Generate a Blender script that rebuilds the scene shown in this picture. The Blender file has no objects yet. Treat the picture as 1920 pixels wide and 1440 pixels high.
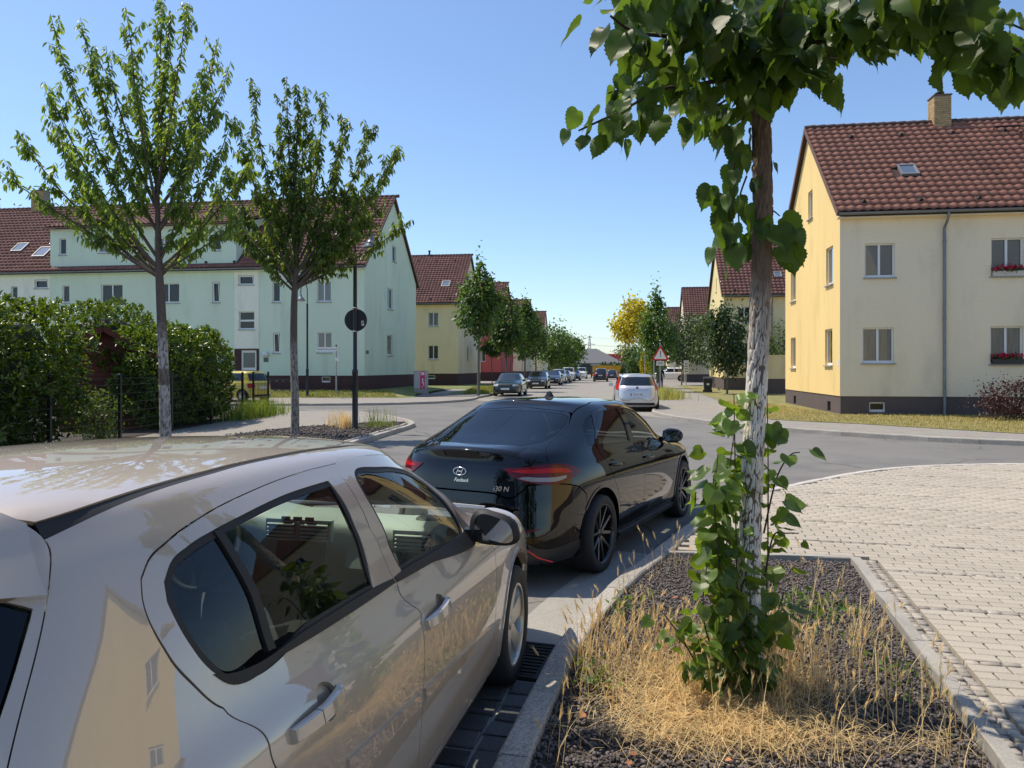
import bpy, bmesh, math, random
import numpy as np
from mathutils import Vector, Matrix
from mathutils.geometry import delaunay_2d_cdt

# ------------------------------------------------------------------ camera, sky, sun, exposure
SC = bpy.context.scene
COL = SC.collection
EYE = 1.72
cam = bpy.data.cameras.new('camera')
cam.sensor_width = 36.0
cam.lens = 1400.0 / 1920.0 * 36.0
cam.shift_y = -30.0 / 1920.0
cam.clip_start = 0.05
cam.clip_end = 6000
cam_o = bpy.data.objects.new('camera', cam)
COL.objects.link(cam_o)
cam_o.location = (0, 0, EYE)
cam_o.rotation_euler = (math.radians(90), 0, 0)
SC.camera = cam_o

SUN_EL = math.radians(61)
SUN_AZ = Vector((-0.915, 0.40, 0)).normalized()          # horizontal direction towards the sun
world = bpy.data.worlds.new('World')
SC.world = world
world.use_nodes = True
wn = world.node_tree
sky = wn.nodes.new('ShaderNodeTexSky')
sky.sky_type = 'NISHITA'
sky.sun_disc = False
sky.sun_elevation = SUN_EL
sky.sun_rotation = math.atan2(SUN_AZ.x, SUN_AZ.y)
sky.altitude = 0
sky.air_density = 1.0
sky.dust_density = 0.5
sky.ozone_density = 5.0
wn.links.new(sky.outputs[0], wn.nodes['Background'].inputs[0])
wn.nodes['Background'].inputs[1].default_value = 0.145
sun = bpy.data.lights.new('sun', 'SUN')
sun.energy = 3.95
sun.angle = math.radians(0.55)
sun.color = (1.0, 0.90, 0.76)
sun_o = bpy.data.objects.new('sun', sun)
COL.objects.link(sun_o)
sdir = Vector((-SUN_AZ.x * math.cos(SUN_EL), -SUN_AZ.y * math.cos(SUN_EL), -math.sin(SUN_EL)))
sun_o.rotation_euler = sdir.to_track_quat('-Z', 'Y').to_euler()
sun_o.location = (-20, 10, 30)
SC.view_settings.view_transform = 'Standard'
SC.view_settings.look = 'None'
SC.view_settings.exposure = 0.36
SC.view_settings.gamma = 1.0
SC.cycles.max_bounces = 8
SC.cycles.transparent_max_bounces = 16
SC.cycles.use_denoising = True
SC.cycles.caustics_reflective = False
SC.cycles.caustics_refractive = False

# ------------------------------------------------------------------ materials
MATS = {}


def mat(name, col, rough=0.7, metal=0.0, spec=0.5, coat=0.0, noise=None, noise2=None, island=0.0, objrand=0.0,
        bump=None, bump2=None, trans=0.0, cracks=None, stretch=None, sheen=0.0, coat_rough=0.03, tint=None, emit=None):
    """noise = (scale, amount); tint = second colour mixed by noise2; bump = (scale, strength, distance)"""
    if name in MATS:
        return MATS[name]
    m = bpy.data.materials.new(name)
    m.use_nodes = True
    nt = m.node_tree
    N = nt.nodes
    L = nt.links
    b = N['Principled BSDF']
    out = N['Material Output']
    tc = N.new('ShaderNodeTexCoord')
    co = tc.outputs['Object']
    if stretch:
        mp = N.new('ShaderNodeMapping')
        mp.inputs['Scale'].default_value = stretch
        L.new(co, mp.inputs['Vector'])
        co = mp.outputs[0]
    rgb = N.new('ShaderNodeRGB')
    rgb.outputs[0].default_value = (*col, 1)
    c = rgb.outputs[0]

    def tex(scale, detail=6.0):
        t = N.new('ShaderNodeTexNoise')
        t.inputs['Scale'].default_value = scale
        t.inputs['Detail'].default_value = detail
        t.inputs['Roughness'].default_value = 0.6
        L.new(co, t.inputs['Vector'])
        return t.outputs['Fac']

    def mul(c, fac, amt):
        mr = N.new('ShaderNodeMapRange')
        mr.inputs['From Min'].default_value = 0.25 if fac.node.bl_idname == 'ShaderNodeTexNoise' else 0.0
        mr.inputs['From Max'].default_value = 0.75 if fac.node.bl_idname == 'ShaderNodeTexNoise' else 1.0
        mr.inputs['To Min'].default_value = 1 - amt
        mr.inputs['To Max'].default_value = 1 + amt
        L.new(fac, mr.inputs['Value'])
        mx = N.new('ShaderNodeMix')
        mx.data_type = 'RGBA'
        mx.blend_type = 'MULTIPLY'
        mx.inputs['Factor'].default_value = 1
        L.new(c, mx.inputs['A'])
        L.new(mr.outputs[0], mx.inputs['B'])
        return mx.outputs['Result']

    if tint:
        mx = N.new('ShaderNodeMix')
        mx.data_type = 'RGBA'
        mx.inputs['B'].default_value = (*tint[0], 1)
        L.new(c, mx.inputs['A'])
        mr = N.new('ShaderNodeMapRange')
        mr.inputs['From Min'].default_value = tint[2]
        mr.inputs['From Max'].default_value = tint[3]
        L.new(tex(tint[1]), mr.inputs['Value'])
        L.new(mr.outputs[0], mx.inputs['Factor'])
        c = mx.outputs['Result']
    if noise:
        c = mul(c, tex(noise[0]), noise[1])
    if noise2:
        c = mul(c, tex(noise2[0]), noise2[1])
    if cracks:
        # thin wandering cracks: distance to the borders of large cells, warped, present only in patches
        wt2 = N.new('ShaderNodeTexNoise')
        wt2.inputs['Scale'].default_value = 1.7
        wt2.inputs['Detail'].default_value = 5
        L.new(co, wt2.inputs['Vector'])
        ad = N.new('ShaderNodeVectorMath')
        ad.operation = 'MULTIPLY_ADD'
        ad.inputs[1].default_value = (.55, .55, 0)
        L.new(wt2.outputs['Color'], ad.inputs[0])
        L.new(co, ad.inputs[2])
        vo = N.new('ShaderNodeTexVoronoi')
        vo.feature = 'DISTANCE_TO_EDGE'
        vo.inputs['Scale'].default_value = cracks[0]
        L.new(ad.outputs[0], vo.inputs['Vector'])
        m1 = N.new('ShaderNodeMapRange')
        m1.inputs['From Min'].default_value = cracks[1]
        m1.inputs['From Max'].default_value = cracks[1] * .35
        L.new(vo.outputs['Distance'], m1.inputs['Value'])
        m2_ = N.new('ShaderNodeMapRange')
        m2_.inputs['From Min'].default_value = .48
        m2_.inputs['From Max'].default_value = .58
        L.new(tex(.35, 2), m2_.inputs['Value'])
        mm_ = N.new('ShaderNodeMath')
        mm_.operation = 'MULTIPLY'
        L.new(m1.outputs[0], mm_.inputs[0])
        L.new(m2_.outputs[0], mm_.inputs[1])
        mx = N.new('ShaderNodeMix')
        mx.data_type = 'RGBA'
        mx.inputs['B'].default_value = (.05, .048, .045, 1)
        L.new(c, mx.inputs['A'])
        sc_ = N.new('ShaderNodeMath')
        sc_.operation = 'MULTIPLY'
        sc_.inputs[1].default_value = cracks[2]
        L.new(mm_.outputs[0], sc_.inputs[0])
        L.new(sc_.outputs[0], mx.inputs['Factor'])
        c = mx.outputs['Result']
    if island:
        g = N.new('ShaderNodeNewGeometry')
        c = mul(c, g.outputs['Random Per Island'], island)
    if objrand:
        g = N.new('ShaderNodeObjectInfo')
        c = mul(c, g.outputs['Random'], objrand)
    L.new(c, b.inputs['Base Color'])
    b.inputs['Roughness'].default_value = rough
    b.inputs['Metallic'].default_value = metal
    b.inputs['Specular IOR Level'].default_value = spec
    b.inputs['Coat Weight'].default_value = coat
    b.inputs['Coat Roughness'].default_value = coat_rough
    if sheen:
        b.inputs['Sheen Weight'].default_value = sheen
    if emit:
        b.inputs['Emission Color'].default_value = (*emit[0], 1)
        b.inputs['Emission Strength'].default_value = emit[1]
    prev = None
    for bp in (bump, bump2):
        if bp:
            bn = N.new('ShaderNodeBump')
            bn.inputs['Strength'].default_value = bp[1]
            bn.inputs['Distance'].default_value = bp[2]
            L.new(tex(bp[0]), bn.inputs['Height'])
            if prev:
                L.new(prev, bn.inputs['Normal'])
            prev = bn.outputs[0]
    if prev:
        L.new(prev, b.inputs['Normal'])
    if trans:
        tr = N.new('ShaderNodeBsdfTranslucent')
        hs = N.new('ShaderNodeHueSaturation')
        hs.inputs['Hue'].default_value = 0.48
        hs.inputs['Saturation'].default_value = 1.15
        hs.inputs['Value'].default_value = 2.2
        L.new(c, hs.inputs['Color'])
        L.new(hs.outputs[0], tr.inputs['Color'])
        ms = N.new('ShaderNodeMixShader')
        ms.inputs[0].default_value = trans
        L.new(b.outputs[0], ms.inputs[1])
        L.new(tr.outputs[0], ms.inputs[2])
        L.new(ms.outputs[0], out.inputs['Surface'])
    MATS[name] = m
    return m


def glass(name, tint=(0.75, 0.85, 0.8), ior=1.5, rough=0.0):
    if name in MATS:
        return MATS[name]
    m = bpy.data.materials.new(name)
    m.use_nodes = True
    N = m.node_tree.nodes
    L = m.node_tree.links
    N.remove(N['Principled BSDF'])
    t = N.new('ShaderNodeBsdfTransparent')
    t.inputs[0].default_value = (*tint, 1)
    g = N.new('ShaderNodeBsdfGlossy')
    g.inputs['Roughness'].default_value = rough
    f = N.new('ShaderNodeFresnel')
    f.inputs['IOR'].default_value = ior
    ms = N.new('ShaderNodeMixShader')
    L.new(f.outputs[0], ms.inputs[0])
    L.new(t.outputs[0], ms.inputs[1])
    L.new(g.outputs[0], ms.inputs[2])
    L.new(ms.outputs[0], N['Material Output'].inputs['Surface'])
    MATS[name] = m
    return m


def brickmat(name, c1, c2, mortar, w=0.25, h=0.075, rough=0.85, vertical=True):
    if name in MATS:
        return MATS[name]
    m = bpy.data.materials.new(name)
    m.use_nodes = True
    N = m.node_tree.nodes
    L = m.node_tree.links
    b = N['Principled BSDF']
    tc = N.new('ShaderNodeTexCoord')
    br = N.new('ShaderNodeTexBrick')
    br.inputs['Color1'].default_value = (*c1, 1)
    br.inputs['Color2'].default_value = (*c2, 1)
    br.inputs['Mortar'].default_value = (*mortar, 1)
    br.inputs['Scale'].default_value = 1
    br.inputs['Brick Width'].default_value = w
    br.inputs['Row Height'].default_value = h
    br.inputs['Mortar Size'].default_value = 0.012
    if vertical:
        sp = N.new('ShaderNodeSeparateXYZ')
        ad = N.new('ShaderNodeMath')
        cb = N.new('ShaderNodeCombineXYZ')
        L.new(tc.outputs['Object'], sp.inputs[0])
        L.new(sp.outputs[0], ad.inputs[0])
        L.new(sp.outputs[1], ad.inputs[1])
        L.new(ad.outputs[0], cb.inputs[0])
        L.new(sp.outputs[2], cb.inputs[1])
        L.new(cb.outputs[0], br.inputs['Vector'])
    else:
        L.new(tc.outputs['Object'], br.inputs['Vector'])
    ns = N.new('ShaderNodeTexNoise')
    ns.inputs['Scale'].default_value = 3
    mx = N.new('ShaderNodeMix')
    mx.data_type = 'RGBA'
    mx.blend_type = 'MULTIPLY'
    mx.inputs['Factor'].default_value = 0.35
    L.new(tc.outputs['Object'], ns.inputs['Vector'])
    L.new(br.outputs[0], mx.inputs['A'])
    L.new(ns.outputs['Color'], mx.inputs['B'])
    L.new(mx.outputs['Result'], b.inputs['Base Color'])
    b.inputs['Roughness'].default_value = rough
    bn = N.new('ShaderNodeBump')
    bn.inputs['Strength'].default_value = 0.6
    bn.inputs['Distance'].default_value = 0.01
    bn.invert = True
    L.new(br.outputs['Fac'], bn.inputs['Height'])
    L.new(bn.outputs[0], b.inputs['Normal'])
    MATS[name] = m
    return m


# ------------------------------------------------------------------ mesh helpers
def link(o, parent=None):
    COL.objects.link(o)
    if parent is not None:
        o.parent = parent
    return o


def tag(o, label=None, cat=None, group=None, kind=None):
    if label:
        o['label'] = label
    if cat:
        o['category'] = cat
    if group:
        o['group'] = group
    if kind:
        o['kind'] = kind
    return o


def empty(name, loc=(0, 0, 0), rz=0.0, parent=None):
    o = bpy.data.objects.new(name, None)
    o.empty_display_size = 0.2
    o.location = loc
    o.rotation_euler = (0, 0, rz)
    return link(o, parent)


def fast_mesh(name, V, F, smooth=False):
    """V (n,3) array, F (m,k) array with constant k"""
    V = np.asarray(V, np.float32)
    F = np.asarray(F, np.int32)
    me = bpy.data.meshes.new(name)
    m, k = F.shape
    me.vertices.add(len(V))
    me.vertices.foreach_set('co', V.ravel())
    me.loops.add(m * k)
    me.loops.foreach_set('vertex_index', F.ravel())
    me.polygons.add(m)
    me.polygons.foreach_set('loop_start', np.arange(0, m * k, k, dtype=np.int32))
    me.polygons.foreach_set('loop_total', np.full(m, k, np.int32))
    me.update(calc_edges=True)
    if smooth:
        me.polygons.foreach_set('use_smooth', np.ones(m, bool))
    me.validate()
    return me


def obj(name, me, material=None, parent=None, loc=None, rz=None):
    if material is not None and not me.materials:
        for x in (material if isinstance(material, (list, tuple)) else [material]):
            me.materials.append(x)
    o = bpy.data.objects.new(name, me)
    if loc is not None:
        o.location = loc
    if rz is not None:
        o.rotation_euler = (0, 0, rz)
    return link(o, parent)


class MB:
    """collects shapes into one mesh"""

    def __init__(s):
        s.v = []
        s.f = []
        s.m = []
        s.sm = []
        s.cur = 0

    def add(s, vs, fs, smooth=False):
        o = len(s.v)
        s.v += [tuple(p) for p in vs]
        for f in fs:
            s.f.append(tuple(i + o for i in f))
            s.m.append(s.cur)
            s.sm.append(smooth)
        return s

    def box(s, x0, y0, z0, x1, y1, z1):
        return s.add([(x0, y0, z0), (x1, y0, z0), (x1, y1, z0), (x0, y1, z0), (x0, y0, z1), (x1, y0, z1), (x1, y1, z1), (x0, y1, z1)],
                     [(0, 3, 2, 1), (4, 5, 6, 7), (0, 1, 5, 4), (1, 2, 6, 5), (2, 3, 7, 6), (3, 0, 4, 7)])

    def obox(s, c, a, b, d):
        """oriented box: centre and three half-axis vectors"""
        c, a, b, d = map(Vector, (c, a, b, d))
        P = [c - a - b - d, c + a - b - d, c + a + b - d, c - a + b - d, c - a - b + d, c + a - b + d, c + a + b + d, c - a + b + d]
        return s.add(P, [(0, 3, 2, 1), (4, 5, 6, 7), (0, 1, 5, 4), (1, 2, 6, 5), (2, 3, 7, 6), (3, 0, 4, 7)])

    def beam(s, p, q, w, h=None):
        p, q = Vector(p), Vector(q)
        d = q - p
        h = h or w
        up = Vector((0, 0, 1)) if abs(d.normalized().z) < 0.95 else Vector((1, 0, 0))
        a = d.cross(up).normalized() * (w / 2)
        b = a.cross(d).normalized() * (h / 2)
        return s.obox((p + q) / 2, d / 2, a, b)

    def tube(s, pts, rad, seg=8, cap=True, smooth=True):
        pts = [Vector(p) for p in pts]
        n = len(pts)
        if not hasattr(rad, '__len__'):
            rad = [rad] * n
        vs = []
        prev = None
        for i, p in enumerate(pts):
            t = (pts[min(i + 1, n - 1)] - pts[max(i - 1, 0)])
            t = t.normalized() if t.length > 1e-9 else Vector((0, 0, 1))
            if prev is None:
                up = Vector((0, 0, 1)) if abs(t.z) < 0.9 else Vector((1, 0, 0))
                a = t.cross(up).normalized()
            else:
                a = (prev - t * prev.dot(t)).normalized()
            prev = a
            b = t.cross(a)
            for k in range(seg):
                an = 2 * math.pi * k / seg
                vs.append(p + (a * math.cos(an) + b * math.sin(an)) * rad[i])
        fs = []
        for i in range(n - 1):
            for k in range(seg):
                k2 = (k + 1) % seg
                fs.append((i * seg + k, i * seg + k2, (i + 1) * seg + k2, (i + 1) * seg + k))
        s.add(vs, fs, smooth)
        if cap:
            s.add([vs[k] for k in range(seg)], [tuple(reversed(range(seg)))])
            s.add([vs[(n - 1) * seg + k] for k in range(seg)], [tuple(range(seg))])
        return s

    def lathe(s, prof, c=(0, 0, 0), axis='z', seg=24, smooth=True, a0=0, a1=2 * math.pi):
        """prof = [(radius, height)]"""
        vs = []
        full = abs(a1 - a0 - 2 * math.pi) < 1e-6
        ns = seg if full else seg + 1
        for r, h in prof:
            for k in range(ns):
                an = a0 + (a1 - a0) * k / seg
                ca, sa = r * math.cos(an), r * math.sin(an)
                p = (ca, sa, h) if axis == 'z' else ((h, ca, sa) if axis == 'x' else (sa, h, ca))
                vs.append((c[0] + p[0], c[1] + p[1], c[2] + p[2]))
        fs = []
        for i in range(len(prof) - 1):
            for k in range(seg):
                k2 = (k + 1) % ns
                fs.append((i * ns + k, i * ns + k2, (i + 1) * ns + k2, (i + 1) * ns + k))
        return s.add(vs, fs, smooth)

    def prism(s, pts, z0, z1, xf=None):
        """outline (list of 2-D points, counter-clockwise) between z0 and z1; xf maps (x, y, z)"""
        n = len(pts)
        vs = [(p[0], p[1], z0) for p in pts] + [(p[0], p[1], z1) for p in pts]
        if xf:
            vs = [xf(*p) for p in vs]
        fs = [tuple(range(n - 1, -1, -1)), tuple(range(n, 2 * n))]
        for k in range(n):
            k2 = (k + 1) % n
            fs.append((k, k2, n + k2, n + k))
        return s.add(vs, fs)

    def build(s, name, material, parent=None, loc=None, rz=None):
        me = bpy.data.meshes.new(name)
        me.from_pydata([tuple(p) for p in s.v], [], s.f)
        me.polygons.foreach_set('use_smooth', s.sm)
        mm = material if isinstance(material, (list, tuple)) else [material]
        for x in mm:
            me.materials.append(x)
        if len(mm) > 1:
            me.polygons.foreach_set('material_index', s.m)
        me.update()
        return obj(name, me, None, parent, loc, rz)


def copy_tree(o, parent=None):
    c = o.copy()
    link(c)
    if parent is not None:
        c.parent = parent
    for ch in o.children:
        copy_tree(ch, c)
    return c


def scatter(tv, tf, pos, mats3, scl):
    """copies of a template (tv, tf) at pos with 3x3 matrices and scales -> arrays"""
    tv = np.asarray(tv, float)
    tf = np.asarray(tf, int)
    n = len(pos)
    W = np.einsum('nij,kj->nki', mats3, tv) * np.asarray(scl).reshape(-1, 1, 1) + np.asarray(pos)[:, None, :]
    F = tf[None] + (np.arange(n) * len(tv))[:, None, None]
    return W.reshape(-1, 3), F.reshape(-1, tf.shape[1])


def frames(d, up_jit, rng):
    """rotation matrices whose x axis = leaf direction d (n,3), z axis ~ up_jit (n,3)"""
    x = d / np.maximum(np.linalg.norm(d, axis=1, keepdims=True), 1e-9)
    z = up_jit - x * np.sum(up_jit * x, 1, keepdims=True)
    z = z / np.maximum(np.linalg.norm(z, axis=1, keepdims=True), 1e-9)
    y = np.cross(z, x)
    return np.stack([x, y, z], -1)


def point_in(poly, X, Y):
    poly = np.asarray(poly, float)
    ins = np.zeros(np.shape(X), bool)
    n = len(poly)
    j = n - 1
    for i in range(n):
        xi, yi = poly[i]
        xj, yj = poly[j]
        cond = ((yi > Y) != (yj > Y)) & (X < (xj - xi) * (Y - yi) / (yj - yi + 1e-12) + xi)
        ins ^= cond
        j = i
    return ins


def crom(pts, n=6, closed=False):
    """Catmull-Rom through 2-D/3-D points"""
    P = [np.array(p, float) for p in pts]
    N = len(P)
    out = []
    rng_ = range(N) if closed else range(N - 1)
    for i in rng_:
        p0 = P[(i - 1) % N] if closed or i > 0 else P[0]
        p1 = P[i]
        p2 = P[(i + 1) % N]
        p3 = P[(i + 2) % N] if closed or i + 2 < N else P[N - 1]
        for k in range(n):
            t = k / n
            out.append(0.5 * ((2 * p1) + (-p0 + p2) * t + (2 * p0 - 5 * p1 + 4 * p2 - p3) * t * t + (-p0 + 3 * p1 - 3 * p2 + p3) * t ** 3))
    if not closed:
        out.append(P[-1])
    return [tuple(p) for p in out]


def sheet(name, poly, z, material, kind='structure', parent=None):
    """flat polygon sheet"""
    vs = [Vector((p[0], p[1])) for p in poly]
    n = len(vs)
    v, e, f, *_ = delaunay_2d_cdt(vs, [], [list(range(n))], 1, 1e-6)
    me = bpy.data.meshes.new(name)
    me.from_pydata([(p.x, p.y, z) for p in v], [], [tuple(t) for t in f])
    bm = bmesh.new()
    bm.from_mesh(me)
    bmesh.ops.recalc_face_normals(bm, faces=bm.faces)
    for fc in bm.faces:
        if fc.normal.z < 0:
            fc.normal_flip()
    bm.to_mesh(me)
    bm.free()
    o = obj(name, me, material, parent)
    if kind:
        o['kind'] = kind
    return o


def slab(name, poly, z0, z1, material, kind='structure', parent=None):
    o = sheet(name, poly, z1, material, kind, parent)
    me = o.data
    n0 = len(me.vertices)
    mb = MB()
    vs = [tuple(v.co) for v in me.vertices]
    fs = [tuple(p.vertices) for p in me.polygons]
    mb.add(vs, fs)
    n = len(poly)
    for k in range(n):
        a, b = poly[k], poly[(k + 1) % n]
        mb.add([(a[0], a[1], z0), (b[0], b[1], z0), (b[0], b[1], z1), (a[0], a[1], z1)], [(0, 1, 2, 3)])
    bpy.data.objects.remove(o)
    o = mb.build(name, material, parent)
    if kind:
        o['kind'] = kind
    return o
# ------------------------------------------------------------------ ground, roads, pavements
rng = np.random.default_rng(11)
RND = random.Random(5)
SD = np.array([0.144, 0.9895])           # direction of the street beyond the junction
SR = np.array([0.9895, -0.144])          # to its right
HEAD = math.atan2(SD[0], SD[1])

m_ground = mat('dry_ground', (0.16, 0.14, 0.08), 0.95, noise=(0.3, 0.4), noise2=(4, 0.3))
m_asphalt = mat('asphalt', (0.182, 0.174, 0.158), 0.82, cracks=(.22, .006, .6), tint=((.150, .145, .135), .55, .5, .62), noise=(0.22, 0.12), noise2=(45, 0.30), bump=(160, 0.35, 0.004), spec=0.35)
m_asphalt_b = mat('asphalt_patch', (0.205, 0.195, 0.175), 0.85, cracks=(.5, .012, .7), noise=(1.1, 0.10), noise2=(70, 0.28), bump=(160, 0.35, 0.004), spec=0.35)
m_cobble = mat('street_cobble', (0.27, 0.25, 0.215), 0.85, noise=(7, 0.32), noise2=(0.4, 0.12), bump=(9, 0.6, 0.02))
m_pave = mat('paving_bed', (0.16, 0.14, 0.11), 0.9, noise=(6, 0.2), noise2=(90, 0.2))
m_pave_far = brickmat('paving_far', (0.42, 0.385, 0.335), (0.37, 0.34, 0.295), (0.20, 0.18, 0.15), 0.2, 0.1, vertical=False)
m_paver = mat('concrete_paver', (0.395, 0.35, 0.28), 0.88, noise=(60, 0.16), noise2=(1.3, 0.10), objrand=0.07, bump=(200, 0.3, 0.002))
m_paver_s = mat('concrete_paver_far', (0.395, 0.35, 0.28), 0.88, noise=(60, 0.16), noise2=(0.5, 0.10), island=0.07)
m_mosaic = mat('mosaic_stone', (0.34, 0.30, 0.245), 0.8, noise=(40, 0.25), island=0.28, bump=(90, 0.5, 0.003))
m_kerb = mat('granite_kerb', (0.36, 0.33, 0.285), 0.8, noise=(75, 0.55), noise2=(3, 0.15), objrand=0.10, bump=(120, 0.5, 0.004))
m_conc = mat('concrete_edging', (0.33, 0.31, 0.27), 0.9, noise=(70, 0.2), noise2=(2, 0.15), objrand=0.06, bump=(90, 0.4, 0.003))
m_lawn = mat('dry_lawn', (0.24, 0.21, 0.075), 0.95, noise=(2.2, 0.35), noise2=(26, 0.4), bump=(40, 0.8, 0.03), tint=((0.12, 0.16, 0.045), 0.9, 0.5, 0.75))
m_lawn_g = mat('green_lawn', (0.15, 0.175, 0.045), 0.95, noise=(1.5, 0.35), noise2=(20, 0.4), bump=(40, 0.8, 0.03), tint=((0.27, 0.22, 0.09), 0.8, 0.5, 0.7))
m_soil = mat('bed_soil', (0.075, 0.062, 0.05), 0.95, noise=(30, 0.4), bump=(40, 0.8, 0.02))
m_lava = mat('lava_gravel', (0.135, 0.115, 0.105), 0.9, island=0.45, noise=(60, 0.3))
m_sett = mat('gutter_sett', (0.11, 0.105, 0.105), 0.55, noise=(60, 0.35), objrand=0.35, bump=(50, 0.7, 0.008))
m_iron = mat('cast_iron', (0.035, 0.033, 0.032), 0.55, metal=0.6, noise=(40, 0.4))

g = sheet('ground', [(-1600, -60), (1600, -60), (1600, 3000), (-1600, 3000)], -0.02, m_ground)
road = sheet('road', [(-60, -25), (45, -25), (45, 38), (-1.6 + 0, 44.5), (-60, 44)], 0.0, m_asphalt)


def along(Y, X0, Y0):
    return X0 + (Y - Y0) * SD[0] / SD[1]


st = sheet('street', [(along(40, -1.2, 46), 40), (along(25.5, 5.9, 30), 25.5), (along(420, 5.9, 30), 420), (along(420, -1.2, 46), 420)], 0.004, m_cobble)
# asphalt of the cross road reads darker than the older patch in front of the parked car
sheet('road_patch', [(-1.6, 5.2), (0.2, 4.75), (0.9, 6.1), (1.9, 8.3), (3.0, 10.0), (1.0, 10.6), (-2.0, 8.2)], 0.004, m_asphalt_b)

# --- near right pavement with its kerb
KERB_R = [(-3.2, -8.0), (-1.72, -3.5), (-0.92, -0.3), (-0.40, 1.7), (-0.08, 3.015), (0.156, 3.98), (0.307, 4.50), (0.625, 5.33), (0.95, 6.02),
          (1.226, 6.55), (2.04, 8.15), (2.55, 9.05), (3.2, 9.85), (4.04, 10.55), (4.95, 11.35), (5.9, 12.05), (7.2, 12.55), (8.74, 12.72),
          (12.0, 12.75), (18, 12.6), (40, 11.8)]
KERB_R = crom(KERB_R, 5)
PAVE_Z = 0.10


def offset_path(path, d):
    out = []
    n = len(path)
    for i in range(n):
        a = np.array(path[max(i - 1, 0)][:2])
        b = np.array(path[min(i + 1, n - 1)][:2])
        t = (b - a) / np.linalg.norm(b - a)
        nn = np.array([t[1], -t[0]])          # right of the path
        out.append(tuple(np.array(path[i][:2]) + nn * d))
    return out


kin = offset_path(KERB_R, 0.10)
pave_r = slab('pavement_right', kin + [(40, -8)], -0.02, PAVE_Z - 0.035, m_pave)


def resample(path, step):
    P = np.array(path, float)[:, :2]
    d = np.r_[0, np.cumsum(np.linalg.norm(np.diff(P, axis=0), axis=1))]
    s = np.arange(0, d[-1], step)
    return [(np.interp(t, d, P[:, 0]), np.interp(t, d, P[:, 1])) for t in s]


def kerb_stones(path, length, width, z1, material, parent, name='kerb_stone', z0=-0.05, gap=0.006, jit=0.004, chamfer=0.018, side=1):
    """one stone object per length; path is the road-side edge, the stone lies to its right (side=1)"""
    P = resample(path, length)
    r = random.Random(len(path))
    for i in range(len(P) - 1):
        a, b = np.array(P[i]), np.array(P[i + 1])
        t = (b - a) / np.linalg.norm(b - a)
        nn = np.array([t[1], -t[0]]) * side
        a = a + t * gap / 2 + nn * r.uniform(-jit, jit)
        b = b - t * gap / 2 + nn * r.uniform(-jit, jit)
        h = z1 + r.uniform(-jit, jit)
        L_ = np.linalg.norm(b - a)
        prof = [(0, z0), (0, h - chamfer * 1.3), (chamfer * 0.35, h - chamfer * 0.4), (chamfer, h), (width - chamfer * 0.6, h), (width, h - chamfer * 0.6), (width, z0)]
        vs = []
        K = 4
        for k in range(K + 1):
            f = k / K
            e = 0.0 if 0 < k < K else 0.004
            for (u, z) in prof:
                du = r.uniform(-0.003, 0.003)
                p = a + (b - a) * f + nn * (u + du)
                zz = z + (r.uniform(-0.003, 0.003) - e if z > z0 else 0)
                vs.append((p[0], p[1], zz))
        n = len(prof)
        fs = []
        for k in range(K):
            for q in range(n - 1):
                fs.append((k * n + q, k * n + q + 1, (k + 1) * n + q + 1, (k + 1) * n + q))
        fs += [tuple(range(n - 1, -1, -1)), tuple(range(K * n, K * n + n))]
        mb = MB()
        mb.add(vs, fs)
        mb.build(name, material, parent)


kerb_stones(KERB_R[2:52], 0.62, 0.14, 0.125, m_kerb, pave_r)
kerb_stones(KERB_R[51:100], 0.9, 0.12, PAVE_Z + 0.004, mat('pale_kerb', (0.52, 0.48, 0.42), 0.85, noise=(80, 0.2), objrand=0.08), pave_r, jit=0.002)

# --- planting bed in the pavement, its edging
BED_R = [(2.86, 6.30), (1.975, 3.02), (1.30, 0.5), (0.7, -1.7)]
bed_left = [p for p in offset_path(KERB_R, 0.14) if -1.7 < p[1] < 6.45]
BED = bed_left + [(1.30, 6.50)] + BED_R
bed = sheet('planting_bed', BED, PAVE_Z - 0.028, m_soil)


def strip_stones(path, length, width, z1, material, parent, name, side=1, z0=0.0):
    kerb_stones(path, length, width, z1, material, parent, name, z0=z0, chamfer=0.008, jit=0.002, side=side)


strip_stones([(2.86, 6.30), (1.975, 3.02), (1.30, 0.5), (0.7, -1.7)], 1.0, 0.075, PAVE_Z + 0.035, m_conc, pave_r, 'edging_stone', side=-1)
strip_stones([(1.27, 6.50), (2.92, 6.30)], 0.82, 0.06, PAVE_Z + 0.025, m_conc, pave_r, 'edging_stone', side=-1)

# --- pavers
A13 = math.radians(13)
E1 = np.array([math.cos(A13), -math.sin(A13)])
E2 = np.array([math.sin(A13), math.cos(A13)])
O_P = np.array([2.95, 6.38])
bedR_out = [(2.86 + 0.20, 6.30 + 0.03), (1.975 + 0.19, 3.02 - 0.05), (1.30 + 0.19, 0.45), (0.90, -1.7)]
pave_poly = [p for p in offset_path(KERB_R, 0.155) if p[1] > 6.55 and p[0] < 19] + [(19, -1.5), bedR_out[3], bedR_out[2], bedR_out[1], bedR_out[0], (2.95, 6.42), (1.30, 6.62)]
bz = PAVE_Z
PV = [(-.5, -.5, -1), (.5, -.5, -1), (.5, .5, -1), (-.5, .5, -1), (-.5, -.5, -.1), (.5, -.5, -.1), (.5, .5, -.1), (-.5, .5, -.1),
      (-.47, -.44, 0), (.47, -.44, 0), (.47, .44, 0), (-.47, .44, 0)]
PF = [(0, 1, 5, 4), (1, 2, 6, 5), (2, 3, 7, 6), (3, 0, 4, 7), (4, 5, 9, 8), (5, 6, 10, 9), (6, 7, 11, 10), (7, 4, 8, 11), (8, 9, 10, 11)]


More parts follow.
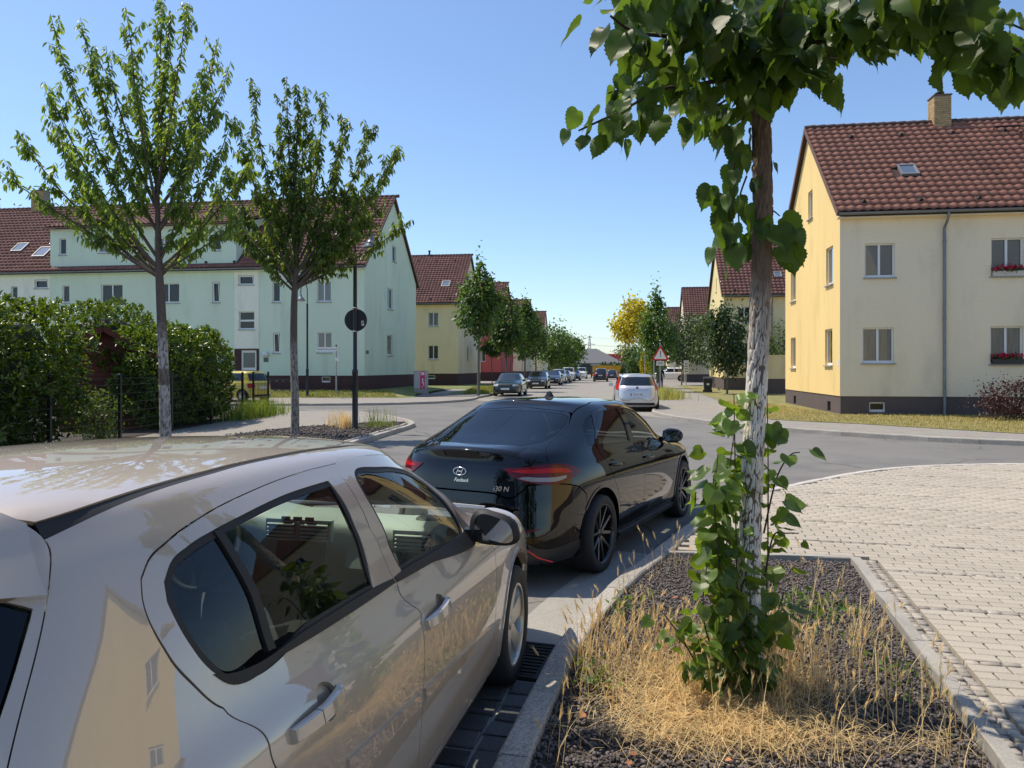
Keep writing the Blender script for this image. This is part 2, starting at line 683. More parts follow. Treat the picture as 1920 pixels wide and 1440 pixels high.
def block_mesh(name, lx, ly, lz, material):
    v = [(x * lx, y * ly, z * lz) for x, y, z in PV]
    me = bpy.data.meshes.new(name)
    me.from_pydata(v, [], PF)
    me.materials.append(material)
    return me


paver_me = block_mesh('paver', 0.1885, 0.0925, 0.05, m_paver)
half_me = block_mesh('paver', 0.0885, 0.0925, 0.05, m_paver)
cells = []
mosaic = []


def border_t1(t2_):
    """start of a course along the bed border"""
    a, b = np.array([2.86, 6.30]) - O_P, np.array([1.30, 0.5]) - O_P
    a1, a2, b1_, b2_ = a @ E1, a @ E2, b @ E1, b @ E2
    return a1 + (b1_ - a1) * (t2_ - a2) / (b2_ - a2) + .215


t2 = -9.0
row = 0
while t2 < 8.0:
    start = border_t1(t2 + .05) if t2 < -.1 else -5.0
    if row % 10 == 9:
        h = 0.062
        t1 = start
        while t1 < 19:
            w = RND.uniform(0.05, 0.13)
            c = O_P + E1 * (t1 + w / 2) + E2 * (t2 + h / 2 + 0.006 * math.sin(t1 * 2.1))
            mosaic.append((c[0], c[1], w - 0.010, h - RND.uniform(0.006, 0.014), -A13 + RND.uniform(-.05, .05)))
            t1 += w
        t2 += h
    else:
        t1 = start
        first = 0.1 if row % 2 else 0.2
        while t1 < 19:
            c = O_P + E1 * (t1 + first / 2) + E2 * (t2 + 0.05)
            cells.append((c[0], c[1], first))
            t1 += first
            first = .2
        t2 += 0.1
    row += 1
cells = np.array(cells)
ok = point_in(pave_poly, cells[:, 0], cells[:, 1])
cells = cells[ok]
px = 960 + 1400 * cells[:, 0] / np.maximum(cells[:, 1], .1)
py = 690 + 1400 * 1.62 / np.maximum(cells[:, 1], .1)
vis = (cells[:, 1] > 1.0) & (px < 1960) & (py < 1470)
order = np.argsort(np.where(vis, cells[:, 1], 1e6))
near_i = set(order[:300].tolist())
for i in list(near_i):
    o = bpy.data.objects.new('paver', paver_me if cells[i][2] > .15 else half_me)
    o.location = (cells[i][0], cells[i][1], bz + RND.uniform(-.0014, .0014))
    o.rotation_euler = (RND.uniform(-.006, .006), RND.uniform(-.006, .006), -A13 + RND.uniform(-.006, .006))
    link(o, pave_r)
rest = np.array([cells[i] for i in range(len(cells)) if i not in near_i])
VV, FF, off_n = [], [], 0
for L_, sel in ((.2, rest[rest[:, 2] > .15]), (.1, rest[rest[:, 2] < .15])):
    n = len(sel)
    Mz = np.tile(np.array([[math.cos(-A13), -math.sin(-A13), 0], [math.sin(-A13), math.cos(-A13), 0], [0, 0, 1]]), (n, 1, 1))
    tv = np.array(PV) * np.array([L_ - .0115, 0.0925, 0.05])
    V, F = scatter(tv, np.array(PF), np.c_[sel[:, :2], bz + rng.uniform(-.0012, .0012, n)], Mz, np.ones(n))
    VV.append(V)
    FF.append(F + off_n)
    off_n += len(V)
tag(obj('pavers', fast_mesh('pavers', np.concatenate(VV), np.concatenate(FF)), m_paver_s, pave_r), kind='stuff')
# small split stones: rows between the pavers and the border along the bed
for k in range(104):
    f = k / 104
    a, b = np.array([2.94, 6.30]), np.array([1.36, 0.4])
    for q in (0.028, 0.088):
        c = a + (b - a) * (f + RND.uniform(-.001, .001)) + np.array([0.966, -.26]) * (q + RND.uniform(-.005, .005))
        mosaic.append((c[0], c[1], RND.uniform(.050, .058), RND.uniform(.046, .054), -A13 + RND.uniform(-.25, .25)))
mm = [m for m in mosaic if point_in(pave_poly, np.array([m[0]]), np.array([m[1]]))[0] or m[4] == 0 or (m[0] < 3.2 and m[1] < 6.3)]
mm = [m for m in mm if not (m[0] < 3.1 and m[1] < 6.25 and point_in(BED, np.array([m[0]]), np.array([m[1]]))[0])]
V = []
F = []
for (x, y, w, h, a) in mm:
    if abs(a + A13) < .06 and h > .03 and x > 3.3 and not point_in(pave_poly, np.array([x]), np.array([y]))[0]:
        continue
    ca, sa = math.cos(a), math.sin(a)
    o = len(V)
    zz = bz + RND.uniform(-.006, .004)
    for (u, v, q) in PV:
        u2, v2 = u * w * RND.uniform(.9, 1.05), v * h * RND.uniform(.85, 1.05)
        V.append((x + u2 * ca - v2 * sa, y + u2 * sa + v2 * ca, zz + q * 0.04))
    F += [tuple(i + o for i in f) for f in PF]
tag(obj('mosaic_stones', fast_mesh('mosaic_stones', V, F), m_mosaic, pave_r), kind='stuff')

# --- gutter setts, drain grate and concrete gutter along the kerb
gut = sheet('gutter', offset_path(KERB_R, -0.42)[6:47] + list(reversed(KERB_R[6:47])), 0.008, m_conc)
gp = offset_path(KERB_R, 0)
for col, dd in enumerate((-0.085, -0.235, -0.385, -.53)):
    P = resample(offset_path(KERB_R[6:32], dd), 0.15 + .012 * col)
    for i in range(len(P) - 1):
        if not (-0.8 < P[i][1] < 4.02):
            continue
        a = math.atan2(P[i + 1][1] - P[i][1], P[i + 1][0] - P[i][0])
        me = block_mesh('sett', 0.135 * RND.uniform(.9, 1.06), 0.132 * RND.uniform(.9, 1.05), 0.05, m_sett)
        for v in me.vertices:
            v.co.x += RND.uniform(-.008, .008)
            v.co.y += RND.uniform(-.008, .008)
        o = obj('sett', me, None, gut, (P[i][0], P[i][1], 0.022 + RND.uniform(-.004, .004)), a + RND.uniform(-.06, .06))
grate = empty('drain_grate', (0.05, 4.36, 0.0), math.radians(-17))
tag(grate, 'cast iron slotted drain grate in the gutter beside the beige car\'s front wheel', 'drain grate')
mb = MB()
for (x0, y0, x1, y1) in ((-.17, -.26, -.145, .26), (.145, -.26, .17, .26), (-.145, -.26, .145, -.235), (-.145, .235, .145, .26)):
    mb.box(x0, y0, 0.009, x1, y1, 0.03)
mb.build('frame', m_iron, grate)
mb = MB()
mb.box(-.145, -.235, 0.0085, .145, .235, 0.0105)
mb.build('shaft_shade', mat('black_hole', (0.004, 0.004, 0.004), 1.0, spec=0), grate)  # flat black sheet painted as the darkness of the shaft below the bars
for k in range(10):
    y = -.21 + k * .0467
    MB().box(-.145, y - .013, 0.0115, .145, y + .013, 0.028).build('bar', m_iron, grate)

# --- far right pavement and lawn
KR2 = crom([(6.35, 34), (5.65, 30), (5.2, 27.6), (5.35, 25.2), (6.1, 22.6), (7.6, 19.75), (9.4, 17.75), (11.2, 16.5), (14, 15.5), (20, 14.7), (42, 13.0)], 5)
far_r = slab('pavement_far_right', offset_path(KR2, -.06) + [(60, 13), (60, 420), (along(420, 5.95, 30), 420)], -0.02, 0.10, m_pave_far)
kerb_stones(KR2, 1.0, 0.13, 0.125, m_kerb, far_r, jit=0.003, side=-1)
lawn_r = sheet('lawn_right', [(8.1, 23.4), (9.1, 22.4), (10.06, 21.6), (12.4, 18.5), (16, 17.2), (40, 15.5), (40, 70), (along(70, 8.1, 23.4) + .6, 70)], 0.112, m_lawn)
# --- far left pavement and lawns
KL2 = crom([(-60, 32.5), (-20, 33.6), (-11.1, 33.9), (-7.05, 34.2), (-4.4, 35.4), (-2.7, 37.6), (-2.0, 40.2), (-1.9, 42.5), (-1.2, 46.5)], 5)
far_l = slab('pavement_far_left', list(reversed(offset_path(KL2, -.06))) + [(-60, 420), (along(420, -1.25, 46), 420)], -0.02, 0.09, m_pave_far)
kerb_stones(KL2, 1.0, 0.13, 0.115, m_kerb, far_l, jit=0.003, side=-1)
mb = MB()
rows_ = [[(-60, 40.4, .094), (-40, 40.6, .094), (-11.7, 41.0, .094), (-6.2, 40.9, .094), (-5.4, 41.6, .094)],
         [(-60, 43.2, .42), (-40, 43.2, .42), (-11.7, 43.0, .42), (-7.0, 42.8, .40), (-5.6, 43.4, .2)],
         [(-60, 60, .42), (-40, 60, .42), (-11.7, 60, .42), (-7.2, 58, .42), (-4.6, 57, .2)]]
mb.add([p for r_ in rows_ for p in r_], [(i * 5 + k, i * 5 + k + 1, i * 5 + k + 6, i * 5 + k + 5) for i in range(2) for k in range(4)], True)
lawn_l = tag(mb.build('lawn_left', m_lawn_g), kind='structure')
lawn_l2 = sheet('lawn_beside_street', [(-4.1, 47.5), (-2.6, 46.2), (-1.6, 50), (2.4, 78), (-30, 84), (-30, 60.5), (-3.3, 58)], 0.104, m_lawn_g)
sheet('lawn_strip', [(along(46.8, -1.1, 46) - 1.7, 46.8), (along(46.8, -1.1, 46) - .2, 46.8), (along(64, -1.1, 46) - .2, 64), (along(64, -1.1, 46) - 1.7, 64)], 0.112, m_lawn_g)
sheet('path', [(-7.5, 42.2), (-2.2, 42.8), (-2.0, 45.0), (-5.0, 46.4)], 0.116, m_asphalt)
# --- near left pavement
KL1 = crom([(-60, 29.4), (-20, 28.9), (-9.3, 28.7), (-6.5, 28.2), (-4.9, 26.6), (-3.6, 24.3), (-2.92, 22.4), (-2.85, 21.3), (-3.05, 19.6), (-3.35, 17.2), (-3.9, 13.5), (-4.8, 9), (-6.2, 3), (-8, -4)], 5)
near_l = slab('pavement_left', offset_path(KL1, .06) + [(-60, -4)], -0.02, 0.09, m_pave_far)
kerb_stones(KL1[10:], 0.8, 0.13, 0.112, m_kerb, near_l, jit=0.003, side=1)
ISLE = crom([(-3.02, 21.6), (-3.2, 19.8), (-3.5, 17.2), (-4.0, 13.6), (-4.6, 12.6), (-6.8, 12.8), (-7.6, 14.4), (-6.9, 17.6), (-6.0, 20.2), (-4.6, 21.7), (-3.6, 22.4)], 5, closed=True)
isle = sheet('planting_island', ISLE, 0.098, m_soil)
kerb_stones(ISLE + ISLE[:1], 0.8, 0.10, 0.13, m_conc, near_l, name='edging_stone', z0=0.05, jit=0.002)
garden = sheet('garden_soil', [(-8.95, 6), (-8.8, 27.2), (-16, 27.2), (-16, 6)], 0.096, m_soil)


# --- loose lava gravel
def stone_template(seed):
    r = random.Random(seed)
    bm = bmesh.new()
    bmesh.ops.create_icosphere(bm, subdivisions=1, radius=0.5)
    for v in bm.verts:
        v.co *= r.uniform(.72, 1.2)
        v.co.z *= .75
    tv_ = np.array([v.co[:] for v in bm.verts])
    bm.verts.index_update()
    tf_ = np.array([[v.index for v in f.verts] for f in bm.faces])
    bm.free()
    return tv_, tf_


def rand_rot(n, r):
    q = r.normal(size=(n, 4))
    q /= np.linalg.norm(q, axis=1, keepdims=True)
    w, x, y, z = q.T
    return np.stack([np.stack([1 - 2 * (y * y + z * z), 2 * (x * y - z * w), 2 * (x * z + y * w)], -1),
                     np.stack([2 * (x * y + z * w), 1 - 2 * (x * x + z * z), 2 * (y * z - x * w)], -1),
                     np.stack([2 * (x * z - y * w), 2 * (y * z + x * w), 1 - 2 * (x * x + y * y)], -1)], 1)


def gravel(name, poly, n, size, z, parent, seed, material=m_lava, layers=2):
    r = np.random.default_rng(seed)
    P = np.array(poly)
    lo, hi = P.min(0), P.max(0)
    pts = r.uniform(lo, hi, (n * 6, 2))
    pts = pts[point_in(poly, pts[:, 0], pts[:, 1])][:n]
    V, F = [], []
    off = 0
    for k in range(5):
        sub = pts[k::5]
        tv_, tf_ = stone_template(seed * 10 + k)
        s = r.uniform(size * .55, size * 1.35, len(sub))
        zz = z + r.uniform(0, size * .8 * (layers - 1), len(sub))
        v, f = scatter(tv_, tf_, np.c_[sub, zz], rand_rot(len(sub), r), s)
        V.append(v)
        F.append(f + off)
        off += len(v)
    return tag(obj(name, fast_mesh(name, np.concatenate(V), np.concatenate(F)), material, parent), 'dark purple brown lava gravel covering the planting bed', None, kind='stuff')


BED_VIEW = [p for p in bed_left if p[1] > 1.6] + [(1.30, 6.46), (2.84, 6.28), (1.955, 3.02), (1.55, 1.6)]
gravel('lava_gravel', BED_VIEW, 27000, 0.0190, PAVE_Z - 0.022, None, 3)
gi = gravel('gravel_patch', ISLE, 3500, 0.05, 0.10, None, 4)
gi['label'] = 'dark lava gravel around the lamp post in the kerbed island'
# ------------------------------------------------------------------ houses
m_white = mat('window_frame', (0.78, 0.78, 0.76), 0.45)
m_pane = glass('window_pane', (0.8, 0.84, 0.84), 1.6)
m_room = mat('dark_room', (0.05, 0.052, 0.055), 0.9)  # dark colour stands in for the unlit inside behind openings
m_blind = mat('roller_blind', (0.75, 0.72, 0.66), 0.8, noise=(3, .05))
m_curtain = mat('curtain', (0.68, 0.65, 0.6), 0.9, noise=(14, .25), stretch=(1, 1, .05))
m_sill = mat('grey_sill', (0.33, 0.34, 0.34), 0.6)
m_zinc = mat('zinc', (0.22, 0.235, 0.25), 0.5, metal=0.5, noise=(3, .2))
m_tile = mat('roof_tile', (0.27, 0.115, 0.075), 0.75, island=0.16, noise=(0.5, .18), noise2=(30, .15), objrand=0.09)
m_tile_d = mat('roof_tile_dark', (0.205, 0.085, 0.062), 0.75, island=0.18, noise=(0.5, .18))
m_deck = mat('roof_deck', (0.055, 0.03, 0.025), 0.9)
m_ridge = mat('ridge_tile', (0.075, 0.045, 0.038), 0.8, island=0.2)
m_fascia = mat('brown_fascia', (0.16, 0.085, 0.055), 0.7)
m_black_plastic = mat('snow_guard', (0.02, 0.017, 0.016), 0.7)
m_plinth_brick = brickmat('plinth_brick', (0.115, 0.042, 0.036), (0.085, 0.034, 0.03), (0.07, 0.045, 0.04))
m_plinth_brown = mat('plinth_paint', (0.115, 0.088, 0.080), 0.85, noise=(2, .1), bump=(60, .3, .004))
m_chim_mortar = mat('chimney_mortar', (0.30, 0.26, 0.2), .9)
m_chim_brick = mat('yellow_brick', (0.46, 0.31, 0.15), .85, objrand=.22, noise=(30, .2))


def plaster(name, col):
    return mat('plaster_' + name, col, 0.92, noise=(0.35, 0.06), noise2=(34, 0.07), bump=(80, 0.45, 0.008), spec=0.2, tint=(tuple(c * .84 for c in col), 1.1, .52, .76), stretch=(1, 1, .3))


p_yellow = plaster('yellow', (0.86, 0.63, 0.27))
p_beige = plaster('beige', (0.88, 0.75, 0.54))
p_green = plaster('green', (0.66, 0.77, 0.60))
p_pale = plaster('pale_green', (0.84, 0.84, 0.70))
p_cream = plaster('cream', (0.84, 0.68, 0.40))
p_red = plaster('red', (0.50, 0.12, 0.105))
p_ivory = plaster('ivory', (0.80, 0.68, 0.46))


def wall_mesh(name, outline, holes, xf, material, parent, reveal=0.14):
    pts = [Vector(p) for p in outline]
    faces = [list(range(len(outline)))]
    for h in holes:
        x0, z0, x1, z1 = h
        k = len(pts)
        pts += [Vector((x0, z0)), Vector((x1, z0)), Vector((x1, z1)), Vector((x0, z1))]
        faces.append([k, k + 1, k + 2, k + 3])
    v, e, f, *_ = delaunay_2d_cdt(pts, [], faces, 1, 1e-6)
    mb = MB()
    V = [xf(p.x, p.y, 0) for p in v]
    keep = []
    for t in f:
        cx = sum(v[i].x for i in t) / len(t)
        cz = sum(v[i].y for i in t) / len(t)
        if any(h[0] < cx < h[2] and h[1] < cz < h[3] for h in holes):
            continue
        keep.append(tuple(t))
    mb.add(V, keep)
    for (x0, z0, x1, z1) in holes:
        q = [(x0, z0), (x1, z0), (x1, z1), (x0, z1)]
        for k in range(4):
            a, b = q[k], q[(k + 1) % 4]
            mb.add([xf(a[0], a[1], 0), xf(b[0], b[1], 0), xf(b[0], b[1], reveal), xf(a[0], a[1], reveal)], [(0, 1, 2, 3)])
    return mb.build(name, material, parent)


def window(xf, h, parent, panes=2, style='dark', sill=True, reveal=0.14, split_h=False, sash=False):
    """window unit in the opening h = (u0, z0, u1, z1): white frame, panes, curtain, blind or dark sheet for the unlit room, sill"""
    u0, z0, u1, z1 = h
    d0, d1 = reveal - 0.06, reveal - 0.005
    fw = 0.055

    def bx(mb, a0, b0, a1, b1, p, q):
        P = [xf(a0, b0, p), xf(a1, b0, p), xf(a1, b1, p), xf(a0, b1, p), xf(a0, b0, q), xf(a1, b0, q), xf(a1, b1, q), xf(a0, b1, q)]
        mb.add(P, [(0, 3, 2, 1), (4, 5, 6, 7), (0, 1, 5, 4), (1, 2, 6, 5), (2, 3, 7, 6), (3, 0, 4, 7)])

    mb = MB()
    bx(mb, u0, z0, u1, z0 + fw * 1.6, d0, d1)
    bx(mb, u0, z1 - fw, u1, z1, d0, d1)
    bx(mb, u0, z0 + fw * 1.6, u0 + fw, z1 - fw, d0, d1)
    bx(mb, u1 - fw, z0 + fw * 1.6, u1, z1 - fw, d0, d1)
    bars = []
    if panes == 2:
        m = (u0 + u1) / 2
        bx(mb, m - fw * .7, z0 + fw * 1.6, m + fw * .7, z1 - fw, d0 + .004, d1 - .004)
        bars = [(u0 + fw, m - fw * .7), (m + fw * .7, u1 - fw)]
    else:
        bars = [(u0 + fw, u1 - fw)]
    zr = [(z0 + fw * 1.6, z1 - fw)]
    if split_h:
        m = (z0 + z1) / 2
        bx(mb, u0 + fw, m - fw, u1 - fw, m + fw, d0 + .002, d1 - .002)
        zr = [(z0 + fw * 1.6, m - fw), (m + fw, z1 - fw)]
    w = mb.build('window', m_white, parent)
    for (a, b) in bars:
        for (c, d) in zr:
            pb = MB()
            dp = d0 + .03
            pb.add([xf(a, c, dp), xf(b, c, dp), xf(b, d, dp), xf(a, d, dp)], [(0, 1, 2, 3)])
            pb.build('pane', m_pane, w)
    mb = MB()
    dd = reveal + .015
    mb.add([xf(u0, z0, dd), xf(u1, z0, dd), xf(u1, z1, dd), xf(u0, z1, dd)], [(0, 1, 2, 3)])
    mb.build('curtain', {'dark': m_room, 'blind': m_blind, 'curtain': m_curtain}[style], w)  # dark style: a flat dark sheet stands in for the unlit room
    if style == 'half':
        pass
    if sash:
        mb = MB()
        (a, b) = bars[0]
        P = lambda u, z, t: xf(u, z, d0 + .02 - .10 * t)
        for (q0, r0, q1, r1) in ((a, z0 + .09, a + .045, z1 - .06), (b - .045, z0 + .09, b, z1 - .06), (a + .045, z1 - .105, b - .045, z1 - .06)):
            t0, t1 = (r0 - z0) / (z1 - z0), (r1 - z0) / (z1 - z0)
            mb.add([P(q0, r0, t0), P(q1, r0, t0), P(q1, r1, t1), P(q0, r1, t1)], [(0, 1, 2, 3)])
        mb.build('tilted_sash', m_white, w)
    if sill:
        mb = MB()
        bx(mb, u0 - .05, z0 - .045, u1 + .05, z0 - .002, -.07, reveal - .07)
        mb.build('sill', m_sill, w)
    return w


TW, TL = 0.30, 0.345


def tile_template():
    us = [0, .16, .34, .52, .70, .86, 1.0]
    hs = [.008, -.012, -.008, .022, .034, .026, .008]
    tv, tf = [], []
    for (t, dz) in ((TL + .05, 0.0), (0.0, .036)):
        for u, h in zip(us, hs):
            tv.append((u * TW, t, h + dz))
    for u, h in zip(us, hs):
        tv.append((u * TW, 0.004, h + .012))
    for k in range(6):
        tf.append((7 + k, 7 + k + 1, k + 1, k))
        tf.append((14 + k, 14 + k + 1, 7 + k + 1, 7 + k))
    return np.array(tv), np.array(tf)


TILE_V, TILE_F = tile_template()


def tiled_slope(parent, org, ex, up, nrm, width, length, material, singles=0, view=None, skip=None, name='tile'):
    """tiles on a slope: org = lower left corner, ex along the eave, up along the slope"""
    org, ex, up, nrm = (np.array(v, float) for v in (org, ex, up, nrm))
    nx, ny = int(width / TW), int(length / TL)
    sx, sy = width / (nx * TW), length / (ny * TL)
    M = np.stack([ex * sx, up * sy, nrm], -1)
    pos = []
    for j in range(ny):
        for i in range(nx):
            u, t = i * TW * sx, j * TL * sy
            if skip and any(a < u + .15 < b and c < t + .17 < d for (a, b, c, d) in skip):
                continue
            pos.append(org + ex * u + up * t + nrm * (.004 + RND.uniform(-.003, .003)))
    pos = np.array(pos)
    idx = np.arange(len(pos))
    if singles:
        pri = np.array([view(p) for p in pos])
        order = np.argsort(-pri)
        sel = order[:singles]
        me = fast_mesh(name, TILE_V @ M.T, TILE_F, True)
        me.materials.append(material)
        for i in sel:
            o = bpy.data.objects.new(name, me)
            o.location = pos[i]
            link(o, parent)
        idx = order[singles:]
    if len(idx):
        V, F = scatter(TILE_V, TILE_F, pos[idx], np.tile(M, (len(idx), 1, 1)), np.ones(len(idx)))
        o = obj('tiles', fast_mesh('tiles', V, F, True), material, parent)
        o['kind'] = 'stuff'


def skylight(parent, org, ex, up, nrm, u, t, w=.62, h=.75, lift=.06):
    org, ex, up, nrm = (Vector(v) for v in (org, ex, up, nrm))
    c = org + ex * u + up * t
    o = MB()
    for (a0, b0, a1, b1) in ((0, 0, w, .07), (0, h - .07, w, h), (0, .07, .06, h - .07), (w - .06, .07, w, h - .07)):
        o.obox(c + ex * ((a0 + a1) / 2) + up * ((b0 + b1) / 2) + nrm * .06, ex * ((a1 - a0) / 2), up * ((b1 - b0) / 2), nrm * .05)
    sk = o.build('skylight', mat('skylight_frame', (0.24, 0.24, 0.25), .5, metal=.3), parent)
    g_ = MB()
    p = c + nrm * (.08)
    g_.add([p + ex * .06 + up * .07, p + ex * (w - .06) + up * .07, p + ex * (w - .06) + up * (h - .07), p + ex * .06 + up * (h - .07)], [(0, 1, 2, 3)])
    g_.build('pane', mat('skylight_pane', (0.10, 0.13, 0.16), .04, spec=1.0, coat=1.0), sk)
    return sk


def chimney(parent, x, y, z0, z1, w=.62, d=.62, bricks=True):
    c = MB().box(x - w / 2 + .01, y - d / 2 + .01, z0, x + w / 2 - .01, y + d / 2 - .01, z1).build('chimney', m_chim_mortar, parent)
    if bricks:
        h = .083
        bl = .21
        nrow = int((z1 - z0) / h)
        for r in range(nrow):
            z = z0 + r * h
            for side in range(2):
                L_ = w if side == 0 else d
                k = 0
                u = -L_ / 2 - (bl / 2 if r % 2 else 0)
                while u < L_ / 2 - .02:
                    a, b = max(u, -L_ / 2), min(u + bl - .012, L_ / 2)
                    if b - a > .03:
                        mb = MB()
                        if side == 0:
                            mb.box(x + a, y - d / 2 - .006, z + .006, x + b, y - d / 2 + .02, z + h - .006)
                        else:
                            sx = -1
                            mb.box(x - w / 2 - .006, y + a, z + .006, x - w / 2 + .02, y + b, z + h - .006)
                        mb.build('brick', m_chim_brick, c)
                    u += bl
    MB().box(x - w / 2 - .03, y - d / 2 - .03, z1, x + w / 2 + .03, y + d / 2 + .03, z1 + .05).build('cap', m_fascia, c)
    MB().lathe([(.10, z1 + .05), (.10, z1 + .16), (.17, z1 + .17), (.17, z1 + .2), (.09, z1 + .24), (.09, z1 + .3), (0, z1 + .31)], (x, y, 0), seg=12).build('chimney_pot', m_black_plastic, c)
    return c


def house(name, label, C, s, Lf, Dg, ze, zr, mats_, fw, gw, zp=1.28, plinth=m_plinth_brick, tile=m_tile_d, singles=0, view=None, skip=None,
          sky_l=(), front_len_tiles=None, strips=(), basement=(), gbase=(), group='rendered apartment houses along the street', gutter_drop=None, guards=True, z0=0.0, roof_back=True):
    """s=+1: body extends to local +x, gable facing -x; s=-1 mirrored. fw, gw: window tuples (u0,z0,u1,z1,panes,style[,flags])"""
    H_ = empty(name, (C[0], C[1], 0), -HEAD)
    tag(H_, label, 'house', group)
    fx = lambda u, z, d: (u, d, z)
    gx = lambda u, z, d: (s * d, u, z)
    x0, x1 = (0, Lf) if s > 0 else (-Lf, 0)
    fh = [w[:4] for w in fw]
    gh = [w[:4] for w in gw]
    mf, mg = mats_
    wall_mesh('wall', [(x0, zp), (x1, zp), (x1, ze), (x0, ze)], [h for h in fh if h[1] > zp - .3], fx, mf, H_)
    wall_mesh('gable_wall', [(0, zp), (Dg, zp), (Dg, ze), (Dg / 2, zr - .05), (0, ze)], gh, gx, mg, H_)
    # far gable and back wall
    mb = MB()
    xe = s * Lf
    mb.add([(xe, 0, z0), (xe, Dg, z0), (xe, Dg, ze), (xe, Dg / 2, zr), (xe, 0, ze)], [(0, 1, 2, 3, 4)])
    mb.add([(0, Dg, z0), (xe, Dg, z0), (xe, Dg, ze), (0, Dg, ze)], [(0, 1, 2, 3)])
    mb.build('back_wall', mf, H_)
    # plinth, slightly recessed
    e = .025
    pl = wall_mesh('plinth', [(x0 + e if s < 0 else x0 + e, z0 - .1), (x1 - e, z0 - .1), (x1 - e, zp), (x0 + e, zp)], [b[:4] for b in basement], lambda u, z, d: (u, e + d, z), plinth, H_)
    wall_mesh('plinth', [(e, z0 - .1), (Dg - e, z0 - .1), (Dg - e, zp), (e, zp)], [b[:4] for b in gbase], lambda u, z, d: (s * (e + d), u, z), plinth if not isinstance(plinth, tuple) else plinth[1], H_)
    mb = MB()
    mb.add([(0, 0, zp), (s * Lf, 0, zp), (s * Lf, e, zp), (0, e, zp)], [(0, 1, 2, 3)])
    mb.add([(0, 0, zp), (0, Dg, zp), (s * e, Dg, zp), (s * e, 0, zp)], [(0, 1, 2, 3)])
    mb.build('plinth_edge', mf, H_)
    for b in basement:
        window(lambda u, z, d: (u, e + d, z), b[:4], pl, 1, 'dark', sill=False)
    for b in gbase:
        mb = MB()
        mb.add([(s * (e + .1), b[0], b[1]), (s * (e + .1), b[2], b[1]), (s * (e + .1), b[2], b[3]), (s * (e + .1), b[0], b[3])], [(0, 1, 2, 3)])
        mb.build('vent', m_room, H_)
    for w in fw:
        window(fx, w[:4], H_, w[4], w[5], **(w[6] if len(w) > 6 else {}))
    for w in gw:
        window(gx, w[:4], H_, w[4], w[5], **(w[6] if len(w) > 6 else {}))
    for (a, b, c, d, m) in strips:
        MB().box(a, -.012, b, c, .02, d).build('wall_strip', m, H_)
    # roof
    half = Dg / 2
    sl = (zr - ze) / half
    L_ = math.hypot(half, zr - ze)
    ov, og = 0.32, 0.16
    upv = np.array([0, half, zr - ze]) / L_
    nv = np.array([0, -(zr - ze), half]) / L_
    rx0, rx1 = x0 - og, x1 + og
    mb = MB()
    th = .10
    ey, ez = -ov, ze - ov * sl
    prof = [(ey, ez), (half, zr), (Dg + ov, ez), (Dg + ov, ez - th * 1.3), (half, zr - th * 1.5), (ey, ez - th * 1.3)]
    vs = [(rx0, y, z + .02) for y, z in prof] + [(rx1, y, z + .02) for y, z in prof]
    fs = []
    for k in range(6):
        k2 = (k + 1) % 6
        fs.append((k, k2, 6 + k2, 6 + k))
    fs += [(0, 1, 4, 5), (1, 2, 3, 4), (6, 11, 10, 7), (7, 10, 9, 8)]
    mb.add(vs, fs)
    roof = mb.build('roof', m_deck, H_)
    tl = L_ + math.hypot(ov, ov * sl)
    tlen = front_len_tiles or (rx1 - rx0)
    txo = rx0 if s > 0 else rx1 - tlen
    org = (txo, ey, ez + .04)
    tiled_slope(roof, org, (1, 0, 0), upv, nv, tlen, tl, tile, singles, view, skip)
    # verge boards on the visible gable
    for (ya, za, yb, zb) in ((ey, ez, half, zr), (Dg + ov, ez, half, zr)):
        mb = MB()
        gxo = -s * og
        mb.beam((gxo - s * .012, ya, za - .04), (gxo - s * .012, yb, zb - .04), .022, .17)
        mb.build('verge_board', m_fascia, roof)
    # ridge caps
    V, F = [], []
    k = 0
    x = rx0
    mb = MB()
    while x < rx1:
        mb.tube([(x, half, zr + .035), (x + .40, half, zr + .05)], [.10, .115], 8)
        x += .38
    mb.build('ridge_tiles', m_ridge, roof)['kind'] = 'stuff'
    # gutter
    mb = MB()
    gy, gz = ey - .06, ez - .02
    vs, fs = [], []
    for xx in (rx0 + .03, rx1 - .03):
        for k in range(9):
            an = math.pi + math.pi * k / 8
            vs.append((xx, gy + .075 * math.cos(an), gz + .075 * math.sin(an)))
    fs = [(k, k + 1, 10 + k, 9 + k) for k in range(8)]
    mb.add(vs, fs, True)
    mb.box(rx0 + .03, gy + .055, gz - .06, rx1 - .03, gy + .075, gz + .03)
    mb.build('gutter', m_zinc, roof)
    if gutter_drop is not None:
        x = gutter_drop
        mb = MB()
        mb.tube(crom([(x, gy, gz - .05), (x, gy, gz - .16), (x, gy + .12, gz - .35), (x, -.07, gz - .55), (x, -.07, gz - .8)], 4), .045, 10)
        mb.tube([(x, -.07, gz - .8), (x, -.07, .08)], .048, 10)
        for zz in (gz - 1.0, 3.4, .9):
            mb.tube([(x, -.07, zz - .02), (x, -.07, zz + .02)], .06, 10)
        mb.build('downpipe', m_zinc, H_)
    # soffit board
    MB().box(rx0 + .02, ey + .03, ez - .17, rx1 - .02, -.003, ez - .14).build('soffit', mf, H_)
    for (u, t, w, h) in sky_l:
        skylight(roof, (0, ey, ez + .04), (1, 0, 0), upv, nv, u, t, w, h)
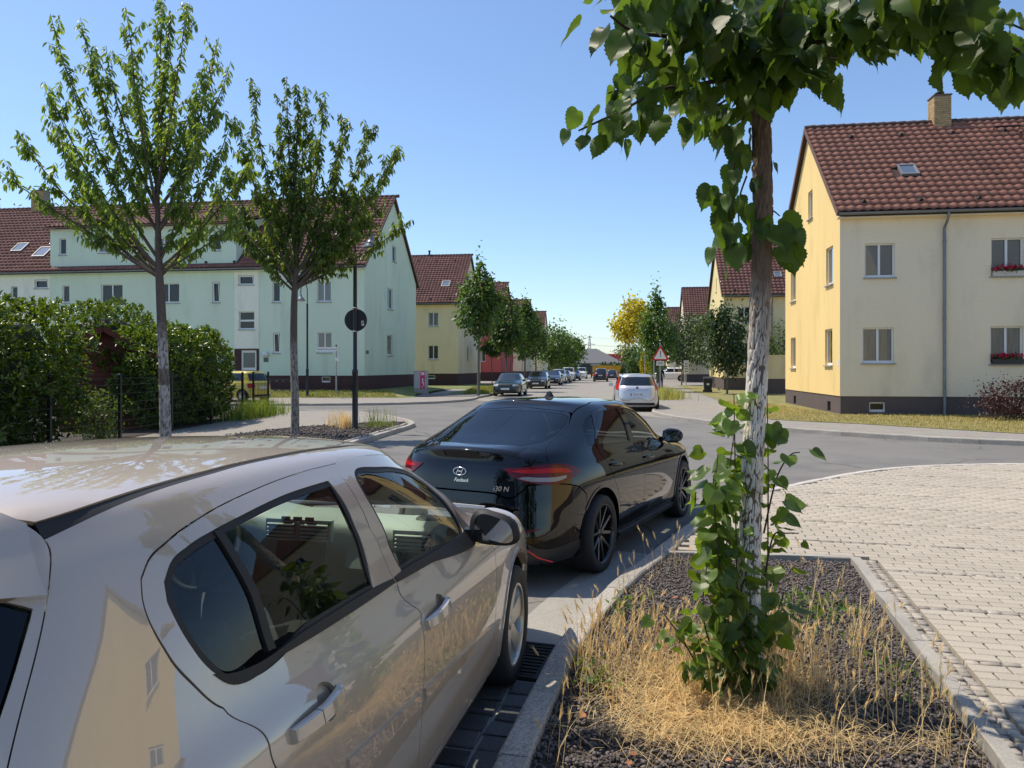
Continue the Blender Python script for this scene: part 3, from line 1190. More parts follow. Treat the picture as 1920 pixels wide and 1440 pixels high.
    if guards:
        gb = MB().add([(-.09, -.1, .0), (.09, -.1, 0), (.09, .12, 0), (-.09, .12, 0), (-.02, -.08, .12), (.02, -.08, .12)],
                      [(0, 1, 5, 4), (1, 2, 5), (3, 0, 4), (2, 3, 4, 5)])
        gm = None
        Mg = Matrix(((1, upv[0], nv[0]), (0, upv[1], nv[1]), (0, upv[2], nv[2]))).to_4x4()
        for (t, x_off, step) in ((.55, .8, 1.85), (tl - 1.0, 1.4, 1.85)):
            n_ = int(min(Lf, 14) / step)
            for k in range(n_):
                xx = s * (x_off + k * step)
                p = Vector((xx, ey, ez + .05)) + Vector(upv) * t + Vector(nv) * .03
                if gm is None:
                    o = gb.build('snow_guard', m_black_plastic, roof)
                    gm = o.data
                else:
                    o = obj('snow_guard', gm, None, roof)
                o.matrix_local = Matrix.Translation(p) @ Mg
    return H_, roof, (ey, ez, upv, nv, half)


# yellow / beige house on the right
CA = np.array([11.42, 26.0])


def view_A(p):
    w = CA + SR * p[0] + SD * p[1]
    k = w[0] / w[1]
    return (1.0 if k < 0.70 else -100.0) - 0.02 * w[1] - .04 * p[0]


fwA = [(.81, 4.85, 1.80, 6.03, 2, 'blind'), (.74, 1.89, 1.77, 3.12, 2, 'curtain'), (4.86, 4.82, 5.88, 6.12, 2, 'blind'), (4.84, 1.85, 5.86, 3.13, 2, 'curtain'),
       (9.2, 4.85, 10.2, 6.03, 2, 'dark'), (9.2, 1.89, 10.2, 3.12, 2, 'dark')]
gwA = [(3.75, 7.73, 4.45, 8.85, 1, 'blind'), (.85, 4.76, 1.77, 6.14, 1, 'blind'), (6.64, 4.67, 7.57, 5.97, 1, 'blind'), (.95, 1.82, 1.91, 3.15, 1, 'blind'), (6.64, 1.72, 7.57, 3.06, 1, 'blind')]
houseA, roofA, _ = house('apartment_house', 'yellow gabled and beige fronted house with flower boxes and brick chimney by the junction', CA, 1, 15, 8.7, 7.36, 11.42,
                         (p_beige, p_yellow), fwA, gwA, zp=.74, plinth=m_plinth_brown, tile=m_tile, singles=300, view=view_A,
                         sky_l=((2.47, 2.25, .62, .72),), skip=((2.55, 3.35, 2.15, 3.0),), basement=((.97, .19, 1.51, .54),), gbase=((1.27, .15, 1.7, .5), (6.7, .15, 7.15, .5)), gutter_drop=3.37)
chimney(roofA, 4.95, 4.35, 11.2, 12.42)
MB().beam((6.6, 3.6, 10.95), (7.5, 3.6, 10.95), .03).beam((6.6, 3.6, 10.95), (6.6, 3.75, 10.6), .03).beam((7.5, 3.6, 10.95), (7.5, 3.75, 10.6), .03).beam((6.6, 3.5, 10.95), (7.5, 3.5, 10.95), .03).build('chimney_step', m_black_plastic, roofA)
MB().lathe([(.06, 10.0), (.06, 10.55), (.09, 10.56), (.09, 10.62), (0, 10.66)], (7.3, 3.05, 0), seg=10).build('vent_pipe', m_tile, roofA)
mb = MB().add([(-.004, .14, 1.78), (-.004, .34, 1.78), (-.004, .34, 2.02), (-.004, .14, 2.02)], [(0, 1, 2, 3)])
mb.build('house_number', mat('number_plate_house', (0.75, 0.76, 0.8), .4), houseA)

# flower boxes with red geraniums on two sills
m_gera = mat('geranium_red', (0.52, 0.015, 0.055), .6, island=.35, trans=.2)
m_gleaf = mat('geranium_leaf', (0.05, 0.11, 0.03), .6, island=.3)


def blob_quads(n, size, r, spread, c):
    pos = np.array(c) + r.normal(size=(n, 3)) * np.array(spread)
    tv = np.array([(-.5, -.5, 0), (.5, -.5, .1), (.5, .5, 0), (-.5, .5, .1)])
    return scatter(tv, np.array([(0, 1, 2, 3)]), pos, rand_rot(n, r), r.uniform(size * .6, size * 1.3, n))


for k, (zz, lab, boxc) in enumerate(((4.82, 'flower box of red geraniums on the upper window sill of the beige house', (.6, .58, .55)),
                                     (1.85, 'dark flower box of red geraniums on the ground floor sill of the beige house', (.06, .06, .065)))):
    p = CA + SR * 5.37 + SD * (-.03)
    fb = empty('flower_box', (p[0], p[1], zz), -HEAD)
    tag(fb, lab, 'flower box', 'geranium boxes')
    mb = MB()
    mb.add([(-.46, -.07, 0), (.46, -.07, 0), (.46, .08, 0), (-.46, .08, 0), (-.5, -.1, .17), (.5, -.1, .17), (.5, .1, .17), (-.5, .1, .17)],
           [(0, 3, 2, 1), (0, 1, 5, 4), (1, 2, 6, 5), (2, 3, 7, 6), (3, 0, 4, 7), (4, 5, 6, 7)])
    mb.build('trough', mat('trough_%d' % k, boxc, .7), fb)
    r_ = np.random.default_rng(20 + k)
    V, F = blob_quads(240, .05, r_, (.24, .07, .05), (0, -.02, .27))
    V[:, 0] = np.clip(V[:, 0], -.52, .52)
    obj('blossoms', fast_mesh('blossoms', V, F), m_gera, fb)['kind'] = 'stuff'
    V, F = blob_quads(260, .06, r_, (.24, .07, .05), (0, 0, .2))
    V[:, 0] = np.clip(V[:, 0], -.5, .5)
    obj('leaves', fast_mesh('leaves', V, F), m_gleaf, fb)['kind'] = 'stuff'

# houses further up the right side
CB = np.array([15.5, 54.7])
fwB = [(1.0, 5.0, 1.95, 6.2, 2, 'dark'), (1.0, 2.0, 1.95, 3.2, 2, 'dark'), (5.2, 5.0, 6.2, 6.2, 2, 'dark'), (5.2, 2.0, 6.2, 3.2, 2, 'dark')]
gwB = [(4.0, 7.7, 4.4, 8.8, 1, 'dark'), (1.0, 4.8, 1.8, 6.1, 1, 'dark'), (6.6, 4.8, 7.4, 6.1, 1, 'dark'), (1.0, 1.9, 1.8, 3.1, 1, 'dark'), (6.6, 1.9, 7.4, 3.1, 1, 'dark')]
house('apartment_house', 'cream gabled house second from the junction on the flower box side', CB, 1, 14, 8.7, 7.30, 11.42, (p_cream, plaster('cream_light', (.80, .66, .34))), fwB, gwB, zp=1.0,
      plinth=m_plinth_brown, sky_l=((3.8, 2.0, .55, .66),), gutter_drop=3.4, front_len_tiles=10)
CC = np.array([15.5 + 31.7 * .1455, 86.4])
house('apartment_house', 'cream gabled house third from the junction behind the dark trees', CC, 1, 12, 8.7, 7.30, 11.42, (p_ivory, p_ivory), fwB[:2], gwB[:3], zp=1.0,
      plinth=m_plinth_brown, front_len_tiles=8, guards=False)
CD = np.array([15.5 + 61.3 * .1455, 116])
house('apartment_house', 'farthest house on the flower box side, only its roof above the trees', CD, 1, 12, 8.7, 7.30, 11.42, (p_ivory, p_ivory), fwB[:2], gwB[:3], zp=1.0,
      plinth=m_plinth_brown, front_len_tiles=8, guards=False)
# garden wall between the first two right houses
gw_ = empty('garden_wall', (CB[0] - 1.5, CB[1] - 8.0, 0.1), -HEAD)
tag(gw_, 'cream rendered garden wall with dark base between two houses', 'wall')
MB().box(1.2, 0, .95, 9.5, .25, 2.35).build('wall_body', p_cream, gw_)
MB().box(1.2, -.02, 0, 9.5, .27, .95).build('base', m_plinth_brown, gw_)
MB().box(1.2, -.04, 2.35, 9.5, .29, 2.43).build('coping', p_cream, gw_)
MB().tube([(3.3, -.08, 0), (3.3, -.08, 2.35)], .045, 8).build('downpipe', m_zinc, gw_)

# green house on the left with its long dormer
CG = np.array([-8.7, 44.0])
fwG = [(-2.94, 5.65, -2.05, 6.88, 2, 'blind'), (-2.91, 2.64, -2.01, 3.84, 2, 'curtain'), (-5.74, 5.66, -5.26, 6.88, 1, 'dark'), (-5.70, 2.62, -5.26, 3.84, 1, 'dark', dict(sash=True)),
       (-7.92, 6.74, -6.93, 7.32, 1, 'dark', dict(sash=True)), (-7.89, 4.04, -6.89, 5.13, 1, 'dark', dict(split_h=True)),
       (-9.62, 5.70, -9.13, 6.95, 1, 'dark', dict(sash=True)), (-9.62, 2.65, -9.13, 3.85, 1, 'dark'), (-13.25, 5.71, -11.79, 6.92, 2, 'dark'), (-13.25, 2.7, -11.79, 3.9, 2, 'dark'),
       (-17.03, 5.69, -15.58, 6.92, 2, 'dark'), (-17.03, 2.7, -15.58, 3.9, 2, 'dark'), (-19.71, 5.8, -19.23, 6.9, 1, 'dark'), (-21.65, 6.73, -20.71, 7.3, 1, 'dark', dict(sash=True)),
       (-23.30, 5.75, -22.85, 6.9, 1, 'dark'), (-27.5, 5.7, -26.4, 6.9, 2, 'dark'), (-8.0, 1.29, -6.76, 2.80, 1, 'dark', dict(sill=False, split_h=True))]
gwG = [(5.4, 8.8, 6.3, 9.86, 1, 'dark'), (4.35, 5.56, 5.49, 6.92, 1, 'dark'), (4.35, 2.52, 5.49, 3.88, 1, 'curtain')]
houseG, roofG, (gey, gez, gup, gnv, ghalf) = house(
    'apartment_house', 'long pale green house with brick plinth and wide dormer behind the hedge', CG, -1, 42, 11.2, 8.02, 13.07, (p_green, p_green), fwG, gwG, zp=1.27,
    basement=((-2.68, .86, -2.11, 1.21),), front_len_tiles=36,
    sky_l=((-5.6, 2.7, .6, .75), (-2.6, 3.0, .6, .75), (-24.6, 2.3, .8, .95), (-22.6, 1.6, .9, 1.1)), skip=((15.2, 27.8, .45, 4.6),))
# pale stair tower strips
for (a, b) in ((-8.17, -6.59), (-24.1, -20.53)):
    holes = [w[:4] for w in fwG if a < w[0] and w[2] < b]
    wall_mesh('stair_strip', [(a, 2.9), (b, 2.9), (b, 7.9), (a, 7.9)], [h for h in holes if h[1] > 2.9], lambda u, z, d: (u, d - .014, z), p_pale, houseG, reveal=.014)
# brick door surround
wall_mesh('door_surround', [(-8.17, .3), (-6.59, .3), (-6.59, 2.88), (-8.17, 2.88)], [(-7.75, .3, -6.75, 2.8)], lambda u, z, d: (u, d - .03, z), m_plinth_brick, houseG, reveal=.1)
dr = MB().box(-7.75, .05, .3, -6.75, .09, 2.8).build('door', m_white, houseG)
for (za, zb) in ((1.75, 2.65), (.55, 1.6)):
    MB().box(-7.62, .03, za, -6.88, .05, zb).build('pane', mat('door_pane', (.10, .13, .13), .1), dr)
MB().lathe([(.0, -.02), (.16, -.06), (.19, -.14), (.16, -.22), (0, -.26)], (-6.15, -.0, 2.55), axis='y', seg=16).build('porch_lamp', mat('milk_glass', (.75, .75, .72), .3), houseG)
MB().box(-6.3, -.012, 2.08, -6.0, .0, 2.34).build('house_number', mat('blue_plate', (.09, .12, .13), .5), houseG)
MB().box(-.02, .26, 2.55, .012, .75, 2.77).build('house_number', mat('blue_plate', (.09, .12, .13), .5), houseG)
chimney(roofG, -26.0, 5.6, 12.6, 14.3, .95, .7)
# dormer
dm = empty('dormer', (0, 0, 0), 0, roofG)
dw = [(-19.98, 8.82, -19.5, 9.86), (-17.25, 8.88, -15.9, 9.82), (-13.5, 8.87, -12.2, 9.78), (-9.6, 8.87, -9.1, 9.85)]
dwall = wall_mesh('dormer_wall', [(-20.6, 8.02), (-8.1, 8.02), (-8.1, 10.45), (-20.6, 10.45)], dw, lambda u, z, d: (u, .06 + d, z), p_green, roofG)
for h, pn in zip(dw, (1, 2, 2, 1)):
    pass
for x in (-20.6, -8.1):
    MB().add([(x, .06, 8.02), (x, 3.6, 11.2), (x, 3.6, 11.5), (x, .06, 10.45)], [(0, 1, 2, 3)]).build('dormer_cheek', p_green, roofG)
mb = MB()
mb.add([(-20.9, -.25, 10.43), (-7.8, -.25, 10.43), (-7.8, 4.4, 12.0), (-20.9, 4.4, 12.0), (-20.9, -.25, 10.53), (-7.8, -.25, 10.53), (-7.8, 4.4, 12.1), (-20.9, 4.4, 12.1)],
       [(0, 3, 2, 1), (4, 5, 6, 7), (0, 1, 5, 4), (1, 2, 6, 5), (3, 0, 4, 7)])
droof = mb.build('dormer_roof', m_fascia, roofG)
bpy.data.objects.remove(dm)
DX = lambda u, z, d: (u, .06 + d, z)
for h, pn, stl in zip(dw, (1, 2, 2, 1), ('dark', 'curtain', 'dark', 'dark')):
    window(DX, h, houseG, pn, stl, sash=(pn == 2))
dl = 4.4 / math.cos(math.atan2(1.45, 4.2))
tiled_slope(roofG, (-20.9, -.25, 10.55), (1, 0, 0), np.array([0, 4.65, 1.57]) / math.hypot(4.65, 1.57), np.array([0, -1.57, 4.65]) / math.hypot(4.65, 1.57), 13.1, 4.8, m_tile_d)

# stepped houses along the left of the street
fwY = [(-2.86, 5.61, -1.89, 6.92, 2, 'blind'), (-2.86, 2.52, -1.89, 3.83, 2, 'dark'), (-6.5, 5.61, -5.5, 6.92, 2, 'dark'), (-6.5, 2.52, -5.5, 3.83, 2, 'dark')]
gwY = [(4.11, 2.46, 5.0, 3.83, 1, 'dark'), (4.11, 5.5, 5.0, 6.87, 1, 'dark'), (5.3, 8.8, 5.9, 9.8, 1, 'dark')]
for k, (dist, mf, mg, lab) in enumerate(((69.4, p_cream, p_ivory, 'pale yellow house with brick plinth just beyond the green house'),
                                         (93.7, p_red, p_red, 'brick red rendered house behind the street trees'),
                                         (118.5, p_ivory, p_ivory, 'ivory house beyond the red house, gable to the street'),
                                         (144, p_ivory, p_ivory, 'farthest ivory house in the stepped row left of the street'))):
    C = np.array([CG[0] + (dist - 44) * .1455, dist])
    hh, rr, _ = house('apartment_house', lab, C, -1, 14, 11.2, 8.02, 13.05, (mf, mg), fwY if k < 2 else fwY[:2], gwY, zp=1.2, front_len_tiles=12,
                      sky_l=((-2.0, 2.5, .8, .9),) if k == 0 else (), guards=k < 2, basement=((-3.0, .7, -2.2, 1.05),) if k == 0 else ())
    if k == 0:
        MB().lathe([(.09, 12.9), (.09, 13.5), (.14, 13.5), (.14, 13.6), (0, 13.62)], (-4.2, 5.6, 0), seg=10).build('vent_pipe', m_black_plastic, rr)
    if k == 1:
        MB().tube([(.06, 9.0, 0), (.06, 9.0, 8.5)], .06, 8).build('downpipe', m_zinc, hh)

# grey house and red building that close the street
eh = empty('hip_roof_house', (25.5, 236, 0), -HEAD * .5)
tag(eh, 'low grey house with hipped roof closing the end of the street', 'house')
p_grey = plaster('grey', (.42, .42, .42))
MB().box(-9, 0, 0, 9, 14, 3.4).build('wall', p_grey, eh)
mb = MB()
mb.add([(-9.8, -.8, 3.3), (9.8, -.8, 3.3), (9.8, 14.8, 3.3), (-9.8, 14.8, 3.3), (-1.5, 7, 8.0), (1.5, 7, 8.0)], [(0, 1, 5, 4), (1, 2, 5), (2, 3, 4, 5), (3, 0, 4), (0, 3, 2, 1)])
er = mb.build('roof', mat('slate_roof', (.13, .13, .135), .8, noise=(3, .2)), eh)
MB().box(-3.2, 6.2, 6.5, -2.2, 7.2, 8.8).build('chimney', m_ridge, er)
for (a, b) in ((-6.5, -5), (-2.5, -.5), (4.0, 6.5)):
    MB().box(a, -.05, 1.2, b, .0, 2.6).build('window', mat('far_window', (.06, .07, .08), .15), eh)
rb = empty('red_hall', (34.5, 250, 0), -HEAD)
tag(rb, 'bright red flat roofed hall far behind the yellow tree', 'building')
MB().box(-5, 0, 3.2, 12, 15, 6.4).build('upper_wall', mat('red_cladding', (.62, .03, .055), .5), rb)
MB().box(-4.4, .4, 0, 12, 14, 3.2).build('lower_wall', mat('pink_wall', (.55, .25, .24), .7), rb)
for k in range(4):
    MB().box(-3.6 + k * 2.2, .33, .6, -2.4 + k * 2.2, .4, 2.8).build('window', MATS['far_window'], rb)
# house beside the pavement, outside the frame: its sunlit wall is what the beige car's rear quarter mirrors
rh = house('apartment_house', 'sunlit yellow house mirrored in the rear quarter of the beige car', np.array([15.0, -1.5]), 1, 12, 9, 6.6, 10.8, (p_beige, p_yellow),
           [(1.5, 4.6, 2.6, 5.9, 2, 'dark')], [(1.2, 4.4, 2.2, 5.7, 2, 'dark'), (6.8, 4.4, 7.8, 5.7, 2, 'dark')],
           zp=.8, plinth=m_plinth_brown, guards=False, front_len_tiles=3)
# ------------------------------------------------------------------ cars
def pchip(xs, ys):
    xs = np.array(xs, float)
    ys = np.array(ys, float)
    h = np.diff(xs)
    d = np.diff(ys) / h
    m = np.zeros(len(xs))
    m[0] = d[0]
    m[-1] = d[-1]
    for i in range(1, len(xs) - 1):
        if d[i - 1] * d[i] > 0:
            w1 = 2 * h[i] + h[i - 1]
            w2 = h[i] + 2 * h[i - 1]
            m[i] = (w1 + w2) / (w1 / d[i - 1] + w2 / d[i])

    def f(x):
        x = np.asarray(x, float)
        i = np.clip(np.searchsorted(xs, x) - 1, 0, len(xs) - 2)
        t = (x - xs[i]) / h[i]
        return (2 * t ** 3 - 3 * t ** 2 + 1) * ys[i] + (t ** 3 - 2 * t ** 2 + t) * h[i] * m[i] + (-2 * t ** 3 + 3 * t ** 2) * ys[i + 1] + (t ** 3 - t ** 2) * h[i] * m[i + 1]
    return f


K1, K2 = 2.0, 0.16


class Body:
    """car body as one smooth surface P(phi, v): phi runs from the rear centre (0) round the side to the front centre (pi),
    v from the sill (0) over belt line and glass to the roof centre line.
    rows: z rear, z front, half width, x rear, x front, squareness rear, squareness front; x is forward from the rear bumper."""

    def __init__(s, rows, length, camber, xpeak, crow=8):
        Rw = np.array(rows, float)
        Vv = np.arange(len(Rw))
        s.nv = len(Rw) - 1
        s.f = [pchip(Vv, Rw[:, k]) for k in range(7)]
        s.len, s.camber, s.xp, s.crow = length, camber, xpeak, crow
        ph = np.linspace(0, np.pi, 260)
        vv = np.linspace(0, s.nv, 240)
        s.A, s.B = np.meshgrid(ph, vv, indexing='ij')
        s.G = s.P(s.A, s.B)

    def P(s, phi, v):
        zr, zf, w, xr, xf, nr, nf = [f(v) for f in s.f]
        c = -np.cos(phi)
        sn = np.sin(phi)
        n = nr + (nf - nr) * np.clip((c + 1) / 2, 0, 1)
        xm = (xr + xf) / 2
        L_ = (xf - xr) / 2
        w = np.maximum(w, 1e-4)
        r = 1 / ((np.abs(c) ** n + np.abs(sn) ** n) ** (1 / n))
        x = xm + L_ * c * r
        y = w * sn * r
        z = zr + (zf - zr) * np.clip(x / s.len, -.1, 1.1)
        z = z - np.clip((v - s.crow + 2) / 2, 0, 1) * s.camber * (x - s.xp) ** 2
        return np.stack([y, x, z], -1)            # local axes: right, forward, up

    def N(s, phi, v):
        e = 1e-3
        pa = s.P(np.clip(phi + e, 0, np.pi), v) - s.P(np.clip(phi - e, 0, np.pi), v)
        pb = s.P(phi, np.clip(v + e, 0, s.nv)) - s.P(phi, np.clip(v - e, 0, s.nv))
        n = np.cross(pa, pb)
        n /= np.maximum(np.linalg.norm(n, axis=-1, keepdims=True), 1e-12)
        p = s.P(phi, v)
        c = np.stack([np.zeros_like(p[..., 0]), np.full_like(p[..., 0], s.len / 2), np.full_like(p[..., 0], .55)], -1)
        q = (p - c) * np.array([1, .35, 1])
        sg = np.sign(np.sum(n * q, -1, keepdims=True))
        n = n * np.where(sg == 0, 1, sg)
        bad = ~np.isfinite(n).all(-1) | (np.linalg.norm(n, axis=-1) < .5)
        n[bad] = (0, 0, 1)
        return n

    def inv(s, kind, a, b):
        """(phi, v) of a point given in side ('s': x,z), top ('t': x,s), rear ('r': s,z) or front ('f': s,z) view"""
        ij = {'s': (1, 2), 't': (1, 0), 'r': (0, 2), 'f': (0, 2)}[kind]
        G = s.G
        d = (G[..., ij[0]] - a) ** 2 + (G[..., ij[1]] - b) ** 2
        if kind == 't':
            d = np.where(s.B < 4.9, 9, d)
        if kind == 'r':
            d = np.where(s.A > 1.45, 9, d)
        if kind == 'f':
            d = np.where(s.A < 1.7, 9, d)
        k = np.unravel_index(np.argmin(d), d.shape)
        ph, v = s.A[k], s.B[k]
        tgt = np.array([a, b])
        e = 1e-4
        for _ in range(12):
            p = s.P(ph, v)[list(ij)]
            r = tgt - p
            if np.abs(r).max() < 1e-5:
                break
            J = np.stack([(s.P(ph + e, v)[list(ij)] - p) / e, (s.P(ph, v + e)[list(ij)] - p) / e], -1)
            try:
                st_ = np.linalg.solve(J, r)
            except np.linalg.LinAlgError:
                break
            st_ = np.clip(st_, -.08, .08)
            ph = float(np.clip(ph + st_[0], 0, np.pi))
            v = float(np.clip(v + st_[1], 0, s.nv))
        return ph, v

    def conv(s, pts):
        out = []
        for p in pts:
            if p[0] == 'p':
                out.append((p[1], p[2]))
            elif p[0] == 'c':            # point on the roof centre line
                pg = np.linspace(0, np.pi, 2000)
                out.append((float(np.interp(p[1], s.P(pg, np.full(2000, float(s.nv)))[:, 1], pg)), float(s.nv)))
            else:
                out.append(s.inv(*p))
        return out

    def at(s, kind, a, b, off=0.0, side=1):
        ph, v = s.inv(kind, a, b)
        p = s.P(np.array([ph]), np.array([v]))[0] + s.N(np.array([ph]), np.array([v]))[0] * off
        return Vector((p[0] * side, p[1], p[2]))

    def panel(s, name, pts, material, parent, holes=(), off=0.0, flange=0.014, step=0.035, side=1, gap=0.0022, weld=False, back=None):
        """trimmed piece of the surface. weld=True: half outline, mirrored over the centre plane into the same mesh"""
        def prep(pl, sgn):
            q = np.array(s.conv(pl)) * np.array([K1, K2])
            # densify along a smooth curve, keeping real corners sharp
            o = []
            m_ = len(q)
            dn = np.roll(q, -1, 0) - q
            ln = np.maximum(np.linalg.norm(dn, axis=1), 1e-9)
            un = dn / ln[:, None]
            cosang = np.sum(un * np.roll(un, 1, 0), 1)
            corner = cosang < .80
            for i in range(m_):
                j = (i + 1) % m_
                a, b = q[i], q[j]
                ta = un[i] if corner[i] else (un[i] * ln[i - 1] + un[i - 1] * ln[i]) / (ln[i] + ln[i - 1])
                tb = un[i] if corner[j] else (un[j] * ln[i] + un[i] * ln[j]) / (ln[i] + ln[j])
                k = max(1, int(np.ceil(ln[i] / (step * .55))))
                for t in range(k):
                    f = t / k
                    h = ln[i]
                    o.append((2 * f ** 3 - 3 * f * f + 1) * a + (f ** 3 - 2 * f * f + f) * h * ta + (-2 * f ** 3 + 3 * f * f) * b + (f ** 3 - f * f) * h * tb)
            q = np.array(o)
            q[:, 0] = np.clip(q[:, 0], 0, np.pi * K1)
            q[:, 1] = np.clip(q[:, 1], 0, s.nv * K2)
            ar = 0.5 * np.sum(q[:, 0] * np.roll(q[:, 1], -1) - np.roll(q[:, 0], -1) * q[:, 1])
            if ar < 0:
                q = q[::-1]
            t = np.roll(q, -1, 0) - np.roll(q, 1, 0)
            t /= np.maximum(np.linalg.norm(t, axis=1, keepdims=True), 1e-9)
            nn = np.stack([-t[:, 1], t[:, 0]], -1)
            edge = (q[:, 0] < 1e-4) | (q[:, 0] > np.pi * K1 - 1e-4) | (q[:, 1] > s.nv * K2 - 1e-4) | (q[:, 1] < 1e-4)
            keep = edge if weld else np.zeros(len(q), bool)
            return q + nn * gap * sgn * (~keep)[:, None]
        outer = prep(pts, 1)
        hs = [prep(h, -1) for h in holes]
        lo, hi = outer.min(0), outer.max(0)
        gx_, gy_ = np.meshgrid(np.arange(lo[0] + step * .5, hi[0], step), np.arange(lo[1] + step * .5, hi[1], step))
        gp_ = np.c_[gx_.ravel(), gy_.ravel()]
        ins = point_in(outer, gp_[:, 0], gp_[:, 1])
        for h in hs:
            ins &= ~point_in(h, gp_[:, 0], gp_[:, 1])
        gp_ = gp_[ins]
        if len(gp_):
            bd = np.concatenate([outer] + hs)
            keep = np.ones(len(gp_), bool)
            for c0 in range(0, len(gp_), 2000):
                dd = np.min(np.linalg.norm(gp_[c0:c0 + 2000, None] - bd[None], axis=2), 1)
                keep[c0:c0 + 2000] = dd > step * .45
            gp_ = gp_[keep]
        P2 = [Vector(p) for p in outer]
        fc = [list(range(len(outer)))]
        for h in hs:
            fc.append(list(range(len(P2), len(P2) + len(h))))
            P2 += [Vector(p) for p in h]
        P2 += [Vector(p) for p in gp_]
        ov, oe, of, *_ = delaunay_2d_cdt(P2, [], fc, 1, 1e-7)
        q = np.array([p[:] for p in ov])
        tri = [t for t in of]
        if hs:
            cen = np.array([np.mean(q[list(t)], 0) for t in tri])
            bad = np.zeros(len(tri), bool)
            for h in hs:
                bad |= point_in(h, cen[:, 0], cen[:, 1])
            tri = [t for t, b in zip(tri, bad) if not b]
        ph, v = np.clip(q[:, 0] / K1, 0, np.pi), np.clip(q[:, 1] / K2, 0, s.nv)
        nrm = s.N(ph, v)
        pos = s.P(ph, v) + nrm * off
        # orientation
        t0 = np.array([tri[k] for k in range(0, len(tri), max(1, len(tri) // 50))])
        fn = np.cross(pos[t0[:, 1]] - pos[t0[:, 0]], pos[t0[:, 2]] - pos[t0[:, 0]])
        flip = np.sum(np.sum(fn * nrm[t0[:, 0]], 1) > 0) < len(t0) / 2
        if flip:
            tri = [tuple(reversed(t)) for t in tri]
        V = [tuple(p) for p in pos]
        Fc = [tuple(t) for t in tri]
        # flange
        ed = {}
        for t in Fc:
            for k in range(len(t)):
                a, b = t[k], t[(k + 1) % len(t)]
                ed[(a, b)] = ed.get((a, b), 0) + 1
        bnd = [(a, b) for (a, b) in ed if (b, a) not in ed]
        if flange:
            inner = {}
            for (a, b) in bnd:
                if weld and abs(pos[a][0]) < 2e-3 and abs(pos[b][0]) < 2e-3:
                    continue
                o = len(V)
                for i in (a, b):
                    V.append(tuple(pos[i]))
                for i in (b, a):
                    V.append(tuple(pos[i] - nrm[i] * flange))
                Fc.append((o + 1, o, o + 3, o + 2))
        me = bpy.data.meshes.new(name)
        V = np.array(V)
        if weld:
            n = len(V)
            V2 = V * np.array([-1, 1, 1])
            V = np.concatenate([V, V2])
            Fc = Fc + [tuple(reversed([i + n for i in f])) for f in Fc]
        elif side < 0:
            V = V * np.array([-1, 1, 1])
            Fc = [tuple(reversed(f)) for f in Fc]
        me.from_pydata([tuple(p) for p in V], [], Fc)
        if weld:
            bm = bmesh.new()
            bm.from_mesh(me)
            bmesh.ops.remove_doubles(bm, verts=[v_ for v_ in bm.verts if abs(v_.co.x) < 3e-3], dist=2e-3)
            bm.to_mesh(me)
            bm.free()
        me.polygons.foreach_set('use_smooth', [True] * len(me.polygons))
        return obj(name, me, material, parent)


def S_(pts):
    return [('s', x, z) for x, z in pts]


def Rr(pts):
    return [('r', x, z) for x, z in pts]


def T_(pts):
    return [('t', x, s_) for x, s_ in pts]


def arch(xc, zc, r, a0, a1, n=18):
    return [(xc + r * math.cos(math.radians(a0 + (a1 - a0) * k / n)), zc + r * math.sin(math.radians(a0 + (a1 - a0) * k / n))) for k in range(n + 1)]


m_tyre = mat('tyre', (0.022, 0.022, 0.023), .75, bump=(90, .2, .002))
m_blacktrim = mat('black_trim', (0.012, 0.012, 0.013), .38)
m_rubber = mat('black_rubber', (0.016, 0.016, 0.017), .6)
m_underbody = mat('underbody', (0.008, 0.008, 0.008), .9)
m_alloy = mat('silver_alloy', (0.56, 0.55, 0.53), .32, metal=.85)
m_alloy_d = mat('dark_alloy', (0.03, 0.031, 0.034), .3, metal=.6, coat=.6)
m_alloy_edge = mat('machined_edge', (0.30, 0.30, 0.31), .25, metal=.9)
m_disc = mat('brake_disc', (0.25, 0.25, 0.25), .35, metal=.9)
m_caliper = mat('red_caliper', (0.55, 0.02, 0.02), .35, coat=.5)
m_red_lamp = mat('tail_lamp_red', (0.50, 0.006, 0.008), .25, coat=.35, spec=.2)
m_red_dark = mat('tail_lamp_smoked', (0.12, 0.003, 0.009), .25, coat=.4, spec=.2)
m_clear_lamp = mat('lamp_clear', (0.50, 0.50, 0.52), .12, coat=1.0)
m_chrome = mat('chrome', (0.75, 0.75, 0.76), .12, metal=1.0)
m_plate = mat('plate_white', (0.72, 0.72, 0.70), .45)
m_plate_ink = mat('plate_ink', (0.015, 0.015, 0.018), .5)
m_glass_car = glass('car_glass', (0.56, 0.64, 0.59), 1.55)
m_glass_green = glass('car_glass_front', (0.84, 0.94, 0.88), 1.5)
m_glass_dark = glass('car_glass_dark', (0.22, 0.25, 0.25), 1.55)
m_glass_vdark = glass('car_glass_privacy', (0.055, 0.062, 0.068), 1.55)
m_seat = mat('seat_cloth', (0.045, 0.047, 0.05), .9, noise=(30, .2))
m_seat_light = mat('seat_cloth_light', (0.15, 0.16, 0.155), .9, noise=(30, .2))
m_dash = mat('dash_light', (0.52, 0.55, 0.49), .6, bump=(300, .15, .001))
m_dash_dark = mat('dash_dark', (0.03, 0.032, 0.034), .6)
m_mirror = mat('mirror_glass', (0.55, 0.52, 0.50), .03, metal=1.0)


def paint(name, col, metal, rough=.32, coat=1.0, flake=0.0, spec=.5, coat_ior=1.5):
    m = mat('paint_' + name, col, rough, metal=metal, coat=coat, noise2=(900, flake) if flake else None, coat_rough=.015, noise=(.9, .03), spec=spec)
    m.node_tree.nodes['Principled BSDF'].inputs['Coat IOR'].default_value = coat_ior
    return m


WHEELS = {}


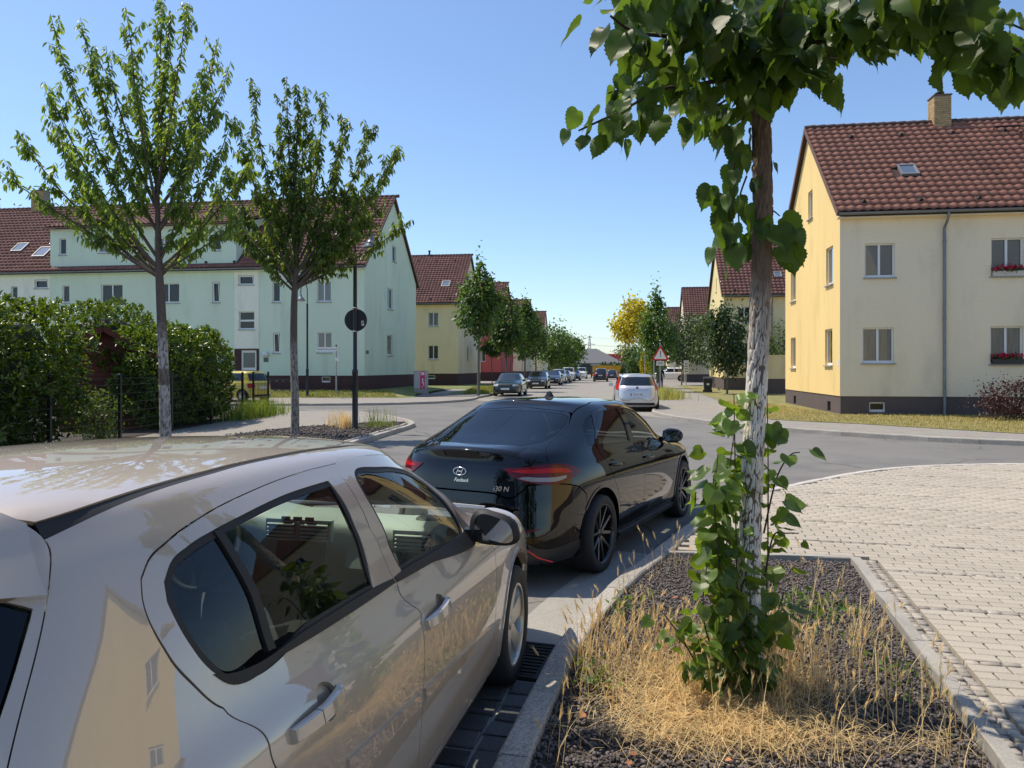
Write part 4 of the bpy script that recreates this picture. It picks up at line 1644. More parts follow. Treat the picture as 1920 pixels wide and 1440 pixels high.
def wheel(parent, x, s_, r, width, rim, style, side, lod=1):
    """wheel > rim, disc ...; centre at (s_, x, r)"""
    key = (r, width, rim, style, lod)
    seg = 40 if lod else 20
    if key not in WHEELS:
        h = width / 2
        t = MB().lathe([(rim * 1.0, -h * .9), (rim * 1.04, -h), (r * .94, -h), (r * .985, -h * .84), (r, -h * .55), (r, h * .55), (r * .985, h * .84), (r * .94, h), (rim * 1.06, h * 1.0), (rim, h * .90), (rim * .97, h * .7), (rim * .94, -h * .9)], axis='x', seg=seg)
        o = MB()
        face = h * .62
        if style == 'five':                      # broad sculpted five-spoke
            o.lathe([(rim * 1.015, h * .93), (rim * .965, h * .93), (rim * .945, h * .75), (rim * .93, -h * .6)], axis='x', seg=seg)
            o.lathe([(.0, face * 1.02), (rim * .15, face * 1.02), (rim * .20, face * .85), (rim * .22, 0)], axis='x', seg=20)
            for k in range(5):
                a = 2 * math.pi * k / 5 + .3
                ca, sa = math.cos(a), math.sin(a)

                def pt(rr, w, hh):
                    return (hh, rr * ca - w * sa, rr * sa + w * ca)
                A_, B_ = rim * .15, rim * .955
                M_ = rim * .55
                o.add([pt(A_, -.045, face * .98), pt(A_, .045, face * .98), pt(M_, .048, face * 1.14), pt(M_, -.048, face * 1.14), pt(B_, -.075, face * 1.32), pt(B_, .075, face * 1.32),
                       pt(A_, -.055, face * .3), pt(A_, .055, face * .3), pt(M_, .062, face * .55), pt(M_, -.062, face * .55), pt(B_, -.088, face * .8), pt(B_, .088, face * .8)],
                      [(0, 1, 2, 3), (3, 2, 5, 4), (0, 3, 9, 6), (3, 4, 10, 9), (1, 7, 8, 2), (2, 8, 11, 5)])
        elif style == 'y':                       # slim forked spokes
            o.lathe([(rim * 1.012, h * .95), (rim * .975, h * .95), (rim * .96, h * .7), (rim * .95, -h * .6)], axis='x', seg=seg)
            o.lathe([(.0, face), (rim * .15, face), (rim * .19, face * .7), (rim * .2, 0)], axis='x', seg=20)
            for k in range(5):
                a = 2 * math.pi * k / 5 + .2
                for sg in (-1, 1):
                    def pt(rr, aa, hh, w):
                        c_, s2 = math.cos(aa), math.sin(aa)
                        return (hh, rr * c_ - w * s2, rr * s2 + w * c_)
                    a1, a2 = a + sg * .10, a + sg * .34
                    A_, B_ = rim * .14, rim * .965
                    o.add([pt(A_, a1, face, -.014), pt(A_, a1, face, .014), pt(B_, a2, face * 1.3, .012), pt(B_, a2, face * 1.3, -.012),
                           pt(A_, a1, face * .3, -.02), pt(A_, a1, face * .3, .02), pt(B_, a2, face * .8, .018), pt(B_, a2, face * .8, -.018)],
                          [(0, 1, 2, 3), (0, 3, 7, 4), (1, 5, 6, 2)])
        else:                                    # simple distant wheel
            o.lathe([(rim, h * .9), (rim * .9, h * .7), (rim * .85, h * .4)], axis='x', seg=seg)
            for k in range(7):
                a = 2 * math.pi * k / 7
                ca, sa = math.cos(a), math.sin(a)
                o.add([(h * .72, -.03 * -sa, -.03 * ca), (h * .72, .03 * -sa, .03 * ca), (h * .8, rim * .9 * ca - .03 * sa, rim * .9 * sa + .03 * ca), (h * .8, rim * .9 * ca + .03 * sa, rim * .9 * sa - .03 * ca)], [(0, 1, 2, 3)])
            o.lathe([(0, h * .78), (rim * .25, h * .76), (rim * .28, h * .5)], axis='x', seg=14)
        d = MB().lathe([(.04, h * .12), (rim * .80, h * .12), (rim * .80, -h * .05), (.04, -h * .05)], axis='x', seg=24)
        tw = t.build('wheel', m_tyre)
        rmat = {'five': m_alloy, 'y': m_alloy_d}.get(style, m_alloy)
        ro = o.build('rim', rmat)
        do = d.build('brake_disc', m_disc)
        WHEELS[key] = (tw.data, ro.data, do.data)
        for q in (tw, ro, do):
            bpy.data.objects.remove(q)
    me = WHEELS[key]
    w = obj('wheel', me[0], None, parent, (s_ * side, x, r))
    if side < 0:
        w.rotation_euler = (0, 0, math.pi)
    obj('rim', me[1], None, w)
    if lod:
        obj('brake_disc', me[2], None, w)
        if style == 'y':
            bb = MB()
            bb.lathe([(rim * .52, width * .02), (rim * .52, width * .2), (rim * .86, width * .2), (rim * .86, width * .02)], axis='x', seg=8, a0=-.75, a1=.75)
            q = bb.build('caliper', m_caliper, w)
            q.rotation_euler = (math.pi * .95, 0, 0)
            # machined spoke edges
            e = MB()
            face = width / 2 * .62
            for k in range(5):
                a = 2 * math.pi * k / 5 + .2
                for sg in (-1, 1):
                    a1, a2 = a + sg * .10, a + sg * .34
                    p0 = (face + .002, rim * .2 * math.cos(a1), rim * .2 * math.sin(a1))
                    p1 = (face * 1.3 + .002, rim * .95 * math.cos(a2), rim * .95 * math.sin(a2))
                    e.tube([p0, p1], .0035, 5)
            e.build('spoke_edge', m_alloy_edge, w)
    return w


def underbody(parent, L_, W, wb0, wb1, rw, low=.20):
    mb = MB()
    mb.box(-W * .72, .25, low, W * .72, L_ - .25, low + .12)
    for xx in (wb0, wb1):
        for sd in (-1, 1):
            # wheel well
            mb.lathe([(rw + .055, 0), (rw + .055, .30)], (sd * W if sd < 0 else W - .30, xx, rw), axis='x', seg=16, a0=-.2, a1=math.pi + .2) if False else None
            vs, fs = [], []
            for k in range(15):
                a = -.25 + (math.pi + .5) * k / 14
                for q in (W - .035, W - .34):
                    vs.append((sd * q, xx + (rw + .05) * math.cos(a), rw + (rw + .05) * math.sin(a)))
            fs = [(2 * k, 2 * k + 1, 2 * k + 3, 2 * k + 2) for k in range(14)]
            mb.add(vs, fs)
            c = len(vs)
            mb.add([(sd * (W - .34), xx + (rw + .05) * math.cos(-.25 + (math.pi + .5) * k / 14), rw + (rw + .05) * math.sin(-.25 + (math.pi + .5) * k / 14)) for k in range(15)], [tuple(range(15))])
    return mb.build('underbody', m_underbody, parent)


def seat(parent, x, y, material, head=True, lean=.25):
    """one car seat: cushion, backrest, headrest; y forward position of the cushion middle"""
    mb = MB()

    def pad(c, a, b, d, k=.8):
        c, a, b, d = map(Vector, (c, a, b, d))
        P = []
        for (i, j, l) in ((-1, -1, -1), (1, -1, -1), (1, 1, -1), (-1, 1, -1), (-1, -1, 1), (1, -1, 1), (1, 1, 1), (-1, 1, 1)):
            P.append(c + a * i + b * j + d * l)
        bm = bmesh.new()
        vv = [bm.verts.new(p) for p in P]
        for f in ((0, 3, 2, 1), (4, 5, 6, 7), (0, 1, 5, 4), (1, 2, 6, 5), (2, 3, 7, 6), (3, 0, 4, 7)):
            bm.faces.new([vv[i] for i in f])
        bmesh.ops.bevel(bm, geom=bm.edges[:], offset=min(a.length, b.length, d.length) * .6, segments=3, affect='EDGES')
        bm.verts.index_update()
        mb.add([v.co[:] for v in bm.verts], [tuple(v.index for v in f.verts) for f in bm.faces], True)
        bm.free()
    pad((x, y, .45), (.24, 0, 0), (0, .25, .03), (0, 0, .09))
    u = Vector((0, -lean, 1)).normalized()
    f = Vector((0, 1, lean)).normalized()
    pad(Vector((x, y - .28, .50)) + u * .30, (.23, 0, 0), u * .31, f * .07)
    if head:
        pad(Vector((x, y - .28, .50)) + u * .70, (.13, 0, 0), u * .085, f * .05)
    return mb.build('seat', material, parent)


def plate(parent, c, right, up, nrm, text_blocks=True, text='', w=.52, h=.11, sub=None):
    c, right, up, nrm = (Vector(v) for v in (c, right, up, nrm))
    p = MB().obox(c, right * (w / 2), up * (h / 2), nrm * .006).build('number_plate', m_plate, parent)
    if text:
        text_mesh(p, text, c + nrm * .0075 + right * .02, right, up, nrm, h * .92, m_plate_ink, sx=.82)
        MB().obox(c + nrm * .0015 - right * (w / 2 - .022), right * .02, up * (h / 2 - .004), nrm * .006).build('blue_band', mat('plate_blue', (.02, .05, .35), .4), p)
    return p


def text_mesh(parent, body, p, right, up, nrm, size, material, sx=1.0, shear=0.0, name='lettering', depth=.0):
    cu = bpy.data.curves.new('tmp_text', 'FONT')
    cu.body = body
    cu.size = size
    cu.align_x = 'CENTER'
    cu.align_y = 'CENTER'
    cu.shear = shear
    cu.extrude = depth
    cu.resolution_u = 3
    t = bpy.data.objects.new('tmp_text', cu)
    COL.objects.link(t)
    dg = bpy.context.evaluated_depsgraph_get()
    dg.update()
    me = bpy.data.meshes.new_from_object(t.evaluated_get(dg))
    bpy.data.objects.remove(t)
    me.name = name
    me.materials.clear()
    me.materials.append(material)
    o = bpy.data.objects.new(name, me)
    link(o, parent)
    M = Matrix((Vector(right), Vector(up), Vector(nrm))).transposed().to_4x4()
    o.matrix_local = Matrix.Translation(Vector(p)) @ M @ Matrix.Scale(sx, 4, (1, 0, 0))
    return o
# ------------------------------------------------------------------ beige hatchback in the foreground
ASTRA = [(.18, .18, .78, .12, 4.12, 5, 5), (.27, .24, .845, .05, 4.19, 5, 5.5), (.42, .38, .870, .0, 4.25, 4.6, 6), (.60, .55, .880, .02, 4.24, 4.4, 6),
         (.76, .71, .876, .07, 4.18, 4.4, 6), (.88, .80, .858, .10, 4.06, 4.3, 5.5), (.985, .93, .795, .14, 3.36, 4.2, 4.6), (1.20, 1.18, .720, .29, 2.98, 4.2, 4.4),
         (1.375, 1.385, .625, .40, 2.60, 4.6, 4.4), (1.445, 1.45, .555, .42, 2.48, 5, 4.8), (1.482, 1.482, .28, .43, 2.44, 6, 5), (1.49, 1.49, .0, .43, 2.43, 6, 5)]
PI = math.pi


def build_astra():
    B = Body(ASTRA, 4.25, .038, 1.0)
    car = empty('hatchback_car', (-1.55, 1.00, 0), -math.radians(12.6))
    tag(car, 'beige metallic hatchback in the foreground, roof and side close to the camera', 'car')
    pt = paint('beige', (.50, .415, .325), .15, .42, flake=.12, coat_ior=2.1)
    body = empty('body', (0, 0, 0), 0, car)
    hs = [(.574, 1.38), (.552, 1.32), (.52, 1.259), (.453, 1.151), (.392, 1.053), (.36, .95), (.335, .85), (.322, .75), (.315, .66)]
    ditch = [(.572, .534), (.744, .560), (1.114, .549), (1.467, .530), (1.867, .511), (2.2, .497), (2.39, .487)]
    ditch_in = [(x, s_ - .020) for x, s_ in ditch]
    apil = [(2.46, .52), (2.62, .557), (2.81, .600), (3.0, .645), (3.14, .68)]
    rdoor = [(1.695, 1.397), (1.45, 1.401), (1.182, 1.392), (.942, 1.369), (.798, 1.336), (.738, 1.311), (.707, 1.282), (.693, 1.245), (.690, 1.195), (.703, 1.135),
             (.751, 1.043), (.80, .985), (.844, .935), (.875, .86), (.90, .78), (.94, .70), (1.01, .62), (1.085, .52), (1.125, .42), (1.135, .305)]
    bline = [(1.695, 1.397), (1.690, 1.30), (1.70, 1.183), (1.735, 1.08), (1.777, .977), (1.805, .90), (1.815, .84), (1.80, .70), (1.775, .56), (1.765, .42), (1.76, .305)]
    ftop = [(1.695, 1.397), (2.02, 1.388), (2.27, 1.353), (2.42, 1.305), (2.57, 1.235), (2.69, 1.14), (2.78, 1.04), (2.84, .95), (2.889, .847)]
    ffront = [(2.889, .847), (2.862, .78), (2.845, .70), (2.825, .60), (2.79, .45), (2.765, .305)]
    rarch = arch(.75, .33, .372, 133, -4)
    farch = arch(3.364, .33, .385, 38, 186)
    # side frame: quarter panel, sill, roof frame, windscreen pillar
    outl = S_(hs) + S_([(.42, .648), (.48, .615)]) + S_(rarch) + S_([(1.125, .26), (1.16, .195), (2.74, .195), (2.768, .25), (2.765, .302)]) + \
        S_([(1.76, .302), (1.135, .302)]) + S_(list(reversed(rdoor))[1:]) + S_(ftop[1:]) + S_([(2.93, .885)]) + T_(list(reversed(apil))) + T_(list(reversed(ditch)))
    # rear door / front door
    rd = S_(rdoor) + S_(list(reversed(bline))[:-1])
    fd = S_(bline) + S_(list(reversed(ffront))) + S_(list(reversed(ftop))[1:-1])
    rglass = [(.825, 1.042), (.80, 1.067), (.770, 1.12), (.750, 1.185), (.745, 1.225), (.755, 1.262), (.785, 1.291), (.851, 1.315), (.947, 1.331), (1.067, 1.343), (1.27, 1.357), (1.575, 1.357),
              (1.597, 1.30), (1.606, 1.20), (1.604, 1.08), (1.595, 1.013), (1.2, 1.028)]
    fglass = [(1.797, 1.357), (2.016, 1.344), (2.218, 1.314), (2.37, 1.272), (2.50, 1.213), (2.60, 1.128), (2.664, 1.045), (2.66, .995), (2.628, .968), (2.2, .990), (1.845, 1.006), (1.80, 1.10), (1.785, 1.22)]

    def grow(pl, d):
        P_ = np.array(pl)
        c = P_.mean(0)
        t = np.roll(P_, -1, 0) - np.roll(P_, 1, 0)
        t /= np.linalg.norm(t, axis=1, keepdims=True)
        nn = np.stack([t[:, 1], -t[:, 0]], -1)
        if np.sum((P_ - c) * nn) < 0:
            nn = -nn
        return [tuple(p) for p in P_ + nn * d]
    for sd in (1, -1):
        B.panel('side_frame', outl, pt, body, side=sd, step=.03)
        for nm, pl, gl, hc, hx in (('rear_door', rd, rglass, (1.135, .862), (.955, 1.195, .856)), ('front_door', fd, fglass, (2.035, .826), (1.845, 2.10, .819))):
            cup = S_(arch(hc[0], hc[1], .045, 0, 342, 19))
            d = B.panel(nm, pl, pt, car, holes=[S_(gl), cup], side=sd, step=.03)
            B.panel('handle_cup', S_(arch(hc[0], hc[1], .056, 0, 342, 19)), pt, d, side=sd, off=-.016, flange=0)
            # rubber frame between sheet metal and glass
            B.panel('window_seal', S_(grow(gl, .012)), m_rubber, d, holes=[S_(grow(gl, -.016))], side=sd, off=-.0035, flange=.012, gap=.001)
            inner = grow(gl, -.014)
            if nm == 'rear_door':
                div = [(.958, 1.36), (.990, 1.36), (1.035, 1.02), (1.000, 1.02)]
                B.panel('window_divider', S_([(.945, 1.331), (.975, 1.334), (1.024, 1.032), (.990, 1.034)]), m_rubber, d, side=sd, off=.001)
                fw_ = [p for p in inner if p[0] > .99]
                qg = [p for p in inner if p[0] < .96]
                rw = [(.985, 1.322)] + [p for p in inner if p[0] > .99 and p[1] > 1.3] + [p for p in inner if p[0] > 1.2 and p[1] <= 1.3] + [(1.015, 1.045)]
                B.panel('quarter_window', S_([(.985, 1.046)] + qg + [(.945, 1.318)]), m_glass_dark, d, side=sd, off=-.007, flange=0)
                B.panel('window', S_(rw), m_glass_car, d, side=sd, off=-.007, flange=0)
                strip_ = [(.80, 1.056), (.835, 1.044), (1.2, 1.031), (1.70, 1.009), (1.752, 1.004), (1.764, .986), (1.58, .990), (1.035, 1.011), (.835, 1.022)]
            else:
                B.panel('window', S_(inner), m_glass_green, d, side=sd, off=-.007, flange=0)
                strip_ = [(1.768, 1.004), (1.845, 1.006), (2.2, .991), (2.66, .970), (2.70, .925), (2.119, .962), (1.78, .983)]
            B.panel('belt_strip', S_(strip_), m_rubber, d, side=sd, off=.004, flange=.008, gap=.0005)
            # inner trim
            low = [p for p in (rdoor if nm == 'rear_door' else ffront) if p[1] < .98]
            if nm == 'rear_door':
                tr = [(1.77, .99), (1.77, .33), (1.13, .33), (1.0, .62), (.86, .95), (.83, 1.02)]
            else:
                tr = [(1.77, .99), (1.77, .33), (2.75, .33), (2.80, .60), (2.86, .9), (2.66, .95)]
            B.panel('door_trim', S_(tr), m_dash, d, side=sd, off=-.055, flange=0, step=.08)
            # handle: two-piece bar
            a, b, zz = hx
            hb = MB()
            n_ = 10
            for (f0, f1) in ((0, .36), (.375, 1)):
                ring = []
                for k in range(n_ + 1):
                    f = f0 + (f1 - f0) * k / n_
                    x = a + (b - a) * f
                    o_ = .010 + .024 * math.sin(math.pi * min(max(f, .0), 1)) ** .7
                    p = B.at('s', x, zz + (x - a) * .03, o_, sd)
                    ring.append(p)
                hh = .0195
                strips = []
                for k in range(n_):
                    p, q = ring[k], ring[k + 1]
                    t = (q - p)
                    nn = Vector((sd, 0, .25)).normalized()
                    upv = Vector((-.25 * sd, 0, 1)).normalized()
                    w0 = hh * (.9 + .1 * math.sin(math.pi * (f0 + (f1 - f0) * k / n_)))
                    prof = []
                    for c_ in (p, q):
                        prof.append([c_ + upv * w0 * 1.05 - nn * .014, c_ + upv * w0 - nn * .002, c_ + upv * w0 * .78 + nn * .006, c_ - upv * w0 * .78 + nn * .006, c_ - upv * w0 - nn * .002, c_ - upv * w0 * 1.05 - nn * .014])
                    strips.append(prof)
                for j in range(5):
                    vs = []
                    for k in range(n_):
                        vs += [strips[k][0][j], strips[k][0][j + 1]]
                    vs += [strips[-1][1][j], strips[-1][1][j + 1]]
                    hb.add(vs, [(2 * k, 2 * k + 1, 2 * k + 3, 2 * k + 2) for k in range(n_)], True)
                hb.add(strips[0][0], [tuple(range(6))])
                hb.add(strips[-1][1], [tuple(range(6))])
            hb.build('handle', pt, d)
            # protective moulding low on the door
            xs = (1.19, 1.74) if nm == 'rear_door' else (1.79, 2.70)
            zl = lambda x: .665 - (x - 1.2) * .105
            B.panel('rub_strip', S_([(xs[0], zl(xs[0]) - .03), (xs[1], zl(xs[1]) - .03), (xs[1], zl(xs[1]) + .022), (xs[0], zl(xs[0]) + .022)]), pt, d, side=sd, off=.009, flange=.012)
        # front wing
        wing = S_([(2.765, .30), (2.79, .45), (2.825, .60), (2.845, .70), (2.862, .78), (2.889, .847), (2.93, .885)]) + T_([(3.16, .74), (3.5, .745), (3.8, .715), (3.96, .66)]) + \
            S_([(3.90, .66), (3.78, .60)]) + S_(farch) + S_([(2.97, .25), (2.80, .25)])
        B.panel('front_wing', wing, pt, body, side=sd)
        B.panel('arch_lip', S_(arch(3.364, .33, .402, 38, 186)) + S_(list(reversed(arch(3.364, .33, .386, 38, 186)))), pt, body, side=sd, off=.006, flange=.05, gap=0)
        # roof strip in the ditch
        B.panel('roof_strip', T_(ditch) + T_(list(reversed(ditch_in))), m_rubber, body, side=sd, off=-.005, flange=.01, gap=0)
        # lamps
        tl = B.panel('tail_lamp', S_([(.335, .72), (.345, .82), (.37, .93), (.40, 1.03)]) + Rr([(.60, 1.0), (.55, .95), (.55, .74)]), m_red_lamp, body, side=sd, off=.006)
        B.panel('headlight', [('f', .76, .69), ('f', .70, .765), ('f', .45, .72), ('f', .40, .64), ('f', .62, .61)], m_clear_lamp, body, side=sd, off=.004)
        # mirror
        sd_ = sd
        mb = MB()
        bm = bmesh.new()
        bmesh.ops.create_uvsphere(bm, u_segments=24, v_segments=16, radius=1)
        for v in bm.verts:
            x, y, z = v.co
            e = 2.6
            r_ = (abs(x) ** e + abs(y) ** e + abs(z) ** e) ** (-1 / e)
            x, y, z = x * r_, y * r_, z * r_
            y = max(y, -.62)
            v.co = (x * .118 * (1 - .12 * z) + .01 * z, y * .085 + .03 * abs(x) * 0, z * .078 * (1 - .12 * x) - .012 * x)
        bm.verts.index_update()
        mb.add([v.co[:] for v in bm.verts], [tuple(v.index for v in f.verts) for f in bm.faces], True)
        bm.free()
        mo = mb.build('wing_mirror', pt, car, (.905 * sd, 2.73, .985))
        gm_ = MB()
        N_ = 28
        og, ig, gg = [], [], []
        for k in range(N_):
            a = 2 * PI * k / N_
            e = 3.2
            c_, s2 = math.cos(a), math.sin(a)
            r_ = (abs(c_) ** e + abs(s2) ** e) ** (-1 / e)
            u, w = c_ * r_, s2 * r_
            f = lambda q, y: (u * .112 * q * (1 - .10 * w), y, w * .074 * q * (1 - .12 * u) - .012 * u)
            og.append(f(1.03, -.050))
            ig.append(f(.83, -.066))
            q_ = f(.83, -.054)
            gg.append((q_[0], q_[1] - .16 * q_[2] - .18 * q_[0] - .012, q_[2]))
        gm_.add([(p[0], p[1] + .03, p[2]) for p in og] + og, [(k, (k + 1) % N_, N_ + (k + 1) % N_, N_ + k) for k in range(N_)], True)
        gm_.add(og + ig, [(k, (k + 1) % N_, N_ + (k + 1) % N_, N_ + k) for k in range(N_)], True)
        gm_.add(ig + gg, [(k, (k + 1) % N_, N_ + (k + 1) % N_, N_ + k) for k in range(N_)], True)
        gm_.build('surround', m_rubber, mo)
        MB().add(gg, [tuple(range(N_))]).build('mirror_pane', m_mirror, mo)
        if sd < 0:
            mo.scale = (-1, 1, 1)
        MB().add([(0, 0, 0)], [])
        ft = MB()
        ft.obox((.80 * sd, 2.70, .955), (.05, 0, 0), (0, .03, 0), (0, 0, .022))
        ft.build('mirror_foot', m_blacktrim, car)
        # small black triangle ahead of the front window
        B.panel('corner_trim', S_([(2.672, 1.03), (2.70, 1.075), (2.79, .965), (2.80, .925), (2.70, .925), (2.668, .975)]), m_blacktrim, car, side=sd, off=.003)
        for x in (.75, 3.364):
            wheel(car, x, .765, .316, .205, .215, 'five', sd)
    # centre panels
    redge = [(.560, .512), (.522, .45), (.495, .35), (.474, .2)]
    B.panel('roof', [('p', PI, 8.8)] + T_([(2.45, .25), (2.40, .40), (2.37, .466)]) + T_(list(reversed(ditch_in))[1:]) + T_(redge[1:]) + [('c', .464), ('p', PI * .25, 11), ('p', PI / 2, 11), ('p', PI * .75, 11), ('p', PI, 11)], pt, body, weld=True)
    B.panel('roof_lining', [('p', PI, 9.0)] + T_([(2.35, .40), (1.9, .45), (1.2, .48), (.75, .47)]) + [('p', 0, 9.6), ('p', 0, 11), ('p', PI / 2, 11), ('p', PI, 11)], m_dash, body, weld=True, off=-.04, flange=0, step=.08)
    B.panel('windscreen', [('p', PI, 6.1)] + T_([(3.20, .5), (3.12, .66), (2.97, .632), (2.78, .586), (2.44, .498), (2.46, .4), (2.50, .25)]) + [('p', PI, 8.7)], m_glass_green, body, weld=True, off=-.004, flange=0)
    seam = []
    for (x, z) in hs:
        p = B.at('s', x, z)
        seam.append((p[0], z))
    tg = [('p', 0, 9.5), ('p', 0, 11), ('c', .458)] + T_(list(reversed(redge))) + Rr(seam) + Rr([(.5, .65), (.25, .645), (0, .642), (0, .8), (0, .975), (.3, .98), (.58, .99), (.626, 1.03), (.603, 1.13), (.585, 1.21), (.570, 1.275), (.54, 1.292), (.3, 1.305), (0, 1.315)])
    gate = B.panel('tailgate', tg, pt, car, weld=True)
    B.panel('rear_window', Rr([(0, .977), (.3, .982), (.58, .992), (.624, 1.03), (.601, 1.13), (.583, 1.21), (.568, 1.273), (.54, 1.290), (.3, 1.303), (0, 1.313)]), m_glass_vdark, gate, weld=True, off=-.003, flange=0)
    B.panel('spoiler', [('p', 0, 9.5), ('p', 0, 11), ('c', .452)] + T_([(.464, .2), (.485, .35), (.515, .45), (.552, .508)]) + Rr([(seam[1][0] - .01, 1.32), (seam[2][0] - .010, 1.287), (.54, 1.292), (.3, 1.308), (0, 1.318)]), pt, gate, weld=True, off=.026, flange=.03)
    B.panel('rear_bumper', [('p', 0, .1)] + S_([(.40, .21), (.38, .30), (.395, .44), (.43, .52), (.48, .605), (.42, .643), (.315, .655)]) + Rr([(.6, .648), (.3, .64), (0, .637)]), pt, body, weld=True)
    B.panel('bonnet', [('p', PI, 5.1)] + T_([(4.03, .40), (3.955, .645), (3.8, .70), (3.5, .73), (3.18, .725), (3.24, .5)]) + [('p', PI, 5.9)], pt, body, weld=True)
    B.panel('front_bumper', [('p', PI, .1)] + S_([(3.85, .20), (3.76, .30), (3.74, .42), (3.69, .52), (3.78, .595), (3.90, .655)]) + [('f', .62, .60), ('f', .40, .63), ('f', .42, .70), ('f', 0, .72)], pt, body, weld=True)
    B.panel('grille', [('f', 0, .62), ('f', .35, .63), ('f', .36, .69), ('f', 0, .70)], m_blacktrim, body, weld=True, off=.004)
    underbody(car, 4.25, .87, .75, 3.364, .316)
    plate(car, B.at('r', 0, .78) + Vector((0, -.01, 0)), (-1, 0, 0), (0, 0, 1), (0, -1, 0))
    # ---- interior
    cab = empty('cabin', (0, 0, 0), 0, car)
    MB().box(-.72, .9, .28, .72, 2.95, .31).box(-.70, .45, .55, .70, .95, .60).build('floor', m_dash_dark, cab)
    seat(cab, .36, 1.62, m_seat_light, head=False, lean=.5)
    seat(cab, -.36, 1.66, m_seat_light)
    for x in (-.42, 0, .42):
        seat(cab, x, .86, m_seat, head=False)
    # dashboard: section swept over the width with bulges
    sec = [(3.05, .95), (2.92, .98), (2.72, .995), (2.64, .988), (2.605, .955), (2.615, .86), (2.68, .76), (2.72, .65), (2.85, .55)]
    V_, F_ = [], []
    nx = 17
    for i in range(nx):
        x = -.70 + 1.40 * i / (nx - 1)
        bul = .03 * math.exp(-(x / .17) ** 2) + .045 * math.exp(-((x + .37) / .17) ** 2)
        for (y, z) in sec:
            V_.append((x, y - .05 * math.exp(-(x / .16) ** 2) - .03 * abs(x) ** 2, z + (bul if z > .85 else 0)))
    ns = len(sec)
    for i in range(nx - 1):
        for k in range(ns - 1):
            F_.append((i * ns + k, i * ns + k + 1, (i + 1) * ns + k + 1, (i + 1) * ns + k))
    dash = MB().add(V_, F_, True).build('dashboard', m_dash, cab)
    for (cx, w_, y_, z_) in ((.55, .085, 2.588, .93), (-.57, .08, 2.588, .93), (.085, .07, 2.55, .965), (-.085, .07, 2.55, .965)):
        v = MB().obox((cx, y_, z_), (w_ + .012, 0, 0), (0, .012, 0), (0, .004, .048)).build('air_vent', m_dash, dash)
        MB().obox((cx, y_ - .006, z_), (w_, 0, 0), (0, .012, 0), (0, .004, .036)).build('vent_opening', m_dash_dark, v)
        for q in range(4):
            MB().obox((cx, y_ - .02, z_ - .026 + q * .0175), (w_ * .97, 0, 0), (0, .006, .002), (0, 0, .003)).build('vent_slat', m_dash, v)
    MB().obox((0, 2.56, .84), (.12, 0, 0), (0, .012, 0), (0, .01, .07)).build('radio', m_dash_dark, dash)
    for q in (-1, 0, 1):
        MB().obox((q * .06, 2.535, 1.018), (.02, 0, 0), (0, .006, 0), (0, 0, .009)).build('switch', m_dash_dark, dash)
    MB().lathe([(.0, .0), (.055, .0), (.06, -.006)], (.55, 2.79, 1.0), seg=20).build('round_vent', m_dash_dark, dash)
    MB().obox((.40, 2.592, .85), (.18, 0, 0), (0, .008, 0), (0, .02, .055)).build('glove_box', mat('dash_lid', (.30, .335, .31), .6), dash)
    # steering wheel
    sw = MB()
    cen = Vector((-.37, 2.36, .90))
    ax = Vector((0, -.9, .43)).normalized()
    uu = Vector((1, 0, 0))
    vv = ax.cross(uu)
    sw.tube([cen + (uu * math.cos(2 * PI * k / 32) + vv * math.sin(2 * PI * k / 32)) * .18 for k in range(33)], .016, 8, cap=False)
    sw.obox(cen - ax * .02, uu * .07, vv * .055, ax * .02)
    for a in (0, PI, -PI / 2):
        q = (uu * math.cos(a) + vv * math.sin(a))
        sw.beam(cen + q * .05, cen + q * .175, .03, .015)
    sw.tube([cen - ax * .02, cen - ax * .32], .035, 8)
    sw.build('steering_wheel', m_dash_dark, cab)
    MB().tube([(0, 2.50, 1.40), (0, 2.42, 1.345)], .008, 6).obox((0, 2.40, 1.335), (.115, 0, 0), (0, .012, 0), (0, 0, .032)).build('rear_view_mirror', m_dash_dark, cab)
    # little pendant hanging from the mirror
    pd = empty('mirror_pendant', (-1.55, 1.00, 0), -math.radians(12.6))
    tag(pd, 'dark bear shaped pendant hanging from the beige car\'s inside mirror', 'pendant')
    mb = MB()
    mb.lathe([(0, 1.305), (.018, 1.30), (.024, 1.285), (.016, 1.268), (.026, 1.25), (.036, 1.225), (.034, 1.205), (.02, 1.19), (0, 1.185)], (.045, 2.385, 0), seg=14)
    mb.obox((.045, 2.375, 1.195), (.045, 0, 0), (0, .012, 0), (0, 0, .014))
    mb.tube([(.045, 2.39, 1.33), (.045, 2.386, 1.30)], .002, 4)
    mb.build('pendant_figure', m_dash_dark, pd)
    return car


astra = build_astra()
# ------------------------------------------------------------------ black fastback parked ahead
I30 = [(.16, .16, .80, .10, 4.35, 5, 4), (.26, .24, .865, .03, 4.42, 5, 5), (.42, .38, .89, .0, 4.455, 4.4, 5.5), (.60, .54, .90, .02, 4.45, 4.0, 5.5), (.78, .70, .888, .05, 4.38, 3.9, 5.5),
       (.92, .80, .862, .075, 4.22, 3.9, 5), (1.035, .925, .80, .13, 3.50, 3.8, 4.6), (1.21, 1.16, .715, .66, 3.12, 3.8, 4.4), (1.35, 1.335, .62, 1.12, 2.72, 4.3, 4.4),
       (1.392, 1.385, .55, 1.25, 2.58, 4.9, 4.6), (1.422, 1.418, .28, 1.29, 2.54, 6, 5), (1.43, 1.427, .0, 1.29, 2.53, 6, 5)]


